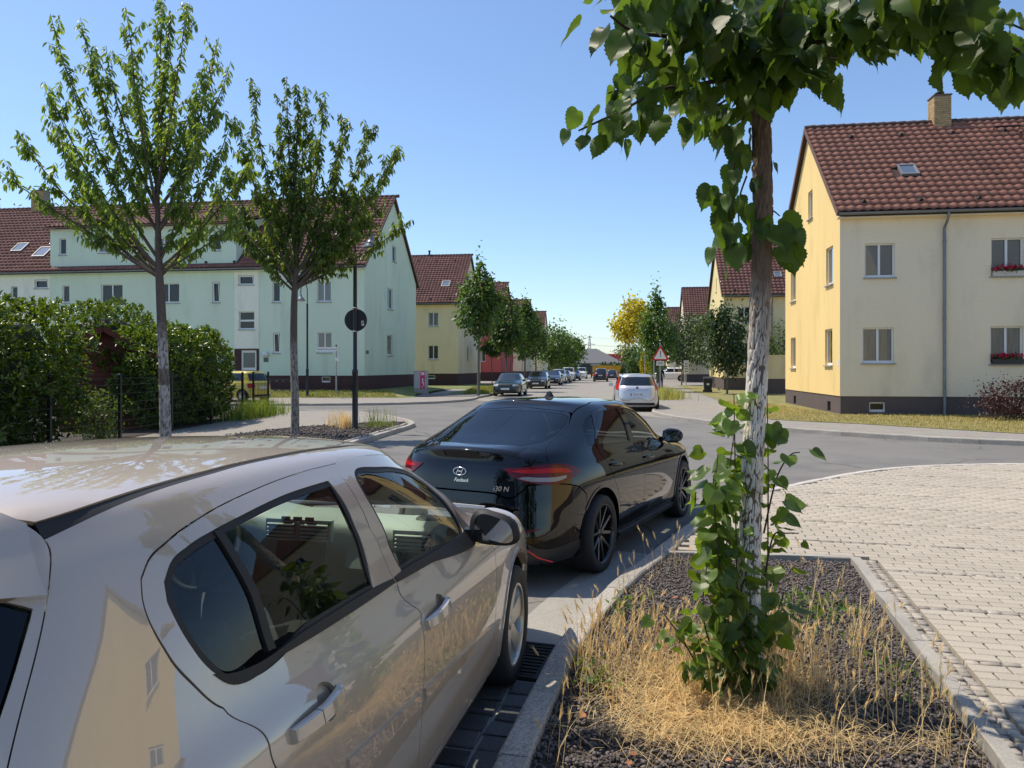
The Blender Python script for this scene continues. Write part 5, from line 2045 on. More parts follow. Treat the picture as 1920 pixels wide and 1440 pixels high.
def build_i30():
    B = Body(I30, 4.455, .034, 1.75)
    th = math.radians(27.4)
    d_, r_ = np.array([math.sin(th), math.cos(th)]), np.array([math.cos(th), -math.sin(th)])
    O = np.array([1.365, 7.44]) - 2.225 * d_ - .885 * r_
    car = empty('fastback_car', (O[0], O[1], 0), -th)
    tag(car, 'glossy black fastback with rear spoiler parked ahead of the beige hatchback', 'car')
    pt = paint('black', (.003, .0035, .0055), .0, .4, spec=0.0, coat_ior=1.55)
    gl_black = mat('gloss_black', (.004, .004, .005), .3, coat=1.0, spec=0.0)
    matte = mat('bumper_matte', (.018, .019, .021), .45)
    body = empty('body', (0, 0, 0), 0, car)
    ditch = [(1.16, .512), (1.294, .520), (1.50, .531), (1.8, .534), (2.1, .525), (2.35, .507), (2.5, .49)]
    ditch_in = [(x, s_ - .008) for x, s_ in ditch]
    apil = [(2.56, .52), (2.72, .555), (2.93, .595), (3.13, .64), (3.28, .68)]
    gside = [(1.10, .525), (.95, .562), (.80, .577), (.60, .570), (.45, .578), (.36, .625), (.318, .662)]
    rdoor = [(2.04, 1.347), (1.7, 1.355), (1.45, 1.338), (1.345, 1.318), (1.25, 1.232), (1.13, 1.122), (1.05, 1.052), (1.065, 1.00), (1.089, .955), (1.15, .86), (1.205, .775), (1.27, .665), (1.319, .56), (1.36, .43), (1.385, .30)]
    bline = [(2.04, 1.347), (2.03, 1.20), (2.032, 1.08), (2.045, .98), (2.08, .90), (2.095, .84), (2.07, .70), (2.04, .57), (2.03, .45), (2.03, .30)]
    ftop = [(2.04, 1.347), (2.3, 1.337), (2.5, 1.30), (2.66, 1.235), (2.84, 1.135), (3.0, 1.02), (3.10, .935), (3.2, .86)]
    ffront = [(3.2, .86), (3.175, .78), (3.155, .70), (3.138, .60), (3.10, .45), (3.08, .30)]
    rarch = arch(.945, .335, .372, 140, -6)
    farch = arch(3.57, .335, .375, 40, 186)
    outl = T_(gside) + Rr([(.664, .95), (.662, .88), (.63, .825)]) + S_([(.45, .80), (.58, .765), (.665, .70)]) + S_(rarch) + S_([(1.325, .25), (1.35, .20), (3.06, .20), (3.085, .25), (3.08, .297), (2.03, .297), (1.385, .297)]) + \
        S_(list(reversed(rdoor))[1:]) + S_(ftop[1:]) + S_([(3.25, .875)]) + T_(list(reversed(apil))) + T_(list(reversed(ditch)))
    rd = S_(rdoor) + S_(list(reversed(bline))[:-1])
    fd = S_(bline) + S_(list(reversed(ffront))) + S_(list(reversed(ftop))[1:-1])
    rglass = [(1.105, 1.066), (1.18, 1.130), (1.29, 1.232), (1.385, 1.300), (1.5, 1.312), (1.7, 1.323), (1.955, 1.322), (1.950, 1.2), (1.925, 1.08), (1.905, 1.018), (1.5, 1.045)]
    fglass = [(2.096, 1.316), (2.35, 1.299), (2.53, 1.248), (2.70, 1.165), (2.84, 1.072), (2.93, .985), (2.90, .952), (2.5, .975), (2.086, 1.003), (2.085, 1.15)]
    qglass = [(.925, 1.066), (.955, 1.11), (1.001, 1.165), (1.07, 1.215), (1.144, 1.252), (1.24, 1.282), (1.30, 1.289), (1.235, 1.222), (1.12, 1.118), (1.045, 1.062)]
    for sd in (1, -1):
        B.panel('side_frame', outl, pt, body, holes=[S_(qglass)], side=sd, step=.032)
        B.panel('quarter_window', S_(qglass), m_glass_vdark, body, side=sd, off=-.003, flange=0, gap=.001)
        for nm, pl, gl, hx in (('rear_door', rd, rglass, (1.19, 1.42, .875)), ('front_door', fd, fglass, (2.125, 2.37, .842))):
            d = B.panel(nm, pl, pt, car, holes=[S_(gl)], side=sd, step=.032)
            B.panel('window', S_(gl), m_glass_dark if nm == 'rear_door' else m_glass_car, d, side=sd, off=-.006, flange=0, gap=.001)
            tr = [(2.03, .98), (2.03, .33), (1.40, .33), (1.25, .7), (1.1, 1.02)] if nm == 'rear_door' else [(2.03, .98), (2.03, .33), (3.05, .33), (3.1, .6), (3.16, .84), (2.92, .93)]
            B.panel('door_trim', S_(tr), m_dash_dark, d, side=sd, off=-.05, flange=0, step=.09)
            a, b, zz = hx
            hb = MB()
            pts = []
            for k in range(11):
                f = k / 10
                pts.append(B.at('s', a + (b - a) * f, zz - f * .02, .006 + .026 * math.sin(PI * f) ** .6, sd))
            hb.tube(pts, [.012] + [.016] * 9 + [.012], 8)
            hb.build('handle', pt, d)
        # belt line trim
        B.panel('belt_strip', S_([(1.06, 1.060), (1.5, 1.043), (2.03, 1.011), (2.5, .973), (2.92, .947), (2.92, .934), (2.5, .958), (2.03, .994), (1.5, 1.025), (1.06, 1.043)]), gl_black, body, side=sd, off=.004, flange=.006)
        B.panel('pillar_cover', S_([(1.972, 1.33), (2.078, 1.326), (2.072, 1.15), (2.074, 1.008), (1.925, 1.018), (1.945, 1.08), (1.968, 1.2)]), gl_black, body, side=sd, off=.003, flange=.005)
        wing = S_([(3.08, .30), (3.10, .45), (3.138, .60), (3.155, .70), (3.175, .78), (3.2, .86), (3.25, .875)]) + T_([(3.36, .755), (3.7, .75), (4.0, .71), (4.14, .64)]) + S_([(4.10, .66), (3.98, .60)]) + S_(farch) + S_([(3.16, .25), (3.10, .25)])
        B.panel('front_wing', wing, pt, body, side=sd)
        B.panel('side_skirt', S_([(1.34, .20), (3.14, .20), (3.16, .245), (1.33, .262)]), matte, body, side=sd, off=.03, flange=.05)
        for nm, ac, a0, a1 in (('arch_lip', .945, 142, -6), ('arch_lip', 3.57, 40, 186)):
            B.panel(nm, S_(arch(ac, .335, .392, a0, a1)) + S_(list(reversed(arch(ac, .335, .374, a0, a1)))), pt, body, side=sd, off=.006, flange=.05, gap=0)
        # tail lamp
        lp = [('r', .369, .940), ('r', .44, .885), ('r', .50, .850), ('r', .604, .824), ('s', .346, .809), ('s', .454, .829), ('s', .56, .858), ('s', .641, .887), ('s', .584, .918), ('s', .49, .950), ('s', .38, .965), ('r', .62, .962), ('r', .5, .948)]
        tl = B.panel('tail_lamp', lp, m_red_dark, body, side=sd, off=.008, flange=.012, step=.02)
        B.panel('lamp_bar', [('r', .43, .918), ('r', .52, .905), ('r', .62, .90), ('s', .37, .895), ('s', .45, .886), ('s', .52, .887), ('s', .47, .915), ('s', .36, .932), ('r', .60, .935), ('r', .5, .93)], m_red_lamp, tl, side=sd, off=.0105, flange=.003, step=.02)
        B.panel('reversing_lens', [('r', .48, .868), ('r', .56, .845), ('r', .64, .836), ('s', .37, .836), ('s', .43, .848), ('s', .44, .872), ('s', .36, .868), ('r', .62, .872), ('r', .53, .880)], mat('reversing_lens', (.30, .28, .29), .3, coat=.5), tl, side=sd, off=.0105, flange=.003, step=.02)
        B.panel('headlight', [('f', .78, .66), ('f', .72, .73), ('f', .48, .70), ('f', .45, .64), ('f', .62, .61)], m_clear_lamp, body, side=sd, off=.004)
        # bumper corner insert and reflector
        B.panel('corner_insert', [('r', .60, .36), ('r', .70, .335), ('s', .43, .35), ('s', .54, .36), ('s', .57, .30), ('s', .50, .215), ('r', .66, .22), ('r', .62, .27)], matte, body, side=sd, off=.004)
        B.panel('reflector', [('r', .52, .455), ('r', .66, .475), ('r', .66, .495), ('r', .52, .478)], m_red_dark, body, side=sd, off=.005)
        # mirror
        bm = bmesh.new()
        bmesh.ops.create_uvsphere(bm, u_segments=20, v_segments=12, radius=1)
        for v in bm.verts:
            x, y, z = v.co
            e = 2.5
            q = (abs(x) ** e + abs(y) ** e + abs(z) ** e) ** (-1 / e)
            x, y, z = x * q, max(y * q, -.6), z * q
            v.co = (x * .115 - .015 * y, y * .10, z * .078 * (1 - .10 * x))
        bm.verts.index_update()
        mb = MB().add([v.co[:] for v in bm.verts], [tuple(v.index for v in f.verts) for f in bm.faces], True)
        bm.free()
        mo = mb.build('wing_mirror', gl_black, car, (.905 * sd, 3.03, .985))
        MB().obox((0, -.062, 0), (.09, 0, 0), (0, .002, 0), (0, 0, .055)).build('mirror_pane', m_mirror, mo)
        MB().obox((.80 * sd, 3.03, .945), (.06, 0, 0), (0, .035, 0), (0, 0, .02)).build('mirror_foot', gl_black, car)
        for x in (.93, 3.57):
            wheel(car, x, .785, .325, .225, .245, 'y', sd)
    B.panel('roof', [('p', PI, 8.75)] + T_([(2.56, .25), (2.51, .42), (2.49, .475)]) + T_(list(reversed(ditch_in))[1:]) + T_([(1.146, .40), (1.161, .2)]) + [('p', 0, 8.468), ('p', 0, 11), ('p', PI * .3, 11), ('p', PI / 2, 11), ('p', PI * .7, 11), ('p', PI, 11)], pt, body, weld=True)
    gb = [(1.10, .30), (1.085, .47), (1.06, .515), (.95, .540), (.80, .553), (.66, .545), (.57, .527), (.462, .48), (.36, .38), (.32, .28), (.30, .15)]
    top = [('p', 0, 8.45)] + T_([(1.155, .2), (1.14, .40), (1.125, .50)])
    c_top = ('t', 1.11, .001)
    c_bot = ('t', .29, .001)
    gate_o = top + T_(gside[1:]) + Rr([(.660, .95), (.655, .885), (.612, .822), (.572, .82), (.525, .775), (.483, .737), (.309, .754), (0, .758), (0, .9)]) + [c_bot] + T_(list(reversed(gb))) + [c_top]
    gate = B.panel('tailgate', gate_o, pt, car, weld=True, step=.03)
    B.panel('rear_window', [c_bot] + T_(list(reversed(gb))) + [c_top], m_glass_vdark, gate, weld=True, off=-.001, flange=0, gap=0)
    B.panel('rear_bumper', [('p', 0, .35), ('p', 0, 2)] + Rr([(0, .75), (.309, .746), (.483, .729), (.525, .767), (.572, .812), (.615, .815)]) + S_([(.45, .795), (.58, .76), (.66, .695)]) + S_(arch(.945, .335, .376, 141, 185)) + S_([(.58, .24), (.62, .20)]), pt, body, weld=True)
    B.panel('diffuser', [('p', 0, .4)] + Rr([(0, .37), (.45, .37), (.56, .345), (.66, .25), (.64, .215)]), matte, body, weld=True, off=.006)
    B.panel('plate_recess', Rr([(0, .53), (.30, .53), (.36, .68), (0, .69)]), gl_black, body, weld=True, off=.002)
    B.panel('bonnet', [('p', PI, 5.1)] + T_([(4.18, .40), (4.13, .63), (4.0, .695), (3.7, .735), (3.38, .735), (3.42, .5)]) + [('p', PI, 5.9)], pt, body, weld=True)
    B.panel('windscreen', [('p', PI, 6.1)] + T_([(3.36, .5), (3.27, .665), (3.12, .628), (2.92, .582), (2.55, .502), (2.58, .4), (2.60, .25)]) + [('p', PI, 8.65)], m_glass_car, body, weld=True, off=-.003, flange=0)
    B.panel('front_bumper', [('p', PI, .1)] + S_([(4.05, .20), (3.96, .30), (3.945, .42), (3.88, .53), (3.98, .595), (4.10, .655)]) + [('f', .62, .60), ('f', .45, .63), ('f', .46, .70), ('f', 0, .72)], pt, body, weld=True)
    # spoiler lip
    V_, F_ = [], []
    n = 33
    for i in range(n):
        s_ = -.665 + 1.33 * i / (n - 1)
        a = abs(s_) / .665
        xg = .33 + .05 * a ** 2
        p0 = B.at('t', xg, min(abs(s_), .63), .001)
        lx, lz = .088 + .225 * a ** 2.6, 1.076 - .117 * a ** 2.4
        p0 = Vector((abs(s_), p0.y if a < .94 else .36, p0.z if a < .94 else .965))
        lip = Vector((abs(s_), lx, lz))
        mid = p0.lerp(lip, .55) + Vector((0, 0, .004))
        bot = lip + Vector((0, -.004, -.014))
        zb_ = .968 - .012 * a ** 2
        pb = B.at('r', min(abs(s_), .655), zb_, .001)
        mid2 = bot.lerp(Vector((abs(s_), pb.y, pb.z)), .5) + Vector((0, .022 * (1 - a), 0))
        sg = -1 if s_ < 0 else 1
        for p in (p0, mid, lip, bot, mid2, Vector((abs(s_), pb.y, pb.z))):
            V_.append((p.x * sg, p.y, p.z))
    for i in range(n - 1):
        for k in range(5):
            F_.append((i * 6 + k, i * 6 + k + 1, (i + 1) * 6 + k + 1, (i + 1) * 6 + k))
    MB().add(V_, F_, True).build('spoiler', gl_black, gate)
    # red pin stripe on the bumper
    st_ = [B.at('r', s_, z, .010) for s_, z in ((0, .385), (.2, .385), (.40, .385), (.52, .375), (.57, .350), (.65, .275), (.71, .225))]
    for sg in (1, -1):
        MB().tube([Vector((p.x * sg, p.y, p.z)) for p in st_], .007, 6).build('red_stripe', mat('red_accent', (.62, .012, .02), .35, coat=.6), body)
    # badges
    bp = B.at('r', .0, .90, .006)
    nrm = Vector((0, -1, .12)).normalized()
    upb = Vector((0, .12, 1)).normalized()
    ring = MB()
    ring.tube([bp + Vector((-1, 0, 0)) * (-.058 * math.cos(2 * PI * k / 36)) + upb * (.030 * math.sin(2 * PI * k / 36)) for k in range(37)], .0045, 6, cap=False)
    # slanted H inside the oval
    rt = Vector((1, 0, 0))

    def stroke(pts, w):
        ring.tube([bp + rt * a + upb * b for a, b in pts], w, 6)
    stroke([(-.028, -.021), (-.025, -.010), (-.013, .021)], .0045)
    stroke([(.028, .021), (.025, .010), (.013, -.021)], .0045)
    stroke([(-.021, -.005), (-.007, .003), (.007, -.003), (.021, .005)], .004)
    ring.build('badge', m_chrome, gate)
    text_mesh(gate, 'Fastback', B.at('r', .02, .833, .006), rt, upb, nrm, .040, m_chrome, shear=.35, sx=.95, depth=.0015)
    p = B.at('r', .37, .785, .007)
    q = B.at('r', .42, .785, .007)
    rr = (q - p).normalized()
    text_mesh(gate, 'i30 N', p, rr, upb, rr.cross(upb), .055, m_chrome, shear=.2, depth=.0015)
    plate(car, B.at('r', 0, .60) + Vector((0, -.012, 0)), (1, 0, 0), (0, 0, 1), (0, -1, 0))
    # shark fin aerial
    mb = MB()
    c = B.at('t', 1.42, .001)
    sec = [(0, 0), (.05, .062), (.085, .066), (.17, .0)]
    for sg in (1,):
        L0 = [(0.0 if (y in (.05, .085)) else 0.0, c.y - .07 + y, c.z + z) for y, z in sec]
        W_ = [.026, .008, .010, .012]
        V_ = []
        for (x, y, z), w_ in zip(L0, W_):
            V_ += [(-w_, y, z - .004), (w_, y, z - .004)]
        mb.add(V_, [(0, 1, 3, 2), (2, 3, 5, 4), (4, 5, 7, 6), (0, 2, 4, 6), (1, 7, 5, 3)], False)
        mb.add([(-.034, c.y - .075, c.z - .006), (.034, c.y - .075, c.z - .006), (.02, c.y + .11, c.z - .004), (-.02, c.y + .11, c.z - .004), (-.02, c.y - .05, c.z + .02), (.02, c.y - .05, c.z + .02), (.008, c.y + .08, c.z + .008), (-.008, c.y + .08, c.z + .008)],
               [(0, 1, 5, 4), (1, 2, 6, 5), (2, 3, 7, 6), (3, 0, 4, 7), (4, 5, 6, 7)])
    mb.build('aerial', gl_black, body)
    underbody(car, 4.455, .885, .93, 3.57, .325, .19)
    cab = empty('cabin', (0, 0, 0), 0, car)
    MB().box(-.72, .9, .28, .72, 3.2, .31).build('floor', m_dash_dark, cab)
    MB().box(-.62, .45, .80, .62, 1.0, .83).build('parcel_shelf', m_dash_dark, cab)
    for x in (-.37, .37):
        seat(cab, x, 1.95, m_seat)
        seat(cab, x, 1.28, m_seat, head=False, lean=.35)
    sec = [(3.25, .90), (3.0, .935), (2.85, .93), (2.80, .88), (2.85, .72), (3.0, .55)]
    mb = MB()
    mb.add([(x, y, z) for x in (-.72, .72) for (y, z) in sec], [(k, k + 1, 6 + k + 1, 6 + k) for k in range(5)])
    mb.build('dashboard', m_dash_dark, cab)
    mb = MB()
    cen = Vector((-.37, 2.6, .86))
    mb.tube([cen + Vector((math.cos(2 * PI * k / 24) * .18, math.sin(2 * PI * k / 24) * .07, math.sin(2 * PI * k / 24) * .165)) for k in range(25)], .015, 6, cap=False)
    mb.build('steering_wheel', m_dash_dark, cab)
    return car


fast = build_i30()
# ------------------------------------------------------------------ other vehicles along the street
m_carglass = mat('tinted_car_glass', (0.012, 0.015, 0.017), .05, spec=.6, coat=1.0)
m_lens = mat('headlamp', (0.42, 0.43, 0.44), .15, coat=1.0)


def gen_rows(L_, w, H_, zb, zh, xc, xft, xrt, xrb, nr=4.6, wt=.71):
    zm = (zb + H_) / 2
    return [(.18, .18, .90 * w, .12, L_ - .12, 5, 5), (.30, .28, .97 * w, .04, L_ - .05, 5, 5), (.50, .45, w, .0, L_, nr, 5), (.65, .60, w, .02, L_ - .02, nr, 5),
            (zb - .12, zh - .08, .985 * w, .05, L_ - .09, nr, 5), (zb - .02, zh, .955 * w, .09, L_ - .22, nr, 5), (zb + .05, zb + .02, .90 * w, xrb, xc, nr, 4.6),
            (zm, zm, (.90 + wt) / 2 * w, (xrb + xrt) / 2, (xc + xft) / 2, nr, 4.5), (H_ - .09, H_ - .09, wt * w, xrt, xft + .14, nr + .3, 4.5),
            (H_ - .04, H_ - .04, (wt - .08) * w, xrt + .03, xft + .04, 5, 5), (H_ - .008, H_ - .008, wt * .45 * w, xrt + .05, xft, 6, 5), (H_, H_, 0, xrt + .05, xft - .01, 6, 5)]


def car_generic(name, label, loc, rz, pt, L_, w, H_, zb, zh, xc, xft, xrt, xrb, axles, rw, pillars, wt=.71, text='', tail='low', roof_rails=False, camber=.02, z=0.0, rear_z=None, cladding=False, group='cars parked along the street', cat='car'):
    B = Body(gen_rows(L_, w, H_, zb, zh, xc, xft, xrt, xrb, wt=wt), L_, camber, (xft + xrt) / 2)
    car = empty(name, (loc[0], loc[1], z), rz)
    tag(car, label, cat, group)
    a0, a1 = axles
    ar = rw + .055
    zc = rw + .01
    lo = .2
    k0 = math.degrees(math.asin((lo - zc) / ar))
    out = [('p', 0, .15)] + S_([(a0 - ar * math.cos(math.radians(k0)), lo)]) + S_(arch(a0, zc, ar, 180 - k0, k0, 14)) + S_(arch(a1, zc, ar, 180 - k0, k0, 14)) + [('p', PI, .15)] + \
        [('p', PI, q) for q in (2, 4, 5, 6, 8, B.nv)] + [('p', PI * .75, B.nv), ('p', PI / 2, B.nv), ('p', PI * .25, B.nv), ('p', 0, B.nv)] + [('p', 0, q) for q in (8, 6, 5, 4, 2)]
    body = B.panel('body', out, pt, car, weld=True, step=.07, flange=.03)
    ws = B.panel('windscreen', [('f', 0.001, zb + .05), ('f', .80 * w, zb + .06), ('f', .735 * w, (zb + H_) / 2), ('f', (wt - .09) * w, H_ - .11), ('f', 0.001, H_ - .085)], m_carglass, car, weld=True, off=.006, step=.07)
    rz0, rz1 = rear_z or (zb + .06, H_ - .12)
    B.panel('rear_window', [('r', 0.001, rz0), ('r', .74 * w, rz0 + .01), ('r', (wt - .10) * w, rz1 - .01), ('r', 0.001, rz1)], m_carglass, car, weld=True, off=.006, step=.07)
    zt = H_ - .125
    for sd in (1, -1):
        for i in range(len(pillars)):
            (xa0, xa1, xb0, xb1) = pillars[i]      # bottom rear, top rear, bottom front, top front
            B.panel('window', S_([(xa0, zb + .065), (xb0, zb + .06), (xb1, zt), (xa1, zt)]), m_carglass, car, side=sd, off=.006, step=.07)
        B.panel('headlight', [('f', .88 * w, zh - .17), ('f', .86 * w, zh - .05), ('f', .52 * w, zh - .07), ('f', .50 * w, zh - .18)], m_lens, car, side=sd, off=.008, step=.06)
        if tail == 'low':
            tp = [('r', .88 * w, zb - .28), ('r', .86 * w, zb - .06), ('r', .60 * w, zb - .06), ('r', .60 * w, zb - .26)]
        else:
            tp = [('r', .90 * w, zb - .12), ('r', .84 * w, zb + .16), ('r', .77 * w, zb + .36), ('r', .72 * w, zb + .36), ('r', .77 * w, zb + .02), ('r', .80 * w, zb - .14)]
        B.panel('tail_lamp', tp, m_red_lamp, car, side=sd, off=.008, step=.05)
        MB().obox(((w + .07) * sd, xc - .42, zb + .03), (.09, 0, 0), (0, .06, 0), (0, 0, .065)).build('wing_mirror', m_blacktrim if cladding else pt, car)
        for x in axles:
            wheel(car, x, w - .11, rw, .20, rw * .66, 'plain', sd, lod=0)
        if roof_rails:
            p0, p1 = B.at('t', xrt + .3, (wt - .12) * w, .04, sd), B.at('t', xft - .1, (wt - .12) * w, .04, sd)
            MB().tube([p0 - Vector((0, .02, .05)), p0, p1, p1 - Vector((0, -.02, .05))], .018, 6).build('roof_rail', m_blacktrim, car)
    B.panel('grille', [('f', 0.001, zh - .20), ('f', .42 * w, zh - .19), ('f', .44 * w, zh - .07), ('f', 0.001, zh - .06)], m_blacktrim, car, weld=True, off=.008, step=.06)
    B.panel('bumper_trim', [('f', 0.001, .27), ('f', .70 * w, .27), ('f', .72 * w, .38), ('f', 0.001, .38)], m_blacktrim, car, weld=True, off=.008, step=.06)
    B.panel('bumper_trim', [('r', 0.001, .26), ('r', .74 * w, .26), ('r', .74 * w, .36), ('r', 0.001, .36)], m_blacktrim, car, weld=True, off=.008, step=.06)
    plate(car, B.at('f', 0, .47) + Vector((0, .014, 0)), (-1, 0, 0), (0, 0, 1), (0, 1, 0))
    plate(car, B.at('r', 0, zb - .26 if tail == 'low' else .68) + Vector((0, -.014, 0)), (1, 0, 0), (0, 0, 1), (0, -1, 0), text=text)
    underbody(car, L_, w - .01, a0, a1, rw)
    return car, B


def left_row(front_y, w=.87, out=.12):
    Y = front_y
    X = along(Y, -1.2, 46) + out + w
    return X, Y


def facing(front_y, L_, w=.87, out=.12):
    """car parked at the left kerb with its front towards the junction: rear origin and rotation"""
    X, Y = left_row(front_y, w, out)
    o = np.array([X, Y]) + SD * L_
    return (o[0], o[1]), math.pi - HEAD


p_teal = paint('dark_teal', (.012, .035, .04), .5)
p_blk = paint('street_black', (.008, .008, .010), .3)
p_navy = paint('navy', (.012, .018, .035), .4)
p_silver = paint('silver', (.55, .56, .57), .6)
p_wht = paint('white', (.75, .75, .74), 0.0)
p_gry = paint('grey', (.10, .105, .11), .5)
p_ylw = paint('yellow', (.62, .50, .05), .0)

hatch = dict(L_=4.25, w=.89, H_=1.47, zb=.95, zh=.80, xc=3.25, xft=2.35, xrt=.62, xrb=.18, axles=(.80, 3.42), rw=.315, pillars=((.72, .90, 1.60, 1.62), (1.70, 1.70, 2.72, 2.28)))
sedan = dict(L_=4.5, w=.865, H_=1.43, zb=.93, zh=.80, xc=3.35, xft=2.55, xrt=1.25, xrb=.55, axles=(.95, 3.46), rw=.31, pillars=((1.02, 1.32, 1.85, 1.87), (1.95, 1.95, 2.90, 2.5)), tail='low')
van = dict(L_=4.45, w=.90, H_=1.83, zb=1.08, zh=.98, xc=3.45, xft=2.75, xrt=.22, xrb=.08, axles=(.75, 3.5), rw=.32, pillars=((1.95, 1.95, 2.95, 2.62),), wt=.80, tail='high')
mpv = dict(L_=4.3, w=.89, H_=1.62, zb=1.0, zh=.88, xc=3.40, xft=2.55, xrt=.45, xrb=.14, axles=(.80, 3.45), rw=.32, pillars=((.60, .75, 1.55, 1.6), (1.66, 1.68, 2.85, 2.45)), wt=.75)
suv = dict(L_=4.4, w=.92, H_=1.68, zb=1.06, zh=.95, xc=3.30, xft=2.45, xrt=.55, xrb=.18, axles=(.82, 3.48), rw=.36, pillars=((.66, .82, 1.6, 1.62), (1.7, 1.7, 2.78, 2.38)), wt=.73)

o, rz = facing(44.6, 4.5)
skoda, SB = car_generic('saloon_car', 'dark green saloon first in the row facing the junction', o, rz, p_teal, **sedan)
o, rz = facing(60.5, 4.25)
car_generic('hatchback_car', 'black hatchback parked directly behind the dark green saloon', o, rz, p_blk, **hatch)
o, rz = facing(74.0, 4.25)
car_generic('hatchback_car', 'navy hatchback third in the row facing the junction', o, rz, p_navy, **hatch)
o, rz = facing(81.0, 4.3)
car_generic('people_carrier', 'silver people carrier between the navy hatchback and the white van', o, rz, p_silver, **mpv)
o, rz = facing(88.5, 4.25)
car_generic('hatchback_car', 'grey hatchback mostly hidden behind the silver people carrier', o, rz, p_gry, **hatch)
o, rz = facing(96.0, 4.45)
car_generic('delivery_van', 'white van with black bumper further up the parked row', o, rz, p_wht, **van, cat='van')
o, rz = facing(103, 4.25, out=.5)
car_generic('hatchback_car', 'dark hatchback peeking out beyond the white van', o, rz, p_blk, **hatch)
o, rz = facing(118, 4.45, out=.7)
car_generic('compact_van', 'small white van last in the row, in front of the box trailer', o, rz, p_wht, **van, cat='van')
# white estate with its rear to us
fo = np.array([5.0, 29.2])
focus_d = dict(L_=4.47, w=.90, H_=1.50, zb=.98, zh=.84, xc=3.45, xft=2.6, xrt=.38, xrb=.16, axles=(.92, 3.56), rw=.32, pillars=((.40, .55, 1.0, 1.05), (1.06, 1.12, 1.95, 1.95), (2.02, 2.02, 2.98, 2.55)), wt=.72, tail='high')
focus, FB = car_generic('estate_car', 'silver white estate with dark roof rails seen from behind at the kerb', (fo[0] - .1, fo[1]), -HEAD * .8, paint('silver_white', (.60, .61, .63), .35), text='CB AS 288', roof_rails=True, rear_z=(1.02, 1.37), **focus_d)
FB.panel('tailgate_line', Rr([(.001, .55), (.66, .55), (.70, .60), (.70, .96), (.715, .96), (.715, .595), (.665, .535), (.001, .535)]), m_blacktrim, focus, weld=True, off=.002, flange=0, step=.05)
FB.panel('chrome_bar', Rr([(.001, .865), (.40, .862), (.40, .895), (.001, .90)]), p_silver, focus, weld=True, off=.012, step=.05)
mb = MB()
c = FB.at('r', 0, .935, .008)
mb.lathe([(0, -.004), (.05, -.004), (.055, .004)], (c.x, c.y, c.z), axis='y', seg=18)
mb.build('badge', mat('blue_badge', (.02, .03, .12), .3, coat=1), focus)
# cars on the road and in the cross street beyond
so = np.array([11.0, 93.0])
car_generic('off_road_car', 'dark off roader driving away up the street', (so[0], so[1]), -HEAD, p_blk, **suv, group='cars further up the street')
car_generic('hatchback_car', 'dark blue hatchback just beyond the estate, parked at the flower box side kerb', (14.4, 108), -HEAD, p_navy, **hatch, group='cars further up the street')
car_generic('off_road_car', 'white off roader standing crosswise behind the warning sign', (21.6, 92.0), math.pi / 2 - HEAD, p_wht, **suv, cladding=True, group='cars further up the street', z=.1)
yl = dict(L_=3.75, w=.83, H_=1.50, zb=.95, zh=.84, xc=2.95, xft=2.2, xrt=.42, xrb=.16, axles=(.62, 3.0), rw=.285, pillars=((.62, .72, 1.42, 1.44), (1.52, 1.53, 2.45, 2.1)), wt=.76, tail='low')
car_generic('small_car', 'small yellow car half hidden behind the wire fence and hedge', (-12.0, 36.1), math.radians(66), p_ylw, z=.09, **yl, group='cars near the green house')

# box trailer and yellow skip at the end of the row
bt = empty('box_trailer', (13.2, 133, 0), -HEAD)
tag(bt, 'dark green box trailer behind the last small white van', 'trailer')
bm = bmesh.new()
bmesh.ops.create_cube(bm, size=1)
for v in bm.verts:
    v.co = (v.co.x * 2.2, v.co.y * 4.5, v.co.z * 1.9 + 1.55)
bmesh.ops.bevel(bm, geom=[e for e in bm.edges if abs(e.verts[0].co.y - e.verts[1].co.y) > 1 and e.verts[0].co.z > 1.6], offset=.35, segments=4, affect='EDGES')
me = bpy.data.meshes.new('box')
bm.to_mesh(me)
bm.free()
obj('box', me, mat('trailer_green', (.035, .05, .045), .6), bt)
for sx in (-1, 1):
    MB().lathe([(.0, -.1), (.2, -.1), (.33, -.1), (.33, .1), (.2, .1), (0, .1)], (sx * .95, 0, .33), axis='x', seg=16).build('wheel', m_tyre, bt)
    MB().box(sx * .85 - .12, -2.27, .55, sx * .85 + .12, -2.24, .70).build('tail_lamp', m_red_lamp, bt)
sk = empty('waste_skip', (18.2, 146, 0), -HEAD)
tag(sk, 'yellow steel waste skip standing at the end of the parked cars', 'skip')
mb = MB()
mb.add([(-2.6, -1.1, .15), (2.6, -1.1, .15), (2.6, 1.1, .15), (-2.6, 1.1, .15), (-3.2, -1.2, 2.1), (3.2, -1.2, 2.1), (3.2, 1.2, 2.1), (-3.2, 1.2, 2.1)], [(0, 1, 5, 4), (1, 2, 6, 5), (2, 3, 7, 6), (3, 0, 4, 7), (0, 3, 2, 1)])
mb.build('hull', mat('skip_yellow', (.65, .36, .02), .6, noise=(2, .2)), sk)
MB().box(-3.26, -1.26, 2.1, 3.26, -1.14, 2.22).box(-3.26, 1.14, 2.1, 3.26, 1.26, 2.22).build('rim', MATS['skip_yellow'], sk)
for x in (-1.8, -.6, .6, 1.8):
    MB().box(x - .05, -1.26, .3, x + .05, -1.18, 2.1).build('rib', MATS['skip_yellow'], sk)
# ------------------------------------------------------------------ plants
def leafmat(name, col, trans=.35, rough=.45, island=.3, spec=.5):
    return mat('leaf_' + name, col, rough, island=island, trans=trans, spec=spec, objrand=.2)


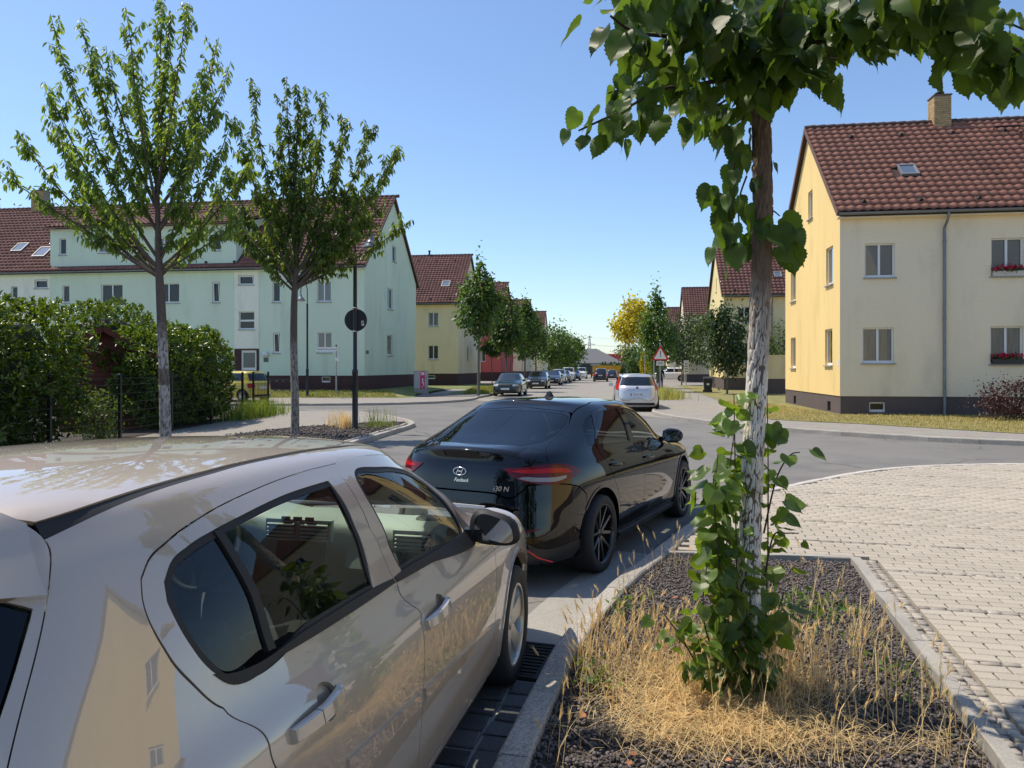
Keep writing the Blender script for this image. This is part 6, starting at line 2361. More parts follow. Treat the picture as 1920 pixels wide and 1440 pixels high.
lm_cherry = leafmat('cherry', (0.13, 0.195, 0.042), .48, .42)
lm_lime = leafmat('lime', (0.062, 0.110, 0.022), .45, .46, .32, .35)
lm_laurel = leafmat('laurel', (0.092, 0.150, 0.022), .30, .32, .42)
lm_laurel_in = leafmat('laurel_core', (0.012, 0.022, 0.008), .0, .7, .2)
lm_street = leafmat('street', (0.070, 0.125, 0.028), .38, .45, .35)
lm_dark = leafmat('dark', (0.045, 0.078, 0.026), .3, .5, .35)
lm_yellow = leafmat('yellow', (0.37, 0.345, 0.045), .4, .5, .35)
lm_red = leafmat('barberry', (0.055, 0.022, 0.018), .25, .5, .35)
lm_straw = mat('straw', (0.60, 0.46, 0.22), .75, island=.4, trans=.25)
lm_straw_l = mat('straw_light', (0.66, 0.55, 0.29), .7, island=.3, trans=.3)
lm_weed = leafmat('weed', (0.085, 0.14, 0.025), .35, .5, .35)
m_bark = mat('bark_brown', (0.085, 0.058, 0.042), .9, noise=(9, .45), stretch=(6, 6, 1), bump=(16, 1.0, .02))
m_bark_grey = mat('bark_grey', (0.15, 0.13, 0.11), .9, noise=(9, .4), stretch=(6, 6, 1), bump=(16, 1.0, .015))


def bark_white(name, dark, white, z_top, z_gap=None, scale=22, thr=.46, mixw=.55):
    """lime-washed lower trunk, bare bark above; the wash is worn away in the cracks"""
    m = bpy.data.materials.new(name)
    m.use_nodes = True
    N = m.node_tree.nodes
    L = m.node_tree.links
    b = N['Principled BSDF']
    b.inputs['Roughness'].default_value = .92
    b.inputs['Specular IOR Level'].default_value = .2
    tc = N.new('ShaderNodeTexCoord')
    mp = N.new('ShaderNodeMapping')
    mp.inputs['Scale'].default_value = (1, 1, .38)
    L.new(tc.outputs['Object'], mp.inputs[0])
    ns = N.new('ShaderNodeTexNoise')
    ns.inputs['Scale'].default_value = scale
    ns.inputs['Detail'].default_value = 7
    ns.inputs['Distortion'].default_value = .5
    L.new(mp.outputs[0], ns.inputs['Vector'])
    n2 = N.new('ShaderNodeTexNoise')
    n2.inputs['Scale'].default_value = 5
    L.new(tc.outputs['Object'], n2.inputs['Vector'])
    at = N.new('ShaderNodeAttribute')
    at.attribute_name = 'groove'
    sp = N.new('ShaderNodeSeparateXYZ')
    L.new(tc.outputs['Object'], sp.inputs[0])

    def math_(op, a, bb):
        q = N.new('ShaderNodeMath')
        q.operation = op
        for i, x in enumerate((a, bb)):
            if hasattr(x, 'is_linked'):
                L.new(x, q.inputs[i])
            else:
                q.inputs[i].default_value = x
        return q.outputs[0]
    # height mask with ragged edge
    hz = math_('ADD', sp.outputs[2], math_('MULTIPLY', math_('SUBTRACT', n2.outputs['Fac'], .5), .5))
    mr = N.new('ShaderNodeMapRange')
    mr.inputs['From Min'].default_value = z_top + .3
    mr.inputs['From Max'].default_value = z_top - .3
    L.new(hz, mr.inputs['Value'])
    wash = mr.outputs[0]
    if z_gap:
        a = math_('GREATER_THAN', sp.outputs[2], z_gap[0])
        c = math_('LESS_THAN', sp.outputs[2], z_gap[1])
        g_ = math_('MULTIPLY', a, c)
        wash = math_('MULTIPLY', wash, math_('SUBTRACT', 1.0, math_('MULTIPLY', g_, .8)))
    cr = N.new('ShaderNodeMapRange')
    cr.inputs['From Min'].default_value = thr - .05
    cr.inputs['From Max'].default_value = thr + .05
    L.new(math_('ADD', math_('MULTIPLY', ns.outputs['Fac'], mixw), math_('MULTIPLY', at.outputs['Fac'], 1 - mixw)), cr.inputs['Value'])
    fac = math_('MULTIPLY', wash, cr.outputs[0])
    mx = N.new('ShaderNodeMix')
    mx.data_type = 'RGBA'
    mx.inputs['A'].default_value = (*dark, 1)
    mx.inputs['B'].default_value = (*white, 1)
    L.new(fac, mx.inputs['Factor'])
    m2 = N.new('ShaderNodeMix')
    m2.data_type = 'RGBA'
    m2.blend_type = 'MULTIPLY'
    m2.inputs['Factor'].default_value = .5
    L.new(mx.outputs['Result'], m2.inputs['A'])
    L.new(ns.outputs['Fac'], m2.inputs['B'])
    hs = N.new('ShaderNodeHueSaturation')
    hs.inputs['Value'].default_value = 1.45
    L.new(m2.outputs['Result'], hs.inputs['Color'])
    L.new(hs.outputs[0], b.inputs['Base Color'])
    bn = N.new('ShaderNodeBump')
    bn.inputs['Strength'].default_value = .9
    bn.inputs['Distance'].default_value = .012
    L.new(ns.outputs['Fac'], bn.inputs['Height'])
    L.new(bn.outputs[0], b.inputs['Normal'])
    return m


LEAF4_V = np.array([(0, 0, 0), (.30, .5, .10), (.30, -.5, .10), (.45, 0, -.02), (.68, .40, .03), (.68, -.40, .03), (1, 0, -.16)])
LEAF4_F = np.array([(0, 3, 1), (0, 2, 3), (1, 3, 4), (2, 5, 3), (4, 3, 6), (3, 5, 6)])


def leaf_mesh(name, pos, dirs, ups, size, width, r, tv=None, tf=None):
    tv = (LEAF4_V if tv is None else tv).copy()
    tf = LEAF4_F if tf is None else tf
    tv[:, 1] *= width
    M = frames(dirs, ups, r)
    return scatter(tv, tf, pos, M, size)


def bez(p0, p1, p2, n):
    t = np.linspace(0, 1, n)[:, None]
    return (1 - t) ** 2 * p0 + 2 * t * (1 - t) * p1 + t ** 2 * p2


def limb_tree(name, label, base, trunk_pts, trunk_r, limbs, leaf, leaf_len, leaf_w, seed, bark, density=1.0, droop=1.0, sub_len=(.20, .55), group=None, leaf_mat=None, sub_gap=.2):
    """trunk polyline, limbs = [(start height fraction along trunk, tip xyz rel base)] with hanging leaves"""
    r = np.random.default_rng(seed)
    t = empty(name, base)
    tag(t, label, 'tree', group)
    mb = MB()
    tp = [np.array(p, float) for p in trunk_pts]
    tpc = np.array(crom(trunk_pts, 5))
    rad = np.interp(np.linspace(0, 1, len(tpc)), np.linspace(0, 1, len(trunk_r)), trunk_r)
    mb.tube(tpc, rad, 14)
    dl = np.r_[0, np.cumsum(np.linalg.norm(np.diff(tpc, axis=0), axis=1))]
    P, D, U, Sz = [], [], [], []

    def put_leaves(path, f0, gap):
        seg = np.diff(path, axis=0)
        ln = np.linalg.norm(seg, axis=1)
        cum = np.r_[0, np.cumsum(ln)]
        tot = cum[-1]
        s = np.arange(tot * f0, tot, gap)
        for q in s:
            k = min(np.searchsorted(cum, q) - 1, len(seg) - 1)
            k = max(k, 0)
            p = path[k] + seg[k] * ((q - cum[k]) / max(ln[k], 1e-6))
            d = seg[k] / max(ln[k], 1e-6)
            o = r.normal(size=3)
            o -= d * o.dot(d)
            o /= np.linalg.norm(o) + 1e-9
            ld = o * .75 + d * .15 + np.array([0, 0, -1.0]) * droop * r.uniform(.45, 1.35)
            P.append(p + o * .012)
            D.append(ld)
            U.append(r.normal(size=3) * .5 + np.array([0, 0, .8]))
            Sz.append(leaf_len * r.uniform(.7, 1.2))
    put_leaves(tpc, .58, .02)
    put_leaves(tpc, .75, .02)
    for (f, tip, *rest) in limbs:
        st = np.array([np.interp(f * dl[-1], dl, tpc[:, k]) for k in range(3)])
        tip = np.array(tip, float)
        v = tip - st
        L_ = np.linalg.norm(v)
        up = rest[0] if rest else .18
        c = st + v * .5 + np.array([v[0] * .12, v[1] * .12, -L_ * up * .5])
        path = bez(st, c, tip, 14) + np.cumsum(r.normal(size=(14, 3)) * .012 * L_ * .3, axis=0) * np.linspace(0, 1, 14)[:, None]
        rr = np.linspace(min(.012 + .007 * L_, .034), .004, 14)
        mb.tube(path, rr, 7)
        put_leaves(path, .2, .029 / density)
        n_sub = max(3, int(L_ / sub_gap))
        for k in range(n_sub):
            q = r.uniform(.22, .97)
            i = int(q * 13)
            p = path[i]
            d = path[min(i + 1, 13)] - path[i - 1 if i else 0]
            d /= np.linalg.norm(d) + 1e-9
            o = r.normal(size=3)
            o -= d * o.dot(d)
            o /= np.linalg.norm(o) + 1e-9
            sl = r.uniform(*sub_len) * (1.1 - .4 * q) * min(1, L_ / 2.2)
            e = p + (d * .75 + o * .7 + np.array([0, 0, .25])) * sl
            sp_ = bez(p, p + (d * .5 + o * .6) * sl * .5, e, 7)
            mb.tube(sp_, np.linspace(.008, .003, 7), 4, cap=False)
            put_leaves(sp_, .08, .027 / density)
    tr = mb.build('trunk', bark, t)
    at = tr.data.attributes.new('groove', 'FLOAT', 'POINT')
    at.data.foreach_set('value', np.full(len(tr.data.vertices), .5, np.float32))
    V, F = leaf_mesh('crown', np.array(P), np.array(D), np.array(U), np.array(Sz), leaf_w, r)
    cr = obj('crown', fast_mesh('crown', V, F, False), leaf_mat, t)
    return t


def px_pt(px_, py_, Y, dY=0.0):
    return ((px_ - 960) / 1400 * (Y + dY), Y + dY, 1.72 + (690 - py_) / 1400 * (Y + dY))


def tips(base, Y, lst, r):
    out = []
    for (f, px_, py_, *up) in lst:
        dY = r.uniform(-1.0, 1.0)
        p = np.array(px_pt(px_, py_, Y, dY)) - np.array(base)
        out.append((f, tuple(p), *(up or ())))
    return out


rr_ = np.random.default_rng(3)
Y1 = 14.5
b1 = np.array([-6.72, Y1, .09])
tr1 = [(0, 0, -.1), (-.02, 0, .8), (-.05, 0, 1.8), (-.10, 0, 2.9), (-.13, 0, 3.5), (-.16, 0, 4.6), (-.19, .05, 6.0), (-.05, .1, 7.6), (.05, .1, 8.6)]
l1 = tips(b1, Y1, [(.40, 5, 318, -.05), (.40, 22, 240, .1), (.42, 110, 250, .15), (.40, 95, 235, .1), (.42, 82, 155, .2), (.44, 100, 40, .22), (.50, 150, 45, .2), (.55, 235, 20, .15), (.62, 300, -20, .1), (.6, 350, 5, .15), (.55, 435, 110, .2),
                   (.50, 400, 60, .2), (.45, 445, 215, .2), (.42, 470, 300, .15), (.40, 430, 330, .1), (.40, 380, 420, -.1), (.41, 450, 410, .0), (.60, 260, 120), (.58, 330, 150), (.5, 210, 260), (.5, 390, 240), (.41, 200, 395, -.05), (.43, 350, 330),
                   (.55, 190, 90, .15), (.6, 380, 150, .15)], rr_)
limb_tree('cherry_tree', 'tall loose crowned cherry tree with whitewashed trunk behind the beige car\'s roof', tuple(b1), tr1, [.115, .105, .095, .085, .072, .05, .032, .018, .006], l1, None, .15, .33, 5,
          bark_white('bark_cherry', (.125, .095, .078), (.42, .39, .35), 2.25, (1.30, 1.62), 26, .47), density=1.1, leaf_mat=lm_cherry, group='young street trees', sub_gap=.19)
Y2 = 18.2
b2 = np.array([-5.29, Y2, .10])
tr2 = [(0, 0, -.1), (.0, 0, .9), (-.03, 0, 2.0), (-.02, 0, 3.2), (.02, 0, 3.9), (.05, 0, 5.0), (.0, .05, 6.4), (.05, .1, 7.8), (.0, .1, 8.6)]
l2 = tips(b2, Y2, [(.45, 470, 150, .2), (.5, 530, 145, .15), (.5, 575, 155, .15), (.5, 620, 170, .2), (.48, 650, 215, .2), (.46, 700, 240, .2), (.44, 745, 265, .2), (.42, 740, 300, .15), (.42, 775, 405, .05), (.42, 700, 330, .1), (.42, 730, 375, .05),
                   (.44, 445, 225, .2), (.42, 420, 300, .15), (.41, 425, 395, .05), (.41, 470, 460, -.1), (.41, 650, 440, -.1), (.42, 600, 420), (.5, 520, 230), (.5, 590, 240), (.46, 640, 300), (.45, 480, 320), (.43, 690, 400, 0), (.43, 400, 350, .1),
                   (.41, 520, 420, 0), (.42, 560, 330), (.44, 660, 350, .1)], rr_)
limb_tree('cherry_tree', 'rounder cherry tree with grey trunk next to the lamp post island', tuple(b2), tr2, [.105, .095, .09, .08, .066, .046, .03, .016, .006], l2, None, .155, .34, 6,
          bark_white('bark_cherry_grey', (.125, .10, .082), (.30, .275, .24), 2.2, None, 26, .47), density=1.15, leaf_mat=lm_cherry, group='young street trees', sub_gap=.18)


def cloud(center, radii, n, r, clumps=40, clump_r=.22, shell=.75):
    """points for foliage: leaf clumps spread through an ellipsoid, denser towards the outside"""
    q = r.normal(size=(clumps, 3))
    q /= np.linalg.norm(q, axis=1, keepdims=True)
    q *= (r.uniform(0, 1, (clumps, 1)) ** (1 / 3)) * (1 - shell) + shell * r.uniform(.55, 1, (clumps, 1))
    ids = r.integers(0, clumps, n)
    size = r.uniform(.6, 1.3, clumps)
    p = q[ids] + r.normal(size=(n, 3)) * clump_r * size[ids][:, None]
    return p * np.array(radii) + np.array(center), q[ids]


def street_tree(name, label, base, height, crown_c, crown_r, leaf_mat, seed, n=2600, leaf=.16, trunk_r=.09, group='street trees', bark=None, shape='oval', trunk_top=None, parts=True, cat='tree'):
    r = np.random.default_rng(seed)
    t = empty(name, base)
    tag(t, label, cat, group)
    mb = MB()
    zt = trunk_top or (crown_c[2] + crown_r[2] * .5)
    mb.tube(crom([(0, 0, -.1), (r.uniform(-.05, .05), r.uniform(-.05, .05), zt * .4), (r.uniform(-.1, .1), r.uniform(-.1, .1), zt * .75), (crown_c[0], crown_c[1], zt)], 4), np.linspace(trunk_r, trunk_r * .3, 13), 8)
    for k in range(10):
        a = r.uniform(0, 2 * PI)
        z0_ = r.uniform(crown_c[2] - crown_r[2] * .9, crown_c[2] + crown_r[2] * .3)
        e = np.array(crown_c) + np.array([math.cos(a) * crown_r[0] * .8, math.sin(a) * crown_r[1] * .8, r.uniform(-.4, .8) * crown_r[2]])
        s_ = np.array([0, 0, z0_ - .2])
        mb.tube(bez(s_, (s_ + e) / 2 + np.array([0, 0, -.1]), e, 6), np.linspace(trunk_r * .38, .008, 6), 5)
    mb.build('trunk', bark or m_bark_grey, t)
    p, q = cloud(crown_c, crown_r, n, r, clumps=max(24, n // 60))
    if shape == 'column':
        f = np.clip((p[:, 2] - (crown_c[2] - crown_r[2])) / (2 * crown_r[2]), 0, 1)
        w_ = np.interp(f, [0, .15, .4, .75, 1.0], [.6, 1.05, 1.05, .8, .4])[:, None]
        p[:, :2] = np.array(crown_c[:2]) + (p[:, :2] - np.array(crown_c[:2])) * w_
    d = q * .8 + r.normal(size=(n, 3)) * .6 + np.array([0, 0, -.5])
    V, F = leaf_mesh('crown', p, d, r.normal(size=(n, 3)) * .6 + np.array([0, 0, .7]) + q * .5, r.uniform(.6, 1.25, n) * leaf, .62, r)
    obj('crown', fast_mesh('crown', V, F), leaf_mat, t)
    return t


# street trees left of the street
for k, (Yt, h, lab) in enumerate(((43.6, 7.7, 'large leafed street tree in front of the pale yellow house'), (54.0, 7.1, 'second street tree of the row, before the red house'),
                                  (64.6, 7.2, 'third street tree of the row, past the red house'), (73.0, 7.0, 'fourth street tree of the row behind the parked silver car'))):
    x = along(Yt, -1.96, 43.6)
    street_tree('street_tree', lab, (x, Yt, .1), h, (0, 0, h - 2.15), (1.2, 1.2, 2.05), lm_street, 40 + k, n=2800, leaf=.25, shape='column', group='street trees left of the street', trunk_r=.085)
for k, Yt in enumerate((88, 104, 122)):
    x = along(Yt, -1.5, 43.6)
    street_tree('street_tree', ['fifth street tree of the row, above the parked vans', 'sixth street tree of the row, further up the street', 'seventh street tree of the row, far up the street'][k], (x, Yt, .1), 6.6, (0, 0, 4.2), (2.1, 2.1, 2.3), lm_street, 50 + k, n=2400, leaf=.34, group='street trees left of the street')
for k, (x, y, s_, lab) in enumerate(((-2.0, 75, 1.0, 'ball shaped small tree in front of the red house'), (1.45, 106, 1.05, 'ball shaped small tree in front of the ivory house'))):
    street_tree('ball_tree', lab, (x, y, .1), 4.6, (0, 0, 3.65), (1.05 * s_, 1.05 * s_, .85), lm_street, 60 + k, n=2200, leaf=.2, group='ball trees', trunk_r=.05)
# trees right of the street
street_tree('yellow_tree', 'yellow leaved tree standing out beside the parked estate', (10.4, 60, .1), 6.9, (-.7, 0, 5.4), (1.55, 1.4, 1.7), lm_yellow, 70, n=3400, leaf=.26, trunk_r=.09, group='trees right of the street')
V, F = [], []
ysh = street_tree('yellow_shrub', 'yellow suckers growing low beneath the yellow leaved tree', (10.4, 58.5, .1), 2.6, (.1, 0, 1.6), (.45, .45, 1.3), lm_yellow, 71, n=900, leaf=.2, trunk_r=.03, cat='shrub', group=None)
street_tree('column_tree', 'slender green tree behind the warning sign', (9.9, 51, .1), 6.5, (0, 0, 4.1), (1.15, 1.15, 2.5), lm_street, 72, n=3600, leaf=.22, shape='column', group='trees right of the street')
for k, (x, y, h, rx, lab) in enumerate(((15.9, 70, 6.6, 1.9, 'dark tree behind the slender green tree'), (16.6, 62, 6.3, 2.0, 'dark broad tree between the slender tree and the cream house'), (13.25, 46, 5.7, 1.15, 'dark young tree standing before the cream house corner'),
                                        (19.5, 85, 6.5, 2.4, 'dark tree in front of the third house'))):
    street_tree('dark_tree', lab, (x, y, .1), h, (0, 0, h - 2.2), (rx, rx, 2.1), lm_dark, 80 + k, n=3200, leaf=.24, group='dark trees before the cream house', trunk_r=.07)
street_tree('garden_bush', 'bright green bush rising over the garden wall', (19.3, 53.0, .1), 4.6, (0, 0, 3.0), (1.9, 1.6, 1.9), lm_weed, 90, n=3000, leaf=.18, trunk_r=.05, cat='bush', group=None)
street_tree('barberry_bush', 'dark reddish brown bush beside the beige house front', (15.6, 23.2, .1), 1.5, (0, 0, .62), (1.15, .7, .62), lm_red, 91, n=3800, leaf=.075, trunk_r=.03, cat='bush', group=None)
for k, (x, y, h, rx, lab) in enumerate(((40, 215, 7, 4, 'green tree right of the grey house at the street end'), (29.5, 170, 8, 3.4, 'birch like tree far behind the yellow tree'), (23.5, 140, 6, 3.0, 'dark green tree far up the flower box side'),
                                        (14.5, 205, 4, 3.0, 'low tree in front of the grey hipped house'), (12, 190, 6.5, 3.0, 'tree at the far end of the parked row'), (39, 262, 9, 4.5, 'tall tree beside the red hall'), (36, 190, 6, 3, 'green bush before the red hall'))):
    street_tree('far_tree', lab, (x, y, 0), h, (0, 0, h * .58), (rx, rx, h * .42), lm_dark if k % 2 else lm_street, 100 + k, n=1500, leaf=.55, group='far trees', trunk_r=.12)
street_tree('garden_tree', 'pale brownish green tree top behind the chimney of the green house', (-46.5, 66, 0), 15.6, (0, 0, 12.2), (4.2, 4.0, 3.4), mat('leaf_maple', (.13, .12, .035), .5, island=.35, trans=.3), 120, n=4200, leaf=.4, trunk_r=.3, group=None)


# laurel hedge shrubs behind the wire fence
def laurel(name, label, base, radii, n, seed, group='laurel hedge shrubs'):
    r = np.random.default_rng(seed)
    t = empty(name, base)
    tag(t, label, 'hedge', group)
    c = np.array([0, 0, radii[2] * .98])
    # rounded box surface with lumps
    q = r.normal(size=(n, 3))
    q /= np.linalg.norm(q, axis=1, keepdims=True)
    e = 3.2
    q = q / (np.sum(np.abs(q) ** e, 1, keepdims=True) ** (1 / e))
    lump = np.array([math.sin(7.1 * a + 1.3 * seed) * math.sin(5.3 * b + seed) * math.sin(6.1 * d + 2 * seed) for a, b, d in q])[:, None]
    rad = 1 + .13 * lump - np.abs(r.normal(size=(n, 1))) * .14
    p = c + q * rad * np.array(radii)
    p[:, 2] = np.maximum(p[:, 2], .05 + r.uniform(0, .2, n))
    nn = q / np.array(radii)
    nn /= np.linalg.norm(nn, axis=1, keepdims=True)
    # leaf rosettes: clusters of leaves share an upward-outward shoot direction
    sh = nn * .7 + np.array([0, 0, .75]) + r.normal(size=(n, 3)) * .25
    K = 6
    P = np.repeat(p, K, 0) + r.normal(size=(n * K, 3)) * .02
    Dd = np.repeat(sh, K, 0) * .55 + r.normal(size=(n * K, 3)) * .55
    U = np.repeat(sh, K, 0) + r.normal(size=(n * K, 3)) * .3
    V, F = leaf_mesh('foliage', P, Dd, U, r.uniform(.09, .15, n * K), .42, r)
    obj('foliage', fast_mesh('foliage', V, F), lm_laurel, t)
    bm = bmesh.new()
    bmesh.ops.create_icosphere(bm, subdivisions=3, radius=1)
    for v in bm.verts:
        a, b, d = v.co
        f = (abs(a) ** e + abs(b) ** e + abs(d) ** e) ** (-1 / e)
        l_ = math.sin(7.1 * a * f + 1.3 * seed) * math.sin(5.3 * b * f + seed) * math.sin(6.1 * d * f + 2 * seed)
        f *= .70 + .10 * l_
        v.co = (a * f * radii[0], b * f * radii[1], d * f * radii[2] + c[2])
    me = bpy.data.meshes.new('shade_core')
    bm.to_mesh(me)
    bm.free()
    obj('shade_core', me, lm_laurel_in, t)  # dark solid core stands in for the shaded inside and blocks see-through
    return t


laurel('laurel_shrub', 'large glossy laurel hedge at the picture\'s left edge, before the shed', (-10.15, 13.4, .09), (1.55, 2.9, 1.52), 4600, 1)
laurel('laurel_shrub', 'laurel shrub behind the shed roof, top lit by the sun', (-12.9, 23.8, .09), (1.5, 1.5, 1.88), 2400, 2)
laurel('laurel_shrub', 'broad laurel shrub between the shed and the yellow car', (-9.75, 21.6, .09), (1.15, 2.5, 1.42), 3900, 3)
street_tree('garden_shrub', 'loose small leaved shrub in the gap below the shed', (-9.5, 17.2, .09), 1.3, (0, 0, .55), (.5, .7, .6), lm_weed, 130, n=1500, leaf=.07, trunk_r=.02, cat='shrub', group=None)

# ------------------------------------------------------------------ grass and weeds


def blades(name, pts, h0, h1, material, seed, lean=.35, width=.004, label='', parent=None):
    r = np.random.default_rng(seed)
    n = len(pts)
    h = r.uniform(h0, h1, n)
    a = r.uniform(0, 2 * PI, n)
    l_ = r.uniform(.1, 1.0, n) * lean
    dx, dy = np.cos(a), np.sin(a)
    w = width * r.uniform(.7, 1.4, n)
    px_, py_ = -dy * w, dx * w
    V = np.zeros((n, 7, 3))
    for k, f in enumerate((0, .4, .75, 1.0)):
        b = f ** 1.8 * l_ * h
        cx, cy, cz = pts[:, 0] + dx * b, pts[:, 1] + dy * b, pts[:, 2] + f * h * (1 - .25 * l_ * f)
        if k < 3:
            s_ = (1, .85, .55)[k]
            V[:, 2 * k] = np.stack([cx - px_ * s_, cy - py_ * s_, cz], -1)
            V[:, 2 * k + 1] = np.stack([cx + px_ * s_, cy + py_ * s_, cz], -1)
        else:
            V[:, 6] = np.stack([cx, cy, cz], -1)
    tf = np.array([(0, 1, 3), (0, 3, 2), (2, 3, 5), (2, 5, 4), (4, 5, 6)])
    F = tf[None] + (np.arange(n) * 7)[:, None, None]
    o = obj(name, fast_mesh(name, V.reshape(-1, 3), F.reshape(-1, 3)), material, parent)
    tag(o, label, None, kind='stuff')
    return o, V[:, 6], np.stack([dx * l_, dy * l_, np.ones(n)], -1)


def in_poly(poly, n, r, z):
    P_ = np.array(poly)
    lo, hi = P_.min(0), P_.max(0)
    pts = r.uniform(lo, hi, (n * 5, 2))
    pts = pts[point_in(poly, pts[:, 0], pts[:, 1])][:n]
    return np.c_[pts, np.full(len(pts), z)]


rg = np.random.default_rng(77)
TB = np.array([1.222, 3.76])          # base of the front tree
inbed = lambda p: p[point_in(BED_VIEW, p[:, 0], p[:, 1])]


def gauss(c, s_, n, z=.085):
    p = np.array(c) + rg.normal(size=(n, 2)) * np.array(s_)
    p = inbed(p)
    return np.c_[p, np.full(len(p), z)]


# barley stems with bearded ears
st_pts = np.concatenate([gauss(TB + (.02, .12), (.22, .24), 420), gauss((.72, 3.85), (.22, .32), 200), gauss((.45, 4.35), (.10, .22), 80), gauss((.80, 5.1), (.12, .35), 22), gauss((1.5, 4.0), (.15, .28), 110),
                         gauss((1.98, 3.9), (.10, .45), 70), gauss((1.85, 3.25), (.14, .25), 26), gauss((1.2, 6.1), (.14, .2), 26), gauss((.18, 3.05), (.05, .14), 7), gauss((2.1, 4.9), (.14, .5), 36), gauss((1.35, 2.95), (.4, .12), 14)])
gr, tipp, tipd = blades('barley_grass', st_pts, .14, .34, lm_straw, 1, lean=.75, width=.0022, label='dry golden barley grass around the foreground tree trunk')
n = len(tipp)
sel = rg.uniform(0, 1, n) < .62
tp_, td_ = tipp[sel], tipd[sel]
m_ = len(tp_)
AW = 14
td_ = td_ / np.linalg.norm(td_, axis=1, keepdims=True)
b_ = np.repeat(tp_, AW, 0)
dd_ = np.repeat(td_, AW, 0)
off_ = np.tile(np.linspace(0, .045, AW), m_)[:, None]
o_ = rg.normal(size=(m_ * AW, 3))
o_ -= dd_ * np.sum(o_ * dd_, 1, keepdims=True)
o_ /= np.linalg.norm(o_, axis=1, keepdims=True)
s0 = b_ + dd_ * (off_ - .03)
e0 = s0 + (dd_ * .9 + o_ * .32) * rg.uniform(.03, .05, (m_ * AW, 1))
sd_ = np.cross(dd_, o_) * .0022
V = np.stack([s0 - sd_, s0 + sd_, e0], 1).reshape(-1, 3)
F = np.arange(len(V)).reshape(-1, 3)
tag(obj('barley_ears', fast_mesh('barley_ears', V, F), lm_straw_l), 'bearded pale barley ears above the dry grass', None, kind='stuff')
# flattened straw
lay = np.concatenate([gauss((.95, 3.36), (.26, .14), 1500, .095), gauss((.82, 3.72), (.2, .22), 1300, .095), gauss(TB, (.24, .16), 900, .1), gauss((1.5, 3.2), (.25, .05), 160, .09)])
nl = len(lay)
a_ = rg.uniform(0, 2 * PI, nl)
ln_ = rg.uniform(.08, .30, nl)
dv = np.stack([np.cos(a_), np.sin(a_), rg.normal(size=nl) * .22], -1) * ln_[:, None]
wv = np.stack([-np.sin(a_), np.cos(a_), np.zeros(nl)], -1) * .0011
lay[:, 2] += rg.uniform(0, .05, nl)
up_ = np.array([0, 0, 1.0]) * (ln_ * rg.uniform(0, .25, nl))[:, None]
V = np.stack([lay - dv / 2 - wv, lay - dv / 2 + wv, lay + wv + up_, lay - wv + up_, lay + dv / 2], 1)
tf = np.array([(0, 1, 2), (0, 2, 3), (3, 2, 4)])
F = (tf[None] + (np.arange(nl) * 5)[:, None, None]).reshape(-1, 3)
tag(obj('fallen_straw', fast_mesh('fallen_straw', V.reshape(-1, 3), F), lm_straw), 'flattened dead straw lying over the gravel', None, kind='stuff')
# green weeds in the bed
wd = np.concatenate([gauss((1.95, 5.0), (.15, .2), 260), gauss((.40, 3.85), (.05, .12), 90), gauss((.75, 5.0), (.10, .15), 90), gauss((2.0, 3.85), (.08, .25), 70)])
r_ = np.random.default_rng(5)
V, F = leaf_mesh('bed_weeds', wd + np.c_[np.zeros((len(wd), 2)), r_.uniform(0, .10, len(wd))], r_.normal(size=(len(wd), 3)) + np.array([0, 0, .6]), r_.normal(size=(len(wd), 3)) * .4 + np.array([0, 0, 1]), r_.uniform(.025, .06, len(wd)), .4, r_)
tag(obj('bed_weeds', fast_mesh('bed_weeds', V, F), lm_weed), 'low green weeds growing through the gravel', None, kind='stuff')
# fallen brown leaves
br = np.concatenate([gauss((.75, 3.45), (.25, .3), 16, .12), gauss((1.2, 5.2), (.5, .6), 7, .1)])
V, F = leaf_mesh('dead_leaves', br, r_.normal(size=(len(br), 3)) * np.array([1, 1, .3]), r_.normal(size=(len(br), 3)) * .4 + np.array([0, 0, 1]), r_.uniform(.03, .06, len(br)), .6, r_)
tag(obj('dead_leaves', fast_mesh('dead_leaves', V, F), mat('dead_leaf', (.40, .16, .06), .8, island=.3)), 'curled brown dead leaves on the gravel', None, kind='stuff')
# lawns
lp = in_poly([(8.1, 23.4), (9.1, 22.4), (10.06, 21.6), (12.4, 18.5), (16, 17.2), (22, 16.6), (22, 26), (11.2, 25.6), (11.6, 36), (10, 36)], 26000, rg, .112)
blades('lawn_grass', lp, .03, .09, mat('grass_dry', (.38, .32, .11), .8, island=.45, trans=.2), 3, lean=.9, width=.006, label='short parched grass before the beige house')
lp = np.concatenate([in_poly([(-20, 40.7), (-6.3, 40.95), (-6.9, 42.9), (-20, 43.3)], 9000, rg, .1)])
lp[:, 2] = .094 + np.clip((lp[:, 1] - 40.95) / 2.0, 0, 1) * .32
blades('lawn_grass', lp, .05, .14, mat('grass_mixed', (.22, .23, .05), .8, island=.5, trans=.2), 4, lean=.9, width=.011, label='mixed green and dry grass along the green house plinth')
lp = np.concatenate([in_poly([(-3.0, 46.2), (-1.6, 46.6), (.2, 60), (-3.0, 60)], 3500, rg, .11)])
blades('verge_grass', lp, .08, .3, MATS['grass_mixed'], 6, lean=.7, width=.014, label='rough grass verge beside the dark green saloon')
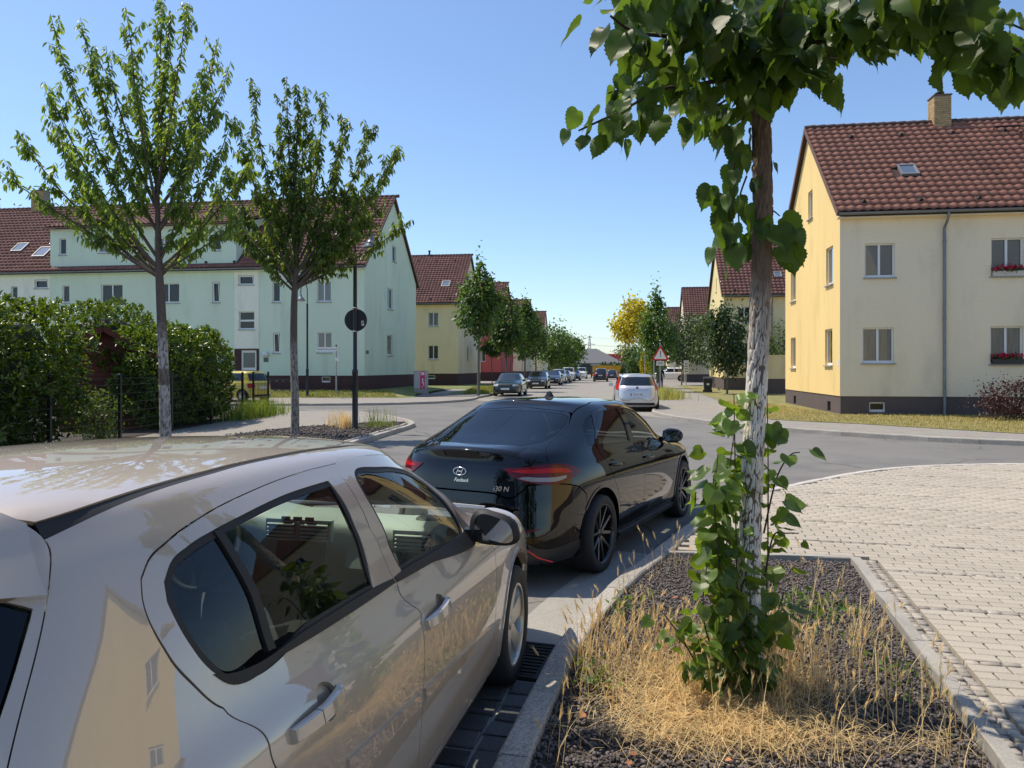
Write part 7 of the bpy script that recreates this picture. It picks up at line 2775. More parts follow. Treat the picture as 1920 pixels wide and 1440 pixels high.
# tall grass at the warning sign, by the fence and in the island
sg = np.c_[np.array([7.9, 39.5]) + rg.normal(size=(1500, 2)) * np.array([.55, .9]), np.full(1500, .1)]
blades('sign_grass', sg, .3, .8, mat('grass_pale', (.36, .36, .10), .8, island=.4, trans=.25), 8, lean=.6, width=.011, label='tall pale grass tuft at the foot of the warning sign')
fg = np.c_[np.array([-8.6, 25.0]) + rg.normal(size=(1800, 2)) * np.array([.28, 1.0]), np.full(1800, .09)]
blades('fence_weeds', fg, .15, .75, mat('grass_green', (.16, .22, .04), .7, island=.4, trans=.3), 9, lean=.6, width=.009, label='green weeds and grass along the end of the wire fence')
ig = np.concatenate([np.c_[np.array([-4.45, 19.9]) + rg.normal(size=(220, 2)) * np.array([.1, .12]), np.full(220, .11)], np.c_[np.array([-4.9, 20.6]) + rg.normal(size=(60, 2)) * np.array([.1, .2]), np.full(60, .11)]])
blades('island_grass', ig, .25, .62, lm_straw_l, 10, lean=.5, width=.005, label='dry straw tuft beside the lamp post in the island')
ig = np.c_[np.array([-3.75, 20.4]) + rg.normal(size=(160, 2)) * np.array([.3, .45]), np.full(160, .11)]
blades('island_weeds', ig, .1, .75, MATS['grass_green'], 11, lean=.5, width=.006, label='thin green weeds in the lamp post island')
# ------------------------------------------------------------------ large leaved tree in the near bed
def lime_leaf():
    """heart shaped, toothed, slightly folded leaf along +x, length 1"""
    half = [(.0, .0), (-.06, .16), (-.05, .30), (.05, .42), (.13, .45), (.17, .50), (.25, .475), (.30, .52), (.38, .465), (.44, .49), (.52, .40), (.58, .42), (.65, .31), (.71, .32), (.77, .20), (.84, .17), (.90, .07), (1.06, .0)]
    mid = [(.0, .0), (.25, 0), (.5, 0), (.75, 0), (1.06, 0)]

    def zf(x, y):
        return -.16 * x * x + .20 * abs(y) ** 1.3 + .030 * math.sin(9 * x + 5 * abs(y))
    V_, F_ = [], []
    for sg in (1, -1):
        o = len(V_)
        inner = [(x * .9 + .03, y * .55) for (x, y) in half[1:-1]]
        pts = [(p[0], p[1] * sg) for p in half] + [(p[0], p[1] * sg) for p in inner]
        mids = [(max(0, min(1.06, p[0])), 0.0) for p in half[1:-1]]
        pts += mids
        nh = len(half)
        ni = len(inner)
        V_ += [(x, y, zf(x, y)) for x, y in pts]
        f = []
        for k in range(ni - 1):
            a, b = 1 + k, 2 + k
            c, d = nh + k, nh + k + 1
            e, g_ = nh + ni + k, nh + ni + k + 1
            f += [(a, b, d, c), (c, d, g_, e)]
        f += [(0, 1, nh, nh + ni), (nh - 2, nh - 1, nh + 2 * ni - 1, nh + ni - 1)]
        if sg < 0:
            f = [tuple(reversed(q)) for q in f]
        F_ += [tuple(i + o for i in q) for q in f]
    return np.array(V_), np.array(F_)


LV, LF = lime_leaf()
lm_sucker = leafmat('sucker', (0.105, 0.170, 0.030), .42, .42, .35)
ft = empty('street_tree', (TB[0], TB[1], .07))
tag(ft, 'foreground tree with whitewashed cracked trunk and big drooping leaves in the gravel bed', 'tree')
r = np.random.default_rng(12)
# trunk with furrowed bark
YT = TB[1]
tk_px = [(1415, 1312), (1409, 1230), (1403, 1120), (1405, 1000), (1410, 850), (1417, 700), (1422, 560), (1426, 400), (1424, 260), (1418, 150), (1405, 40), (1392, -120)]
tk = np.array([np.array(px_pt(a, b, YT)) - np.array([TB[0], TB[1], .07]) for a, b in tk_px])
tk[:, 1] = np.linspace(0, -.05, len(tk))
tkc = np.array(crom([tuple(p) for p in tk], 46))
rad = np.interp(np.linspace(0, 1, len(tkc)), [0, .06, .2, .4, .6, .75, .85, 1], [.082, .066, .057, .053, .051, .047, .040, .030])
NS = 72
V_, G_ = [], []
from mathutils import noise as mnoise
for i, p in enumerate(tkc):
    for k in range(NS):
        a = 2 * PI * k / NS
        c_, s_ = math.cos(a), math.sin(a)
        zz = p[2]
        wob = .35 * mnoise.noise(Vector((c_ * 3, s_ * 3, zz * 9)))
        dv_, _ = mnoise.voronoi(Vector((c_ * 3.3 + wob, s_ * 3.3 - wob, zz * 11.0 + wob * 2)))
        g_ = min(1.0, max(0.0, (dv_[1] - dv_[0]) * 3.4))
        q = rad[i] * (1 + .05 * mnoise.noise(Vector((c_, s_, zz * 2)))) - .008 * (1 - g_)
        V_.append((p[0] + c_ * q, p[1] + s_ * q, zz))
        G_.append(g_)
F_ = [(i * NS + k, i * NS + (k + 1) % NS, (i + 1) * NS + (k + 1) % NS, (i + 1) * NS + k) for i in range(len(tkc) - 1) for k in range(NS)]
mb = MB().add(V_, F_, True)
m_tb = bark_white('bark_front', (.17, .122, .090), (.74, .68, .60), 1.8, None, 34, .39, .28)
trunk = mb.build('trunk', m_tb, ft)
at = trunk.data.attributes.new('groove', 'FLOAT', 'POINT')
at.data.foreach_set('value', np.array(G_, np.float32))

LP, LD, LU, LS = [], [], [], []


def off(px_, py_, dY=0.0):
    return np.array(px_pt(px_, py_, YT, dY)) - np.array([TB[0], TB[1], .07])


def branch(pts, r0, r1, n_leaf, size, f0=.1, spread=.09, mat_=m_bark, droop=1.0, side=.55):
    P_ = np.array(crom([tuple(off(*p)) for p in pts], 6))
    MB().tube(P_, np.linspace(r0, r1, len(P_)), 7).build('branch', mat_, ft)
    d = np.r_[0, np.cumsum(np.linalg.norm(np.diff(P_, axis=0), axis=1))]
    for k in range(n_leaf):
        q = (f0 + (1 - f0) * ((k + r.uniform(0, 1)) / n_leaf)) * d[-1]
        p = np.array([np.interp(q, d, P_[:, j]) for j in range(3)])
        i = min(np.searchsorted(d, q), len(P_) - 1)
        t = P_[i] - P_[max(i - 1, 0)]
        t = t / (np.linalg.norm(t) + 1e-9)
        o = r.normal(size=3)
        o[2] *= .4
        o /= np.linalg.norm(o)
        pet = p + o * r.uniform(.03, .09) + np.array([0, 0, -.02])
        ld = o * side + t * .25 + np.array([0, 0, -1.0]) * droop * r.uniform(.6, 1.2)
        LP.append(pet + r.normal(size=3) * spread * .4)
        LD.append(ld)
        LU.append(o * .9 + np.array([0, 0, .35]) + r.normal(size=3) * .35)
        LS.append(r.uniform(*size))


big, med, sml = (.09, .17), (.07, .14), (.05, .09)
# crown: lower left boughs
branch([(1422, 165), (1380, 148, -.1), (1310, 158, -.25), (1240, 168, -.35), (1170, 205, -.45), (1085, 245, -.5)], .014, .004, 51, med, .25)
branch([(1420, 150), (1370, 120, .15), (1300, 130, .3), (1220, 150, .4), (1140, 175, .45)], .013, .004, 54, med, .15)
branch([(1418, 120), (1350, 85, -.2), (1270, 70, -.4), (1190, 60, -.5), (1145, 30, -.6)], .015, .005, 60, big, .1)
branch([(1412, 90), (1340, 50, .2), (1260, 30, .4), (1180, 5, .55), (1150, -40, .6)], .015, .005, 54, big, .1)
branch([(1408, 60), (1370, 20, -.3), (1300, -10, -.6), (1220, -40, -.8)], .014, .005, 45, big, .1)
branch([(1405, 60), (1360, 10, .3), (1290, -50, .7)], .014, .006, 39, big, .1)
branch([(1425, 180), (1390, 172, .05), (1340, 200, .1), (1290, 215, .1)], .009, .004, 27, med, .1)
# crown: right boughs
branch([(1420, 150), (1475, 110, -.1), (1545, 75, -.3), (1640, 45, -.5), (1760, 40, -.7), (1880, 80, -.85), (1945, 120, -.9)], .018, .005, 84, big, .1)
branch([(1420, 120), (1500, 80, .2), (1600, 30, .4), (1720, 15, .5), (1850, 30, .6), (1930, 60, .6)], .017, .005, 75, big, .1)
branch([(1412, 90), (1480, 40, -.2), (1580, 0, -.5), (1700, -30, -.8), (1820, -30, -1.0)], .016, .006, 66, big, .1)
branch([(1408, 60), (1470, 0, .3), (1560, -50, .6), (1680, -80, .8)], .016, .006, 51, big, .1)
branch([(1880, 60, -.5), (1900, 110, -.5), (1925, 150, -.5)], .008, .003, 18, big, .0)
branch([(1420, 160), (1450, 130, -.3), (1500, 110, -.45), (1570, 110, -.5)], .011, .004, 33, big, .1)
branch([(1820, 40, -.6), (1840, 100, -.65), (1870, 150, -.7)], .007, .003, 18, med, .0)
branch([(1415, 130), (1440, 90, -.35), (1460, 40, -.5), (1480, -20, -.6)], .012, .005, 33, big, .1)
branch([(1412, 110), (1390, 70, -.35), (1360, 30, -.55), (1340, -20, -.7)], .012, .005, 33, big, .1)
# hanging shoot left of the trunk
branch([(1412, 205), (1390, 230, -.05), (1378, 300, -.06), (1372, 380, -.05), (1380, 470, -.03)], .006, .003, 34, med, .1, side=.45)
branch([(1400, 330), (1385, 380, .06), (1388, 450, .08), (1392, 500, .08)], .005, .003, 16, med, .0)
branch([(1432, 400), (1448, 395, -.05), (1462, 405, -.08)], .005, .003, 4, (.12, .17), .3)
branch([(1432, 450), (1450, 450, -.03), (1466, 470, -.05)], .005, .003, 4, (.10, .16), .3)
branch([(1430, 300), (1440, 315), (1444, 325)], .003, .002, 2, sml, .3)
# suckers along the lower trunk
SUCK = [len(LP)]
for (pts, n_, sz) in (([(1400, 1320), (1386, 1200, -.06), (1380, 1000, -.07), (1378, 850, -.05), (1376, 738, -.04)], 58, (.05, .12)),
                      ([(1392, 1320), (1362, 1180, -.1), (1348, 1050, -.12), (1340, 950, -.12), (1346, 850, -.1)], 52, (.06, .13)),
                      ([(1396, 1320), (1375, 1150, .05), (1362, 1000, .08), (1368, 880, .06), (1380, 790, .05)], 44, (.05, .12)),
                      ([(1385, 1320), (1340, 1230, -.15), (1318, 1150, -.18), (1325, 1060, -.18)], 32, (.06, .12)),
                      ([(1425, 1320), (1438, 1100, .05), (1440, 950, .05), (1440, 850, .04), (1438, 740, .03)], 30, (.06, .13)),
                      ([(1432, 1000), (1455, 900, -.05), (1480, 855, -.08), (1500, 848, -.1)], 9, (.04, .10)),
                      ([(1434, 1080), (1450, 1005, -.02), (1475, 1000, -.04), (1498, 1000, -.05)], 5, (.04, .08)),
                      ([(1430, 1280), (1450, 1180, -.08), (1470, 1110, -.1)], 10, (.07, .14)),
                      ([(1410, 1300, -.08), (1395, 1240, -.12), (1385, 1190, -.13), (1400, 1160, -.12)], 14, (.08, .14)),
                      ([(1330, 1290, -.1), (1280, 1200, -.2), (1240, 1145, -.2)], 14, (.04, .08))):
    branch(pts, .005, .0025, int(n_ * 1.6), sz, .06, spread=.05, droop=.6, side=.8)
    SUCK.append(len(LP))
LP, LD, LU, LS = map(np.array, (LP, LD, LU, LS))
# leaf axis frames
M_ = frames(LD, LU, r)
w_ = LP + np.array([TB[0], TB[1], .07])
pxx = 960 + 1400 * w_[:, 0] / w_[:, 1]
pyy = 690 - 1400 * (w_[:, 2] - 1.72) / w_[:, 1]
vis = (pxx > -20) & (pxx < 1960) & (pyy > -60) & (pyy < 1460)
order = np.argsort(-np.where(vis, LS / w_[:, 1], -1))
single = order[:300]
meshes = []
for k in range(4):
    tv = LV.copy()
    tv[:, 2] += (.05, .10, .08, .13)[k] * np.sin(5 * tv[:, 0] + k * 1.7) * (.4 + np.abs(tv[:, 1])) + (.16 * (k - 1.5)) * tv[:, 1] * tv[:, 0]
    tv[:, 1] *= (.98, .9, 1.06, .85)[k]
    me = fast_mesh('leaf', tv, LF, True)
    me.materials.append(lm_lime)
    me2 = me.copy()
    me2.materials.clear()
    me2.materials.append(lm_sucker)
    meshes.append((me, tv, me2))
for i in single:
    o = bpy.data.objects.new('leaf', meshes[i % 4][2 if i >= SUCK[0] else 0])
    m4 = Matrix([list(row) for row in M_[i]]).to_4x4()
    o.matrix_local = Matrix.Translation(Vector(LP[i])) @ m4 @ Matrix.Scale(LS[i], 4)
    link(o, ft)
rest = order[300:]
for sel_, mt_ in ((rest[rest < SUCK[0]], lm_lime), (rest[rest >= SUCK[0]], lm_sucker)):
    V, F = scatter(meshes[1][1], LF, LP[sel_], M_[sel_], LS[sel_])
    tag(obj('leaves', fast_mesh('leaves', V, F, True), mt_, ft), kind='stuff')
# green hanging fruit tufts
for (a, b) in ((1362, 125), (1436, 138)):
    p = off(a, b, -.1)
    n = 70
    d = r.normal(size=(n, 3)) + np.array([0, 0, -.6])
    V, F = leaf_mesh('seed_tuft', p + r.normal(size=(n, 3)) * .012, d, r.normal(size=(n, 3)), r.uniform(.04, .08, n), .16, r)
    obj('seed_tuft', fast_mesh('seed_tuft', V, F), lm_weed, ft)
# ------------------------------------------------------------------ street furniture
m_lampblack = mat('lamp_black', (0.010, 0.012, 0.014), .4, noise=(8, .3))
m_signgrey = mat('sign_back', (0.022, 0.024, 0.028), .6)
m_galv = mat('galvanised', (0.33, 0.34, 0.35), .5, metal=.5)
m_signwhite = mat('sign_white', (0.78, 0.78, 0.76), .5)
m_signred = mat('sign_red', (0.55, 0.012, 0.02), .5)


def lamp_post(label, base, top_z, arm, z0=.1):
    """swan neck street lamp; arm = signed reach of the neck along x"""
    L_ = empty('street_lamp', base)
    tag(L_, label, 'street lamp', 'swan neck street lamps')
    h = top_z
    sg = 1 if arm > 0 else -1
    a = abs(arm)
    mb = MB()
    mb.lathe([(.085, -.1), (.085, .05), (.078, .06), (.075, 1.45), (.082, 1.47), (.082, 1.55), (.055, 1.60), (.050, h - 1.3), (.058, h - 1.29), (.058, h - 1.2), (.032, h - 1.15)], seg=16)
    mb.build('pole', m_lampblack, L_)
    pts = [(0, 0, h - 1.2), (0, 0, h - .55)]
    for k in range(13):
        an = math.pi * k / 12
        pts.append((sg * (a / 2 - a / 2 * math.cos(an)), 0, h - .45 + math.sin(an) * .42))
    pts.append((sg * a, 0, h - .62))
    MB().tube(pts, .026, 10).build('swan_neck', m_lampblack, L_)
    mb = MB()
    mb.lathe([(.03, h - .60), (.05, h - .62), (.055, h - .72), (.10, h - .78), (.17, h - .86), (.235, h - .95), (.245, h - .99), (.235, h - .985), (.16, h - .90), (.05, h - .80)], (sg * a, 0, 0), seg=20)
    sh = mb.build('lamp_shade', mat('lamp_shade_grey', (.16, .18, .19), .3, coat=.5), L_)
    MB().lathe([(.15, h - .97), (.13, h - 1.02), (.06, h - 1.06), (0, h - 1.065)], (sg * a, 0, 0), seg=16).build('diffuser', mat('diffuser', (.6, .6, .58), .3), sh)
    MB().box(-.088, -.035, 1.0, -.078, .035, 1.2).build('service_door', m_lampblack, L_)
    return L_


lamp_post('black swan neck lamp post rising from the island with a round sign on it', (-4.14, 19.7, .1), 5.75, .42)
lamp_post('black swan neck lamp post on the lawn edge before the green house', (-11.35, 41.4, .09), 6.35, -.36)
# round sign seen from behind
rs = empty('round_sign', (-4.14, 19.7, 2.99))
tag(rs, 'round traffic sign seen from its dark back, clamped to the lamp post', 'sign')
MB().lathe([(0, .075), (.285, .075), (.30, .080), (.30, .092), (.29, .095), (0, .095)], axis='y', seg=40).build('disc', m_signgrey, rs)
MB().lathe([(.0, .0965), (.285, .0965)], axis='y', seg=40).build('face', m_signwhite, rs)
for z in (-.31, .31):
    MB().lathe([(.066, z - .018), (.07, z - .018), (.07, z + .018), (.066, z + .018)], seg=18).obox((0, .075, z), (.03, 0, 0), (0, .01, 0), (0, 0, .022)).build('clamp', m_galv, rs)
st = MB().obox((.185, .072, -.085), (.032, 0, .006), (0, .002, 0), (-.008, 0, .065)).build('sticker', m_signwhite, rs)
MB().obox((.185, .0695, -.07), (.016, 0, .003), (0, .001, 0), (-.003, 0, .022)).build('sticker_print', m_signgrey, st)


# street name sign
ns = empty('street_name_sign', (-9.93, 42.2, .1))
tag(ns, 'white street name sign on a thin post before the green house', 'street sign')
MB().tube([(0, 0, -.1), (0, 0, 1.25)], .045, 10).tube([(0, 0, 1.25), (0, 0, 2.85)], .03, 10).build('post', m_galv, ns)
bl = MB().box(-1.12, -.045, 2.56, .02, -.02, 2.80).build('name_plate', m_signwhite, ns)
MB().lathe([(0, 2.95), (.05, 2.93), (.05, 2.87), (.035, 2.85)], seg=10).build('cap', m_signgrey, ns)
text_mesh(bl, 'Theodor-Körner-Straße', (-.55, -.047, 2.68), (1, 0, 0), (0, 0, 1), (0, -1, 0), .135, m_signgrey, sx=.8)
MB().box(-.06, -.05, 2.02, .16, -.03, 2.20).build('small_plate', m_signwhite, ns)
# cable cabinet with poster
cb = empty('cable_cabinet', (-5.55, 45.5, .1), math.radians(12))
tag(cb, 'grey cable cabinet with a pink poster standing by the green gable', 'cabinet')
MB().box(-.42, -.2, .38, .42, .2, 1.42).build('housing', mat('cabinet_grey', (.42, .42, .40), .7, noise=(4, .1)), cb)
MB().box(-.44, -.22, -.1, .44, .22, .36).build('base', mat('cabinet_base', (.30, .29, .27), .8), cb)
MB().box(-.45, -.23, 1.42, .45, .23, 1.46).build('lid', MATS['cabinet_grey'], cb)
po = MB().box(-.07, -.206, .36, .22, -.201, 1.42).build('poster', mat('poster_pink', (.62, .04, .13), .6, noise=(6, .2)), cb)
for (a, b, c, d) in ((-.03, 1.26, .04, 1.38), (.06, 1.20, .18, 1.36), (.0, 1.16, .05, 1.22), (.05, .70, .11, 1.0), (.12, .55, .17, .75), (.02, .45, .1, .5)):
    MB().box(a, -.210, b, c, -.2065, d).build('poster_print', m_signwhite, po)
MB().lathe([(.05, -.203), (.062, -.203), (.062, -.206), (.05, -.206)], (.33, 0, 1.02), axis='y', seg=14).build('graffiti', m_signgrey, cb)

# warning triangle
wt_ = empty('warning_sign', (8.05, 40.5, .1))
tag(wt_, 'red bordered triangular warning sign with an exclamation mark and small plate', 'traffic sign')
MB().tube([(0, .06, -.1), (0, .06, 3.0)], .03, 10).build('post', m_galv, wt_)
MB().tube([(-.30, .25, -.1), (-.30, .25, 2.3)], .03, 10).build('side_post', m_galv, wt_)


def tri(s_, z, y):
    h = s_ * .866
    out = []
    for k, (x, zz) in enumerate(((-s_ / 2, 0), (s_ / 2, 0), (0, h))):
        c = np.array([0, h / 3])
        v = np.array([x, zz]) - c
        for a in (-.09, -.04, .04, .09):
            q = v * (1 - .06 * abs(a) / .09 * 1.4)
            ca, sa = math.cos(a), math.sin(a)
            out.append((q[0] * ca - q[1] * sa + c[0], q[0] * sa + q[1] * ca + c[1]))
    return [(x, y, z + zz) for x, zz in out]


def plate_poly(mb, pts, th):
    n = len(pts)
    mb.add(pts + [(x, y + th, z) for x, y, z in pts], [tuple(range(n)), tuple(range(2 * n - 1, n - 1, -1))] + [(k, n + k, n + (k + 1) % n, (k + 1) % n) for k in range(n)])


zc = 2.05
mb = MB()
plate_poly(mb, tri(.90, zc, .0), .012)
panel_ = mb.build('border', m_signred, wt_)
mb = MB()
plate_poly(mb, tri(.66, zc + .068, -.004), .003)
mb.build('face', m_signwhite, panel_)
MB().add([(-.028, -.006, zc + .50), (.028, -.006, zc + .50), (.018, -.006, zc + .26), (-.018, -.006, zc + .26)], [(0, 1, 2, 3)]).lathe([(0, -.006), (.03, -.006)], (0, 0, zc + .20), axis='y', seg=14).build('exclamation_mark', m_signgrey, panel_)
pp = MB().box(-.21, 0, zc - .30, .21, .012, zc - .06).build('extra_plate', m_signwhite, wt_)
for k, (a, b) in enumerate(((-.15, .15), (-.17, .17))):
    MB().box(a, -.003, zc - .155 - k * .07, b, -.001, zc - .125 - k * .07).build('lettering', m_signgrey, pp)
# plain post and small white sign further back
sp = empty('sign_post', (7.75, 43.5, .1))
tag(sp, 'bare thin grey post left of the warning sign', 'post')
MB().tube([(0, 0, -.1), (0, 0, 2.35)], .03, 8).lathe([(.03, 2.35), (.033, 2.36), (0, 2.38)], seg=8).build('pole', m_galv, sp)
sp = empty('info_sign', (15.4, 66, .1))
tag(sp, 'small upright white sign on a post under the dark trees', 'sign')
MB().tube([(0, 0, -.1), (0, 0, 2.3)], .03, 8).build('post', m_galv, sp)
MB().box(-.22, -.05, 1.1, .22, -.03, 2.3).build('plate', m_signwhite, sp)
for k in range(4):
    MB().box(-.14, -.054, 1.3 + k * .22, .12, -.051, 1.36 + k * .22).build('lettering', m_signgrey, sp)
# wheelie bin
bn_ = empty('wheelie_bin', (12.85, 49, .1), math.radians(-12))
tag(bn_, 'black wheelie bin on the lawn before the cream house', 'bin')
mb = MB()
mb.add([(-.22, -.22, .06), (.22, -.22, .06), (.22, .26, .06), (-.22, .26, .06), (-.29, -.30, .92), (.29, -.30, .92), (.29, .33, .95), (-.29, .33, .95)], [(0, 3, 2, 1), (0, 1, 5, 4), (1, 2, 6, 5), (2, 3, 7, 6), (3, 0, 4, 7)])
m_bin = mat('bin_black', (.018, .018, .019), .5)
mb.build('tub', m_bin, bn_)
mb = MB()
mb.add([(-.31, -.34, .93), (.31, -.34, .93), (.31, .36, .97), (-.31, .36, .97), (-.27, -.28, 1.0), (.27, -.28, 1.0), (.27, .34, 1.05), (-.27, .34, 1.05)], [(0, 3, 2, 1), (4, 5, 6, 7), (0, 1, 5, 4), (1, 2, 6, 5), (2, 3, 7, 6), (3, 0, 4, 7)])
mb.build('lid', m_bin, bn_)
MB().tube([(-.2, .42, .95), (.2, .42, .95)], .02, 8).build('handle', m_bin, bn_)
for s_ in (-1, 1):
    MB().lathe([(0, -.03), (.1, -.03), (.1, .03), (0, .03)], (s_ * .26, .28, .1), axis='x', seg=16).build('wheel', m_rubber, bn_)
MB().box(-.08, -.285, .5, .08, -.262, .62).build('sticker', m_signwhite, bn_)
# bicycle rack by the green house
bk = empty('bike_rack', (-13.3, 42.6, .38), -HEAD)
tag(bk, 'dark metal bicycle rack with wheel hoops by the brick plinth', 'bike rack')
for k in range(4):
    MB().tube([(-.6 + k * .42 + .17 * math.cos(a), .1 * math.sin(a), .30 + .28 * math.sin(a)) for a in np.linspace(-.2, PI + .2, 16)], .014, 6).build('hoop', m_lampblack, bk)
MB().tube([(-.8, 0, .06), (.9, 0, .06)], .018, 6).build('rail', m_lampblack, bk)
MB().box(-.9, .25, .62, 1.0, .6, .68).build('roof_plate', m_lampblack, bk)
for x in (-.85, .95):
    MB().tube([(x, .42, -.05), (x, .42, .62)], .02, 6).build('support', m_lampblack, bk)

# wire mesh fence along the hedge
fence = empty('wire_fence', (-8.75, 26.8, .09))
tag(fence, 'thin dark wire mesh fence with black posts in front of the hedge', 'fence')
m_fence = mat('fence_green', (0.010, 0.018, 0.013), .5)
corners = [(0, -15.2), (0, 0), (-.62, .25), (-3.4, 1.2)]
posts = [(0, -15.2 + 2.53 * k) for k in range(6)] + [(0, 0), (-.62, .25), (-3.4, 1.2)]
for (x, y) in posts:
    MB().box(x - .03, y - .03, -.1, x + .03, y + .03, 1.46).lathe([(.045, 1.46), (.045, 1.49), (0, 1.51)], (x, y, 0), seg=8).build('post', m_fence, fence)
for (a, b) in zip(posts[:-1], posts[1:]):
    a, b = np.array(a), np.array(b)
    L_ = np.linalg.norm(b - a)
    u = (b - a) / L_
    nn = np.array([-u[1], u[0]]) * .035
    n = int(L_ / .05)
    V_, F_ = [], []
    for k in range(1, n):
        p = a + u * (k * L_ / n) - nn
        w = .0028
        o = len(V_)
        for z in (.04, 1.42):
            V_ += [(p[0] - w, p[1] - w, z), (p[0] + w, p[1] - w, z), (p[0], p[1] + w, z)]
        F_ += [(o, o + 1, o + 4, o + 3), (o + 1, o + 2, o + 5, o + 4), (o + 2, o, o + 3, o + 5)]
    mb = MB().add(V_, F_)
    for z in (.06, .26, .46, .66, .86, 1.06, 1.26, 1.40):
        p, q = a - nn * 1.15, b - nn * 1.15
        mb.beam((p[0], p[1], z), (q[0], q[1], z), .007)
    mb.build('mesh_panel', m_fence, fence)['kind'] = 'stuff'
# garden shed
sh = empty('garden_shed', (-11.0, 20.3, .09), math.radians(24))
tag(sh, 'red brown wooden garden shed between the laurel shrubs', 'shed')
m_shed = mat('shed_wood', (.115, .030, .018), .8, noise=(4, .25), stretch=(1, 1, 9), objrand=.14)
MB().box(-1.0, -.9, 0, 1.0, .9, 1.95).build('core', mat('shed_core', (.03, .012, .01), .9), sh)
for k in range(14):
    z = k * .14
    MB().obox((0, -.915, z + .07), (1.02, 0, 0), (0, .012, -.004), (0, .006, .068)).build('plank', m_shed, sh)
    MB().obox((1.015, 0, z + .07), (.012, 0, -.004), (0, .90, 0), (.006, 0, .068)).build('plank', m_shed, sh)
for k in range(5):
    w = 1.0 - k * .2
    MB().obox((0, -.915, 1.96 + k * .14 + .07), (w * .9, 0, 0), (0, .012, -.004), (0, .006, .068)).build('plank', m_shed, sh)
mb = MB()
for s_ in (-1, 1):
    mb.add([(0, -1.15, 2.62), (s_ * 1.25, -1.15, 1.86), (s_ * 1.25, 1.1, 1.86), (0, 1.1, 2.62), (0, -1.15, 2.70), (s_ * 1.25, -1.15, 1.94), (s_ * 1.25, 1.1, 1.94), (0, 1.1, 2.70)],
           [(0, 1, 2, 3), (4, 7, 6, 5), (0, 4, 5, 1), (1, 5, 6, 2)])
mb.build('roof', mat('shed_roof', (.10, .03, .02), .8), sh)
for s_ in (-1, 1):
    MB().beam((0, -1.17, 2.64), (s_ * 1.25, -1.17, 1.88), .03, .13).build('barge_board', m_shed, sh)

# lattice pylon and wires far away
py_ = empty('power_pylon', (106, 1020, 0))
tag(py_, 'slim lattice power pylon on the horizon above the grey house', 'pylon')
m_steel = mat('pylon_steel', (.22, .24, .26), .6)
hp = 46
mb = MB()


def wd_(z):
    return np.interp(z, [0, 22, 46], [4.2, 1.9, .7])


for sx in (-1, 1):
    for sy in (-1, 1):
        mb.tube([(sx * wd_(z), sy * wd_(z), z) for z in (0, 11, 22, 34, 46)], .22, 4)
zs = list(np.linspace(0, 46, 13))
for a, b in zip(zs[:-1], zs[1:]):
    for sy in (-1, 1):
        mb.tube([(-wd_(a), sy * wd_(a), a), (wd_(b), sy * wd_(b), b)], .13, 4)
        mb.tube([(wd_(a), sy * wd_(a), a), (-wd_(b), sy * wd_(b), b)], .13, 4)
mb.build('tower', m_steel, py_)
for (z, w) in ((24, 10.5), (34, 8.0), (44, 3.5)):
    MB().tube([(-w, 0, z), (0, 0, z + 1.0), (w, 0, z)], .22, 4).tube([(-w, 0, z), (0, 0, z - .6), (w, 0, z)], .18, 4).build('cross_arm', m_steel, py_)
for (z, w) in ((24, 10.5), (24, -10.5), (34, 8.0), (34, -8.0), (44, 3.5)):
    for (dx, dz) in ((420, 4), (-420, 2)):
        pts = []
        for k in range(15):
            f = k / 14
            pts.append((w + dx * f, -20 * f, z - 1 + dz * f - 30 * f * (1 - f)))
        MB().tube(pts, .09, 3, cap=False).build('power_line', m_steel, py_)
# roofline of far sheds / hedge closing the street end
for k, (x, y, w, h, lab) in enumerate(((6, 215, 14, 2.8, 'dark hedge closing the end of the parked row'), (40, 225, 26, 3.2, 'dark green hedge before the red hall'))):
    t = empty('far_hedge', (x, y, 0))
    tag(t, lab, 'hedge')
    r = np.random.default_rng(200 + k)
    n = 1600
    p = np.c_[r.uniform(-w / 2, w / 2, n), r.normal(size=n) * .8, r.uniform(0, h, n) * (1 + .15 * np.sin(r.uniform(0, 9, n)))]
    V, F = leaf_mesh('foliage', p, r.normal(size=(n, 3)), r.normal(size=(n, 3)) + np.array([0, -.5, .8]), r.uniform(.5, .9, n), .7, r)
    obj('foliage', fast_mesh('foliage', V, F), lm_dark, t)
# far wood along the horizon
r = np.random.default_rng(300)
n = 5000
a = r.uniform(-.75, .75, n)
d = r.uniform(650, 900, n)
hgt = 9 + 4 * np.sin(a * 23) + 3 * np.sin(a * 61 + 1)
p = np.c_[d * np.sin(a), d * np.cos(a), r.uniform(0, 1, n) ** .7 * hgt]
V, F = leaf_mesh('far_wood', p, r.normal(size=(n, 3)), r.normal(size=(n, 3)) + np.array([0, -.5, .6]), r.uniform(5, 9, n), .7, r)
tag(obj('far_wood', fast_mesh('far_wood', V, F), lm_dark), 'dark line of far off woodland at the horizon', None, kind='stuff')

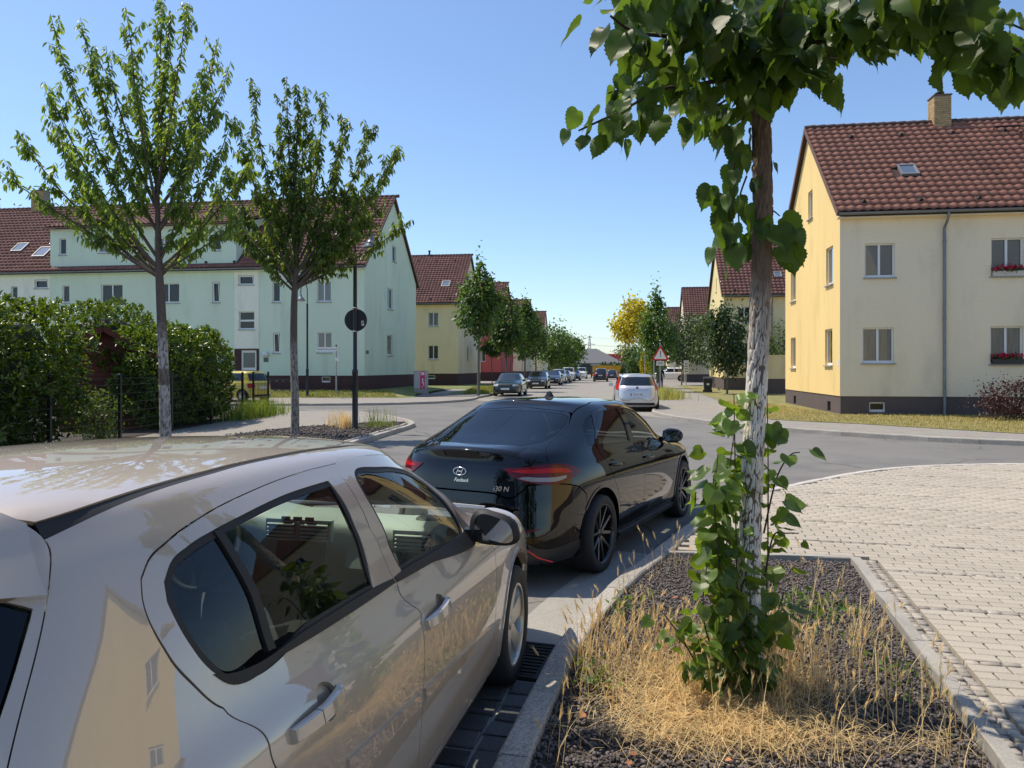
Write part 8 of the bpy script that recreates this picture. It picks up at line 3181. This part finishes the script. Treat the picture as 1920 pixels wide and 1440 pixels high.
# person walking beside the sign
pr = empty('person', (10.75, 54, .1), math.radians(170))
tag(pr, 'person in dark clothes walking on the pavement behind the warning sign', 'person')
J = {'pelvis': (0, 0, .92), 'belly': (0, .01, 1.08), 'chest': (0, .01, 1.30), 'neck': (0, .015, 1.46), 'head': (0, .03, 1.56), 'crown': (0, .03, 1.68),
     'shl': (-.17, .0, 1.40), 'ell': (-.23, -.06, 1.14), 'wrl': (-.24, .06, .93), 'hal': (-.24, .10, .86), 'shr': (.17, .0, 1.40), 'elr': (.24, -.02, 1.14), 'wrr': (.25, .12, .94), 'har': (.25, .16, .87),
     'hil': (-.09, 0, .88), 'knl': (-.10, .12, .50), 'anl': (-.10, .02, .10), 'tol': (-.10, .16, .03), 'hir': (.09, 0, .88), 'knr': (.10, -.02, .49), 'anr': (.10, -.20, .12), 'tor': (.10, -.06, .03)}
ED = [('pelvis', 'belly'), ('belly', 'chest'), ('chest', 'neck'), ('neck', 'head'), ('head', 'crown'), ('chest', 'shl'), ('shl', 'ell'), ('ell', 'wrl'), ('wrl', 'hal'), ('chest', 'shr'), ('shr', 'elr'), ('elr', 'wrr'), ('wrr', 'har'),
      ('pelvis', 'hil'), ('hil', 'knl'), ('knl', 'anl'), ('anl', 'tol'), ('pelvis', 'hir'), ('hir', 'knr'), ('knr', 'anr'), ('anr', 'tor')]
RADI = dict(pelvis=.14, belly=.13, chest=.15, neck=.055, head=.10, crown=.075, shl=.075, ell=.05, wrl=.035, hal=.035, shr=.075, elr=.05, wrr=.035, har=.035, hil=.10, knl=.065, anl=.045, tol=.04, hir=.10, knr=.065, anr=.045, tor=.04)
names = list(J)
me = bpy.data.meshes.new('body')
me.from_pydata([J[k] for k in names], [(names.index(a), names.index(b)) for a, b in ED], [])
bo = obj('body', me, None, pr)
sm = bo.modifiers.new('skin', 'SKIN')
sv = me.skin_vertices[0].data
for i, k in enumerate(names):
    sv[i].radius = (RADI[k], RADI[k] * (.75 if k in ('chest', 'belly', 'pelvis') else 1))
    sv[i].use_root = k == 'pelvis'
bo.modifiers.new('sub', 'SUBSURF').levels = 2
bo.modifiers['sub'].render_levels = 2
dg = bpy.context.evaluated_depsgraph_get()
me2 = bpy.data.meshes.new_from_object(bo.evaluated_get(dg))
bpy.data.objects.remove(bo)
m_skin = mat('skin', (.45, .26, .18), .6)
m_jacket = mat('dark_jacket', (.022, .022, .026), .85)
m_jeans = mat('dark_jeans', (.03, .036, .055), .85)
m_shoe = mat('shoe', (.02, .02, .02), .6)
m_cap = mat('light_cap', (.35, .36, .38), .8)
me2.materials.clear()
for x in (m_jacket, m_jeans, m_skin, m_shoe, m_cap):
    me2.materials.append(x)
for p in me2.polygons:
    z = p.center.z
    x = abs(p.center.x)
    i = 0
    if z > 1.62:
        i = 4
    elif z > 1.46:
        i = 2
    elif x > .17 and z < .93:
        i = 2
    elif z < .09:
        i = 3
    elif z < .95:
        i = 1
    p.material_index = i
    p.use_smooth = True
obj('body', me2, None, pr)

# unseen trees added behind the viewer to darken what the car bodies mirror
for k, (x, y, h, rx, lab) in enumerate(((-8.5, -7, 8.5, 2.6, 'unseen tree added behind the viewer on the hedge side, to be mirrored in the black boot lid'), (-12, -17, 9.5, 3.4, 'unseen broad tree added farther behind the viewer, to be mirrored in car bodies'),
                                        (4.5, -11, 8.5, 2.8, 'unseen tree added behind the viewer on the pavement side, to be mirrored in car paint'), (-1, -26, 11, 5.0, 'big tree closing the street behind the viewer, mirrored in car paint'), (-7, -30, 11, 5.0, 'second unseen tree added far behind the viewer, mirrored in car paint'))):
    street_tree('street_tree', lab, (x, y, .1), h, (0, 0, h * .60), (rx, rx, h * .38), lm_dark, 400 + k, n=1800, leaf=.4, group='trees added behind the viewer', trunk_r=.12)
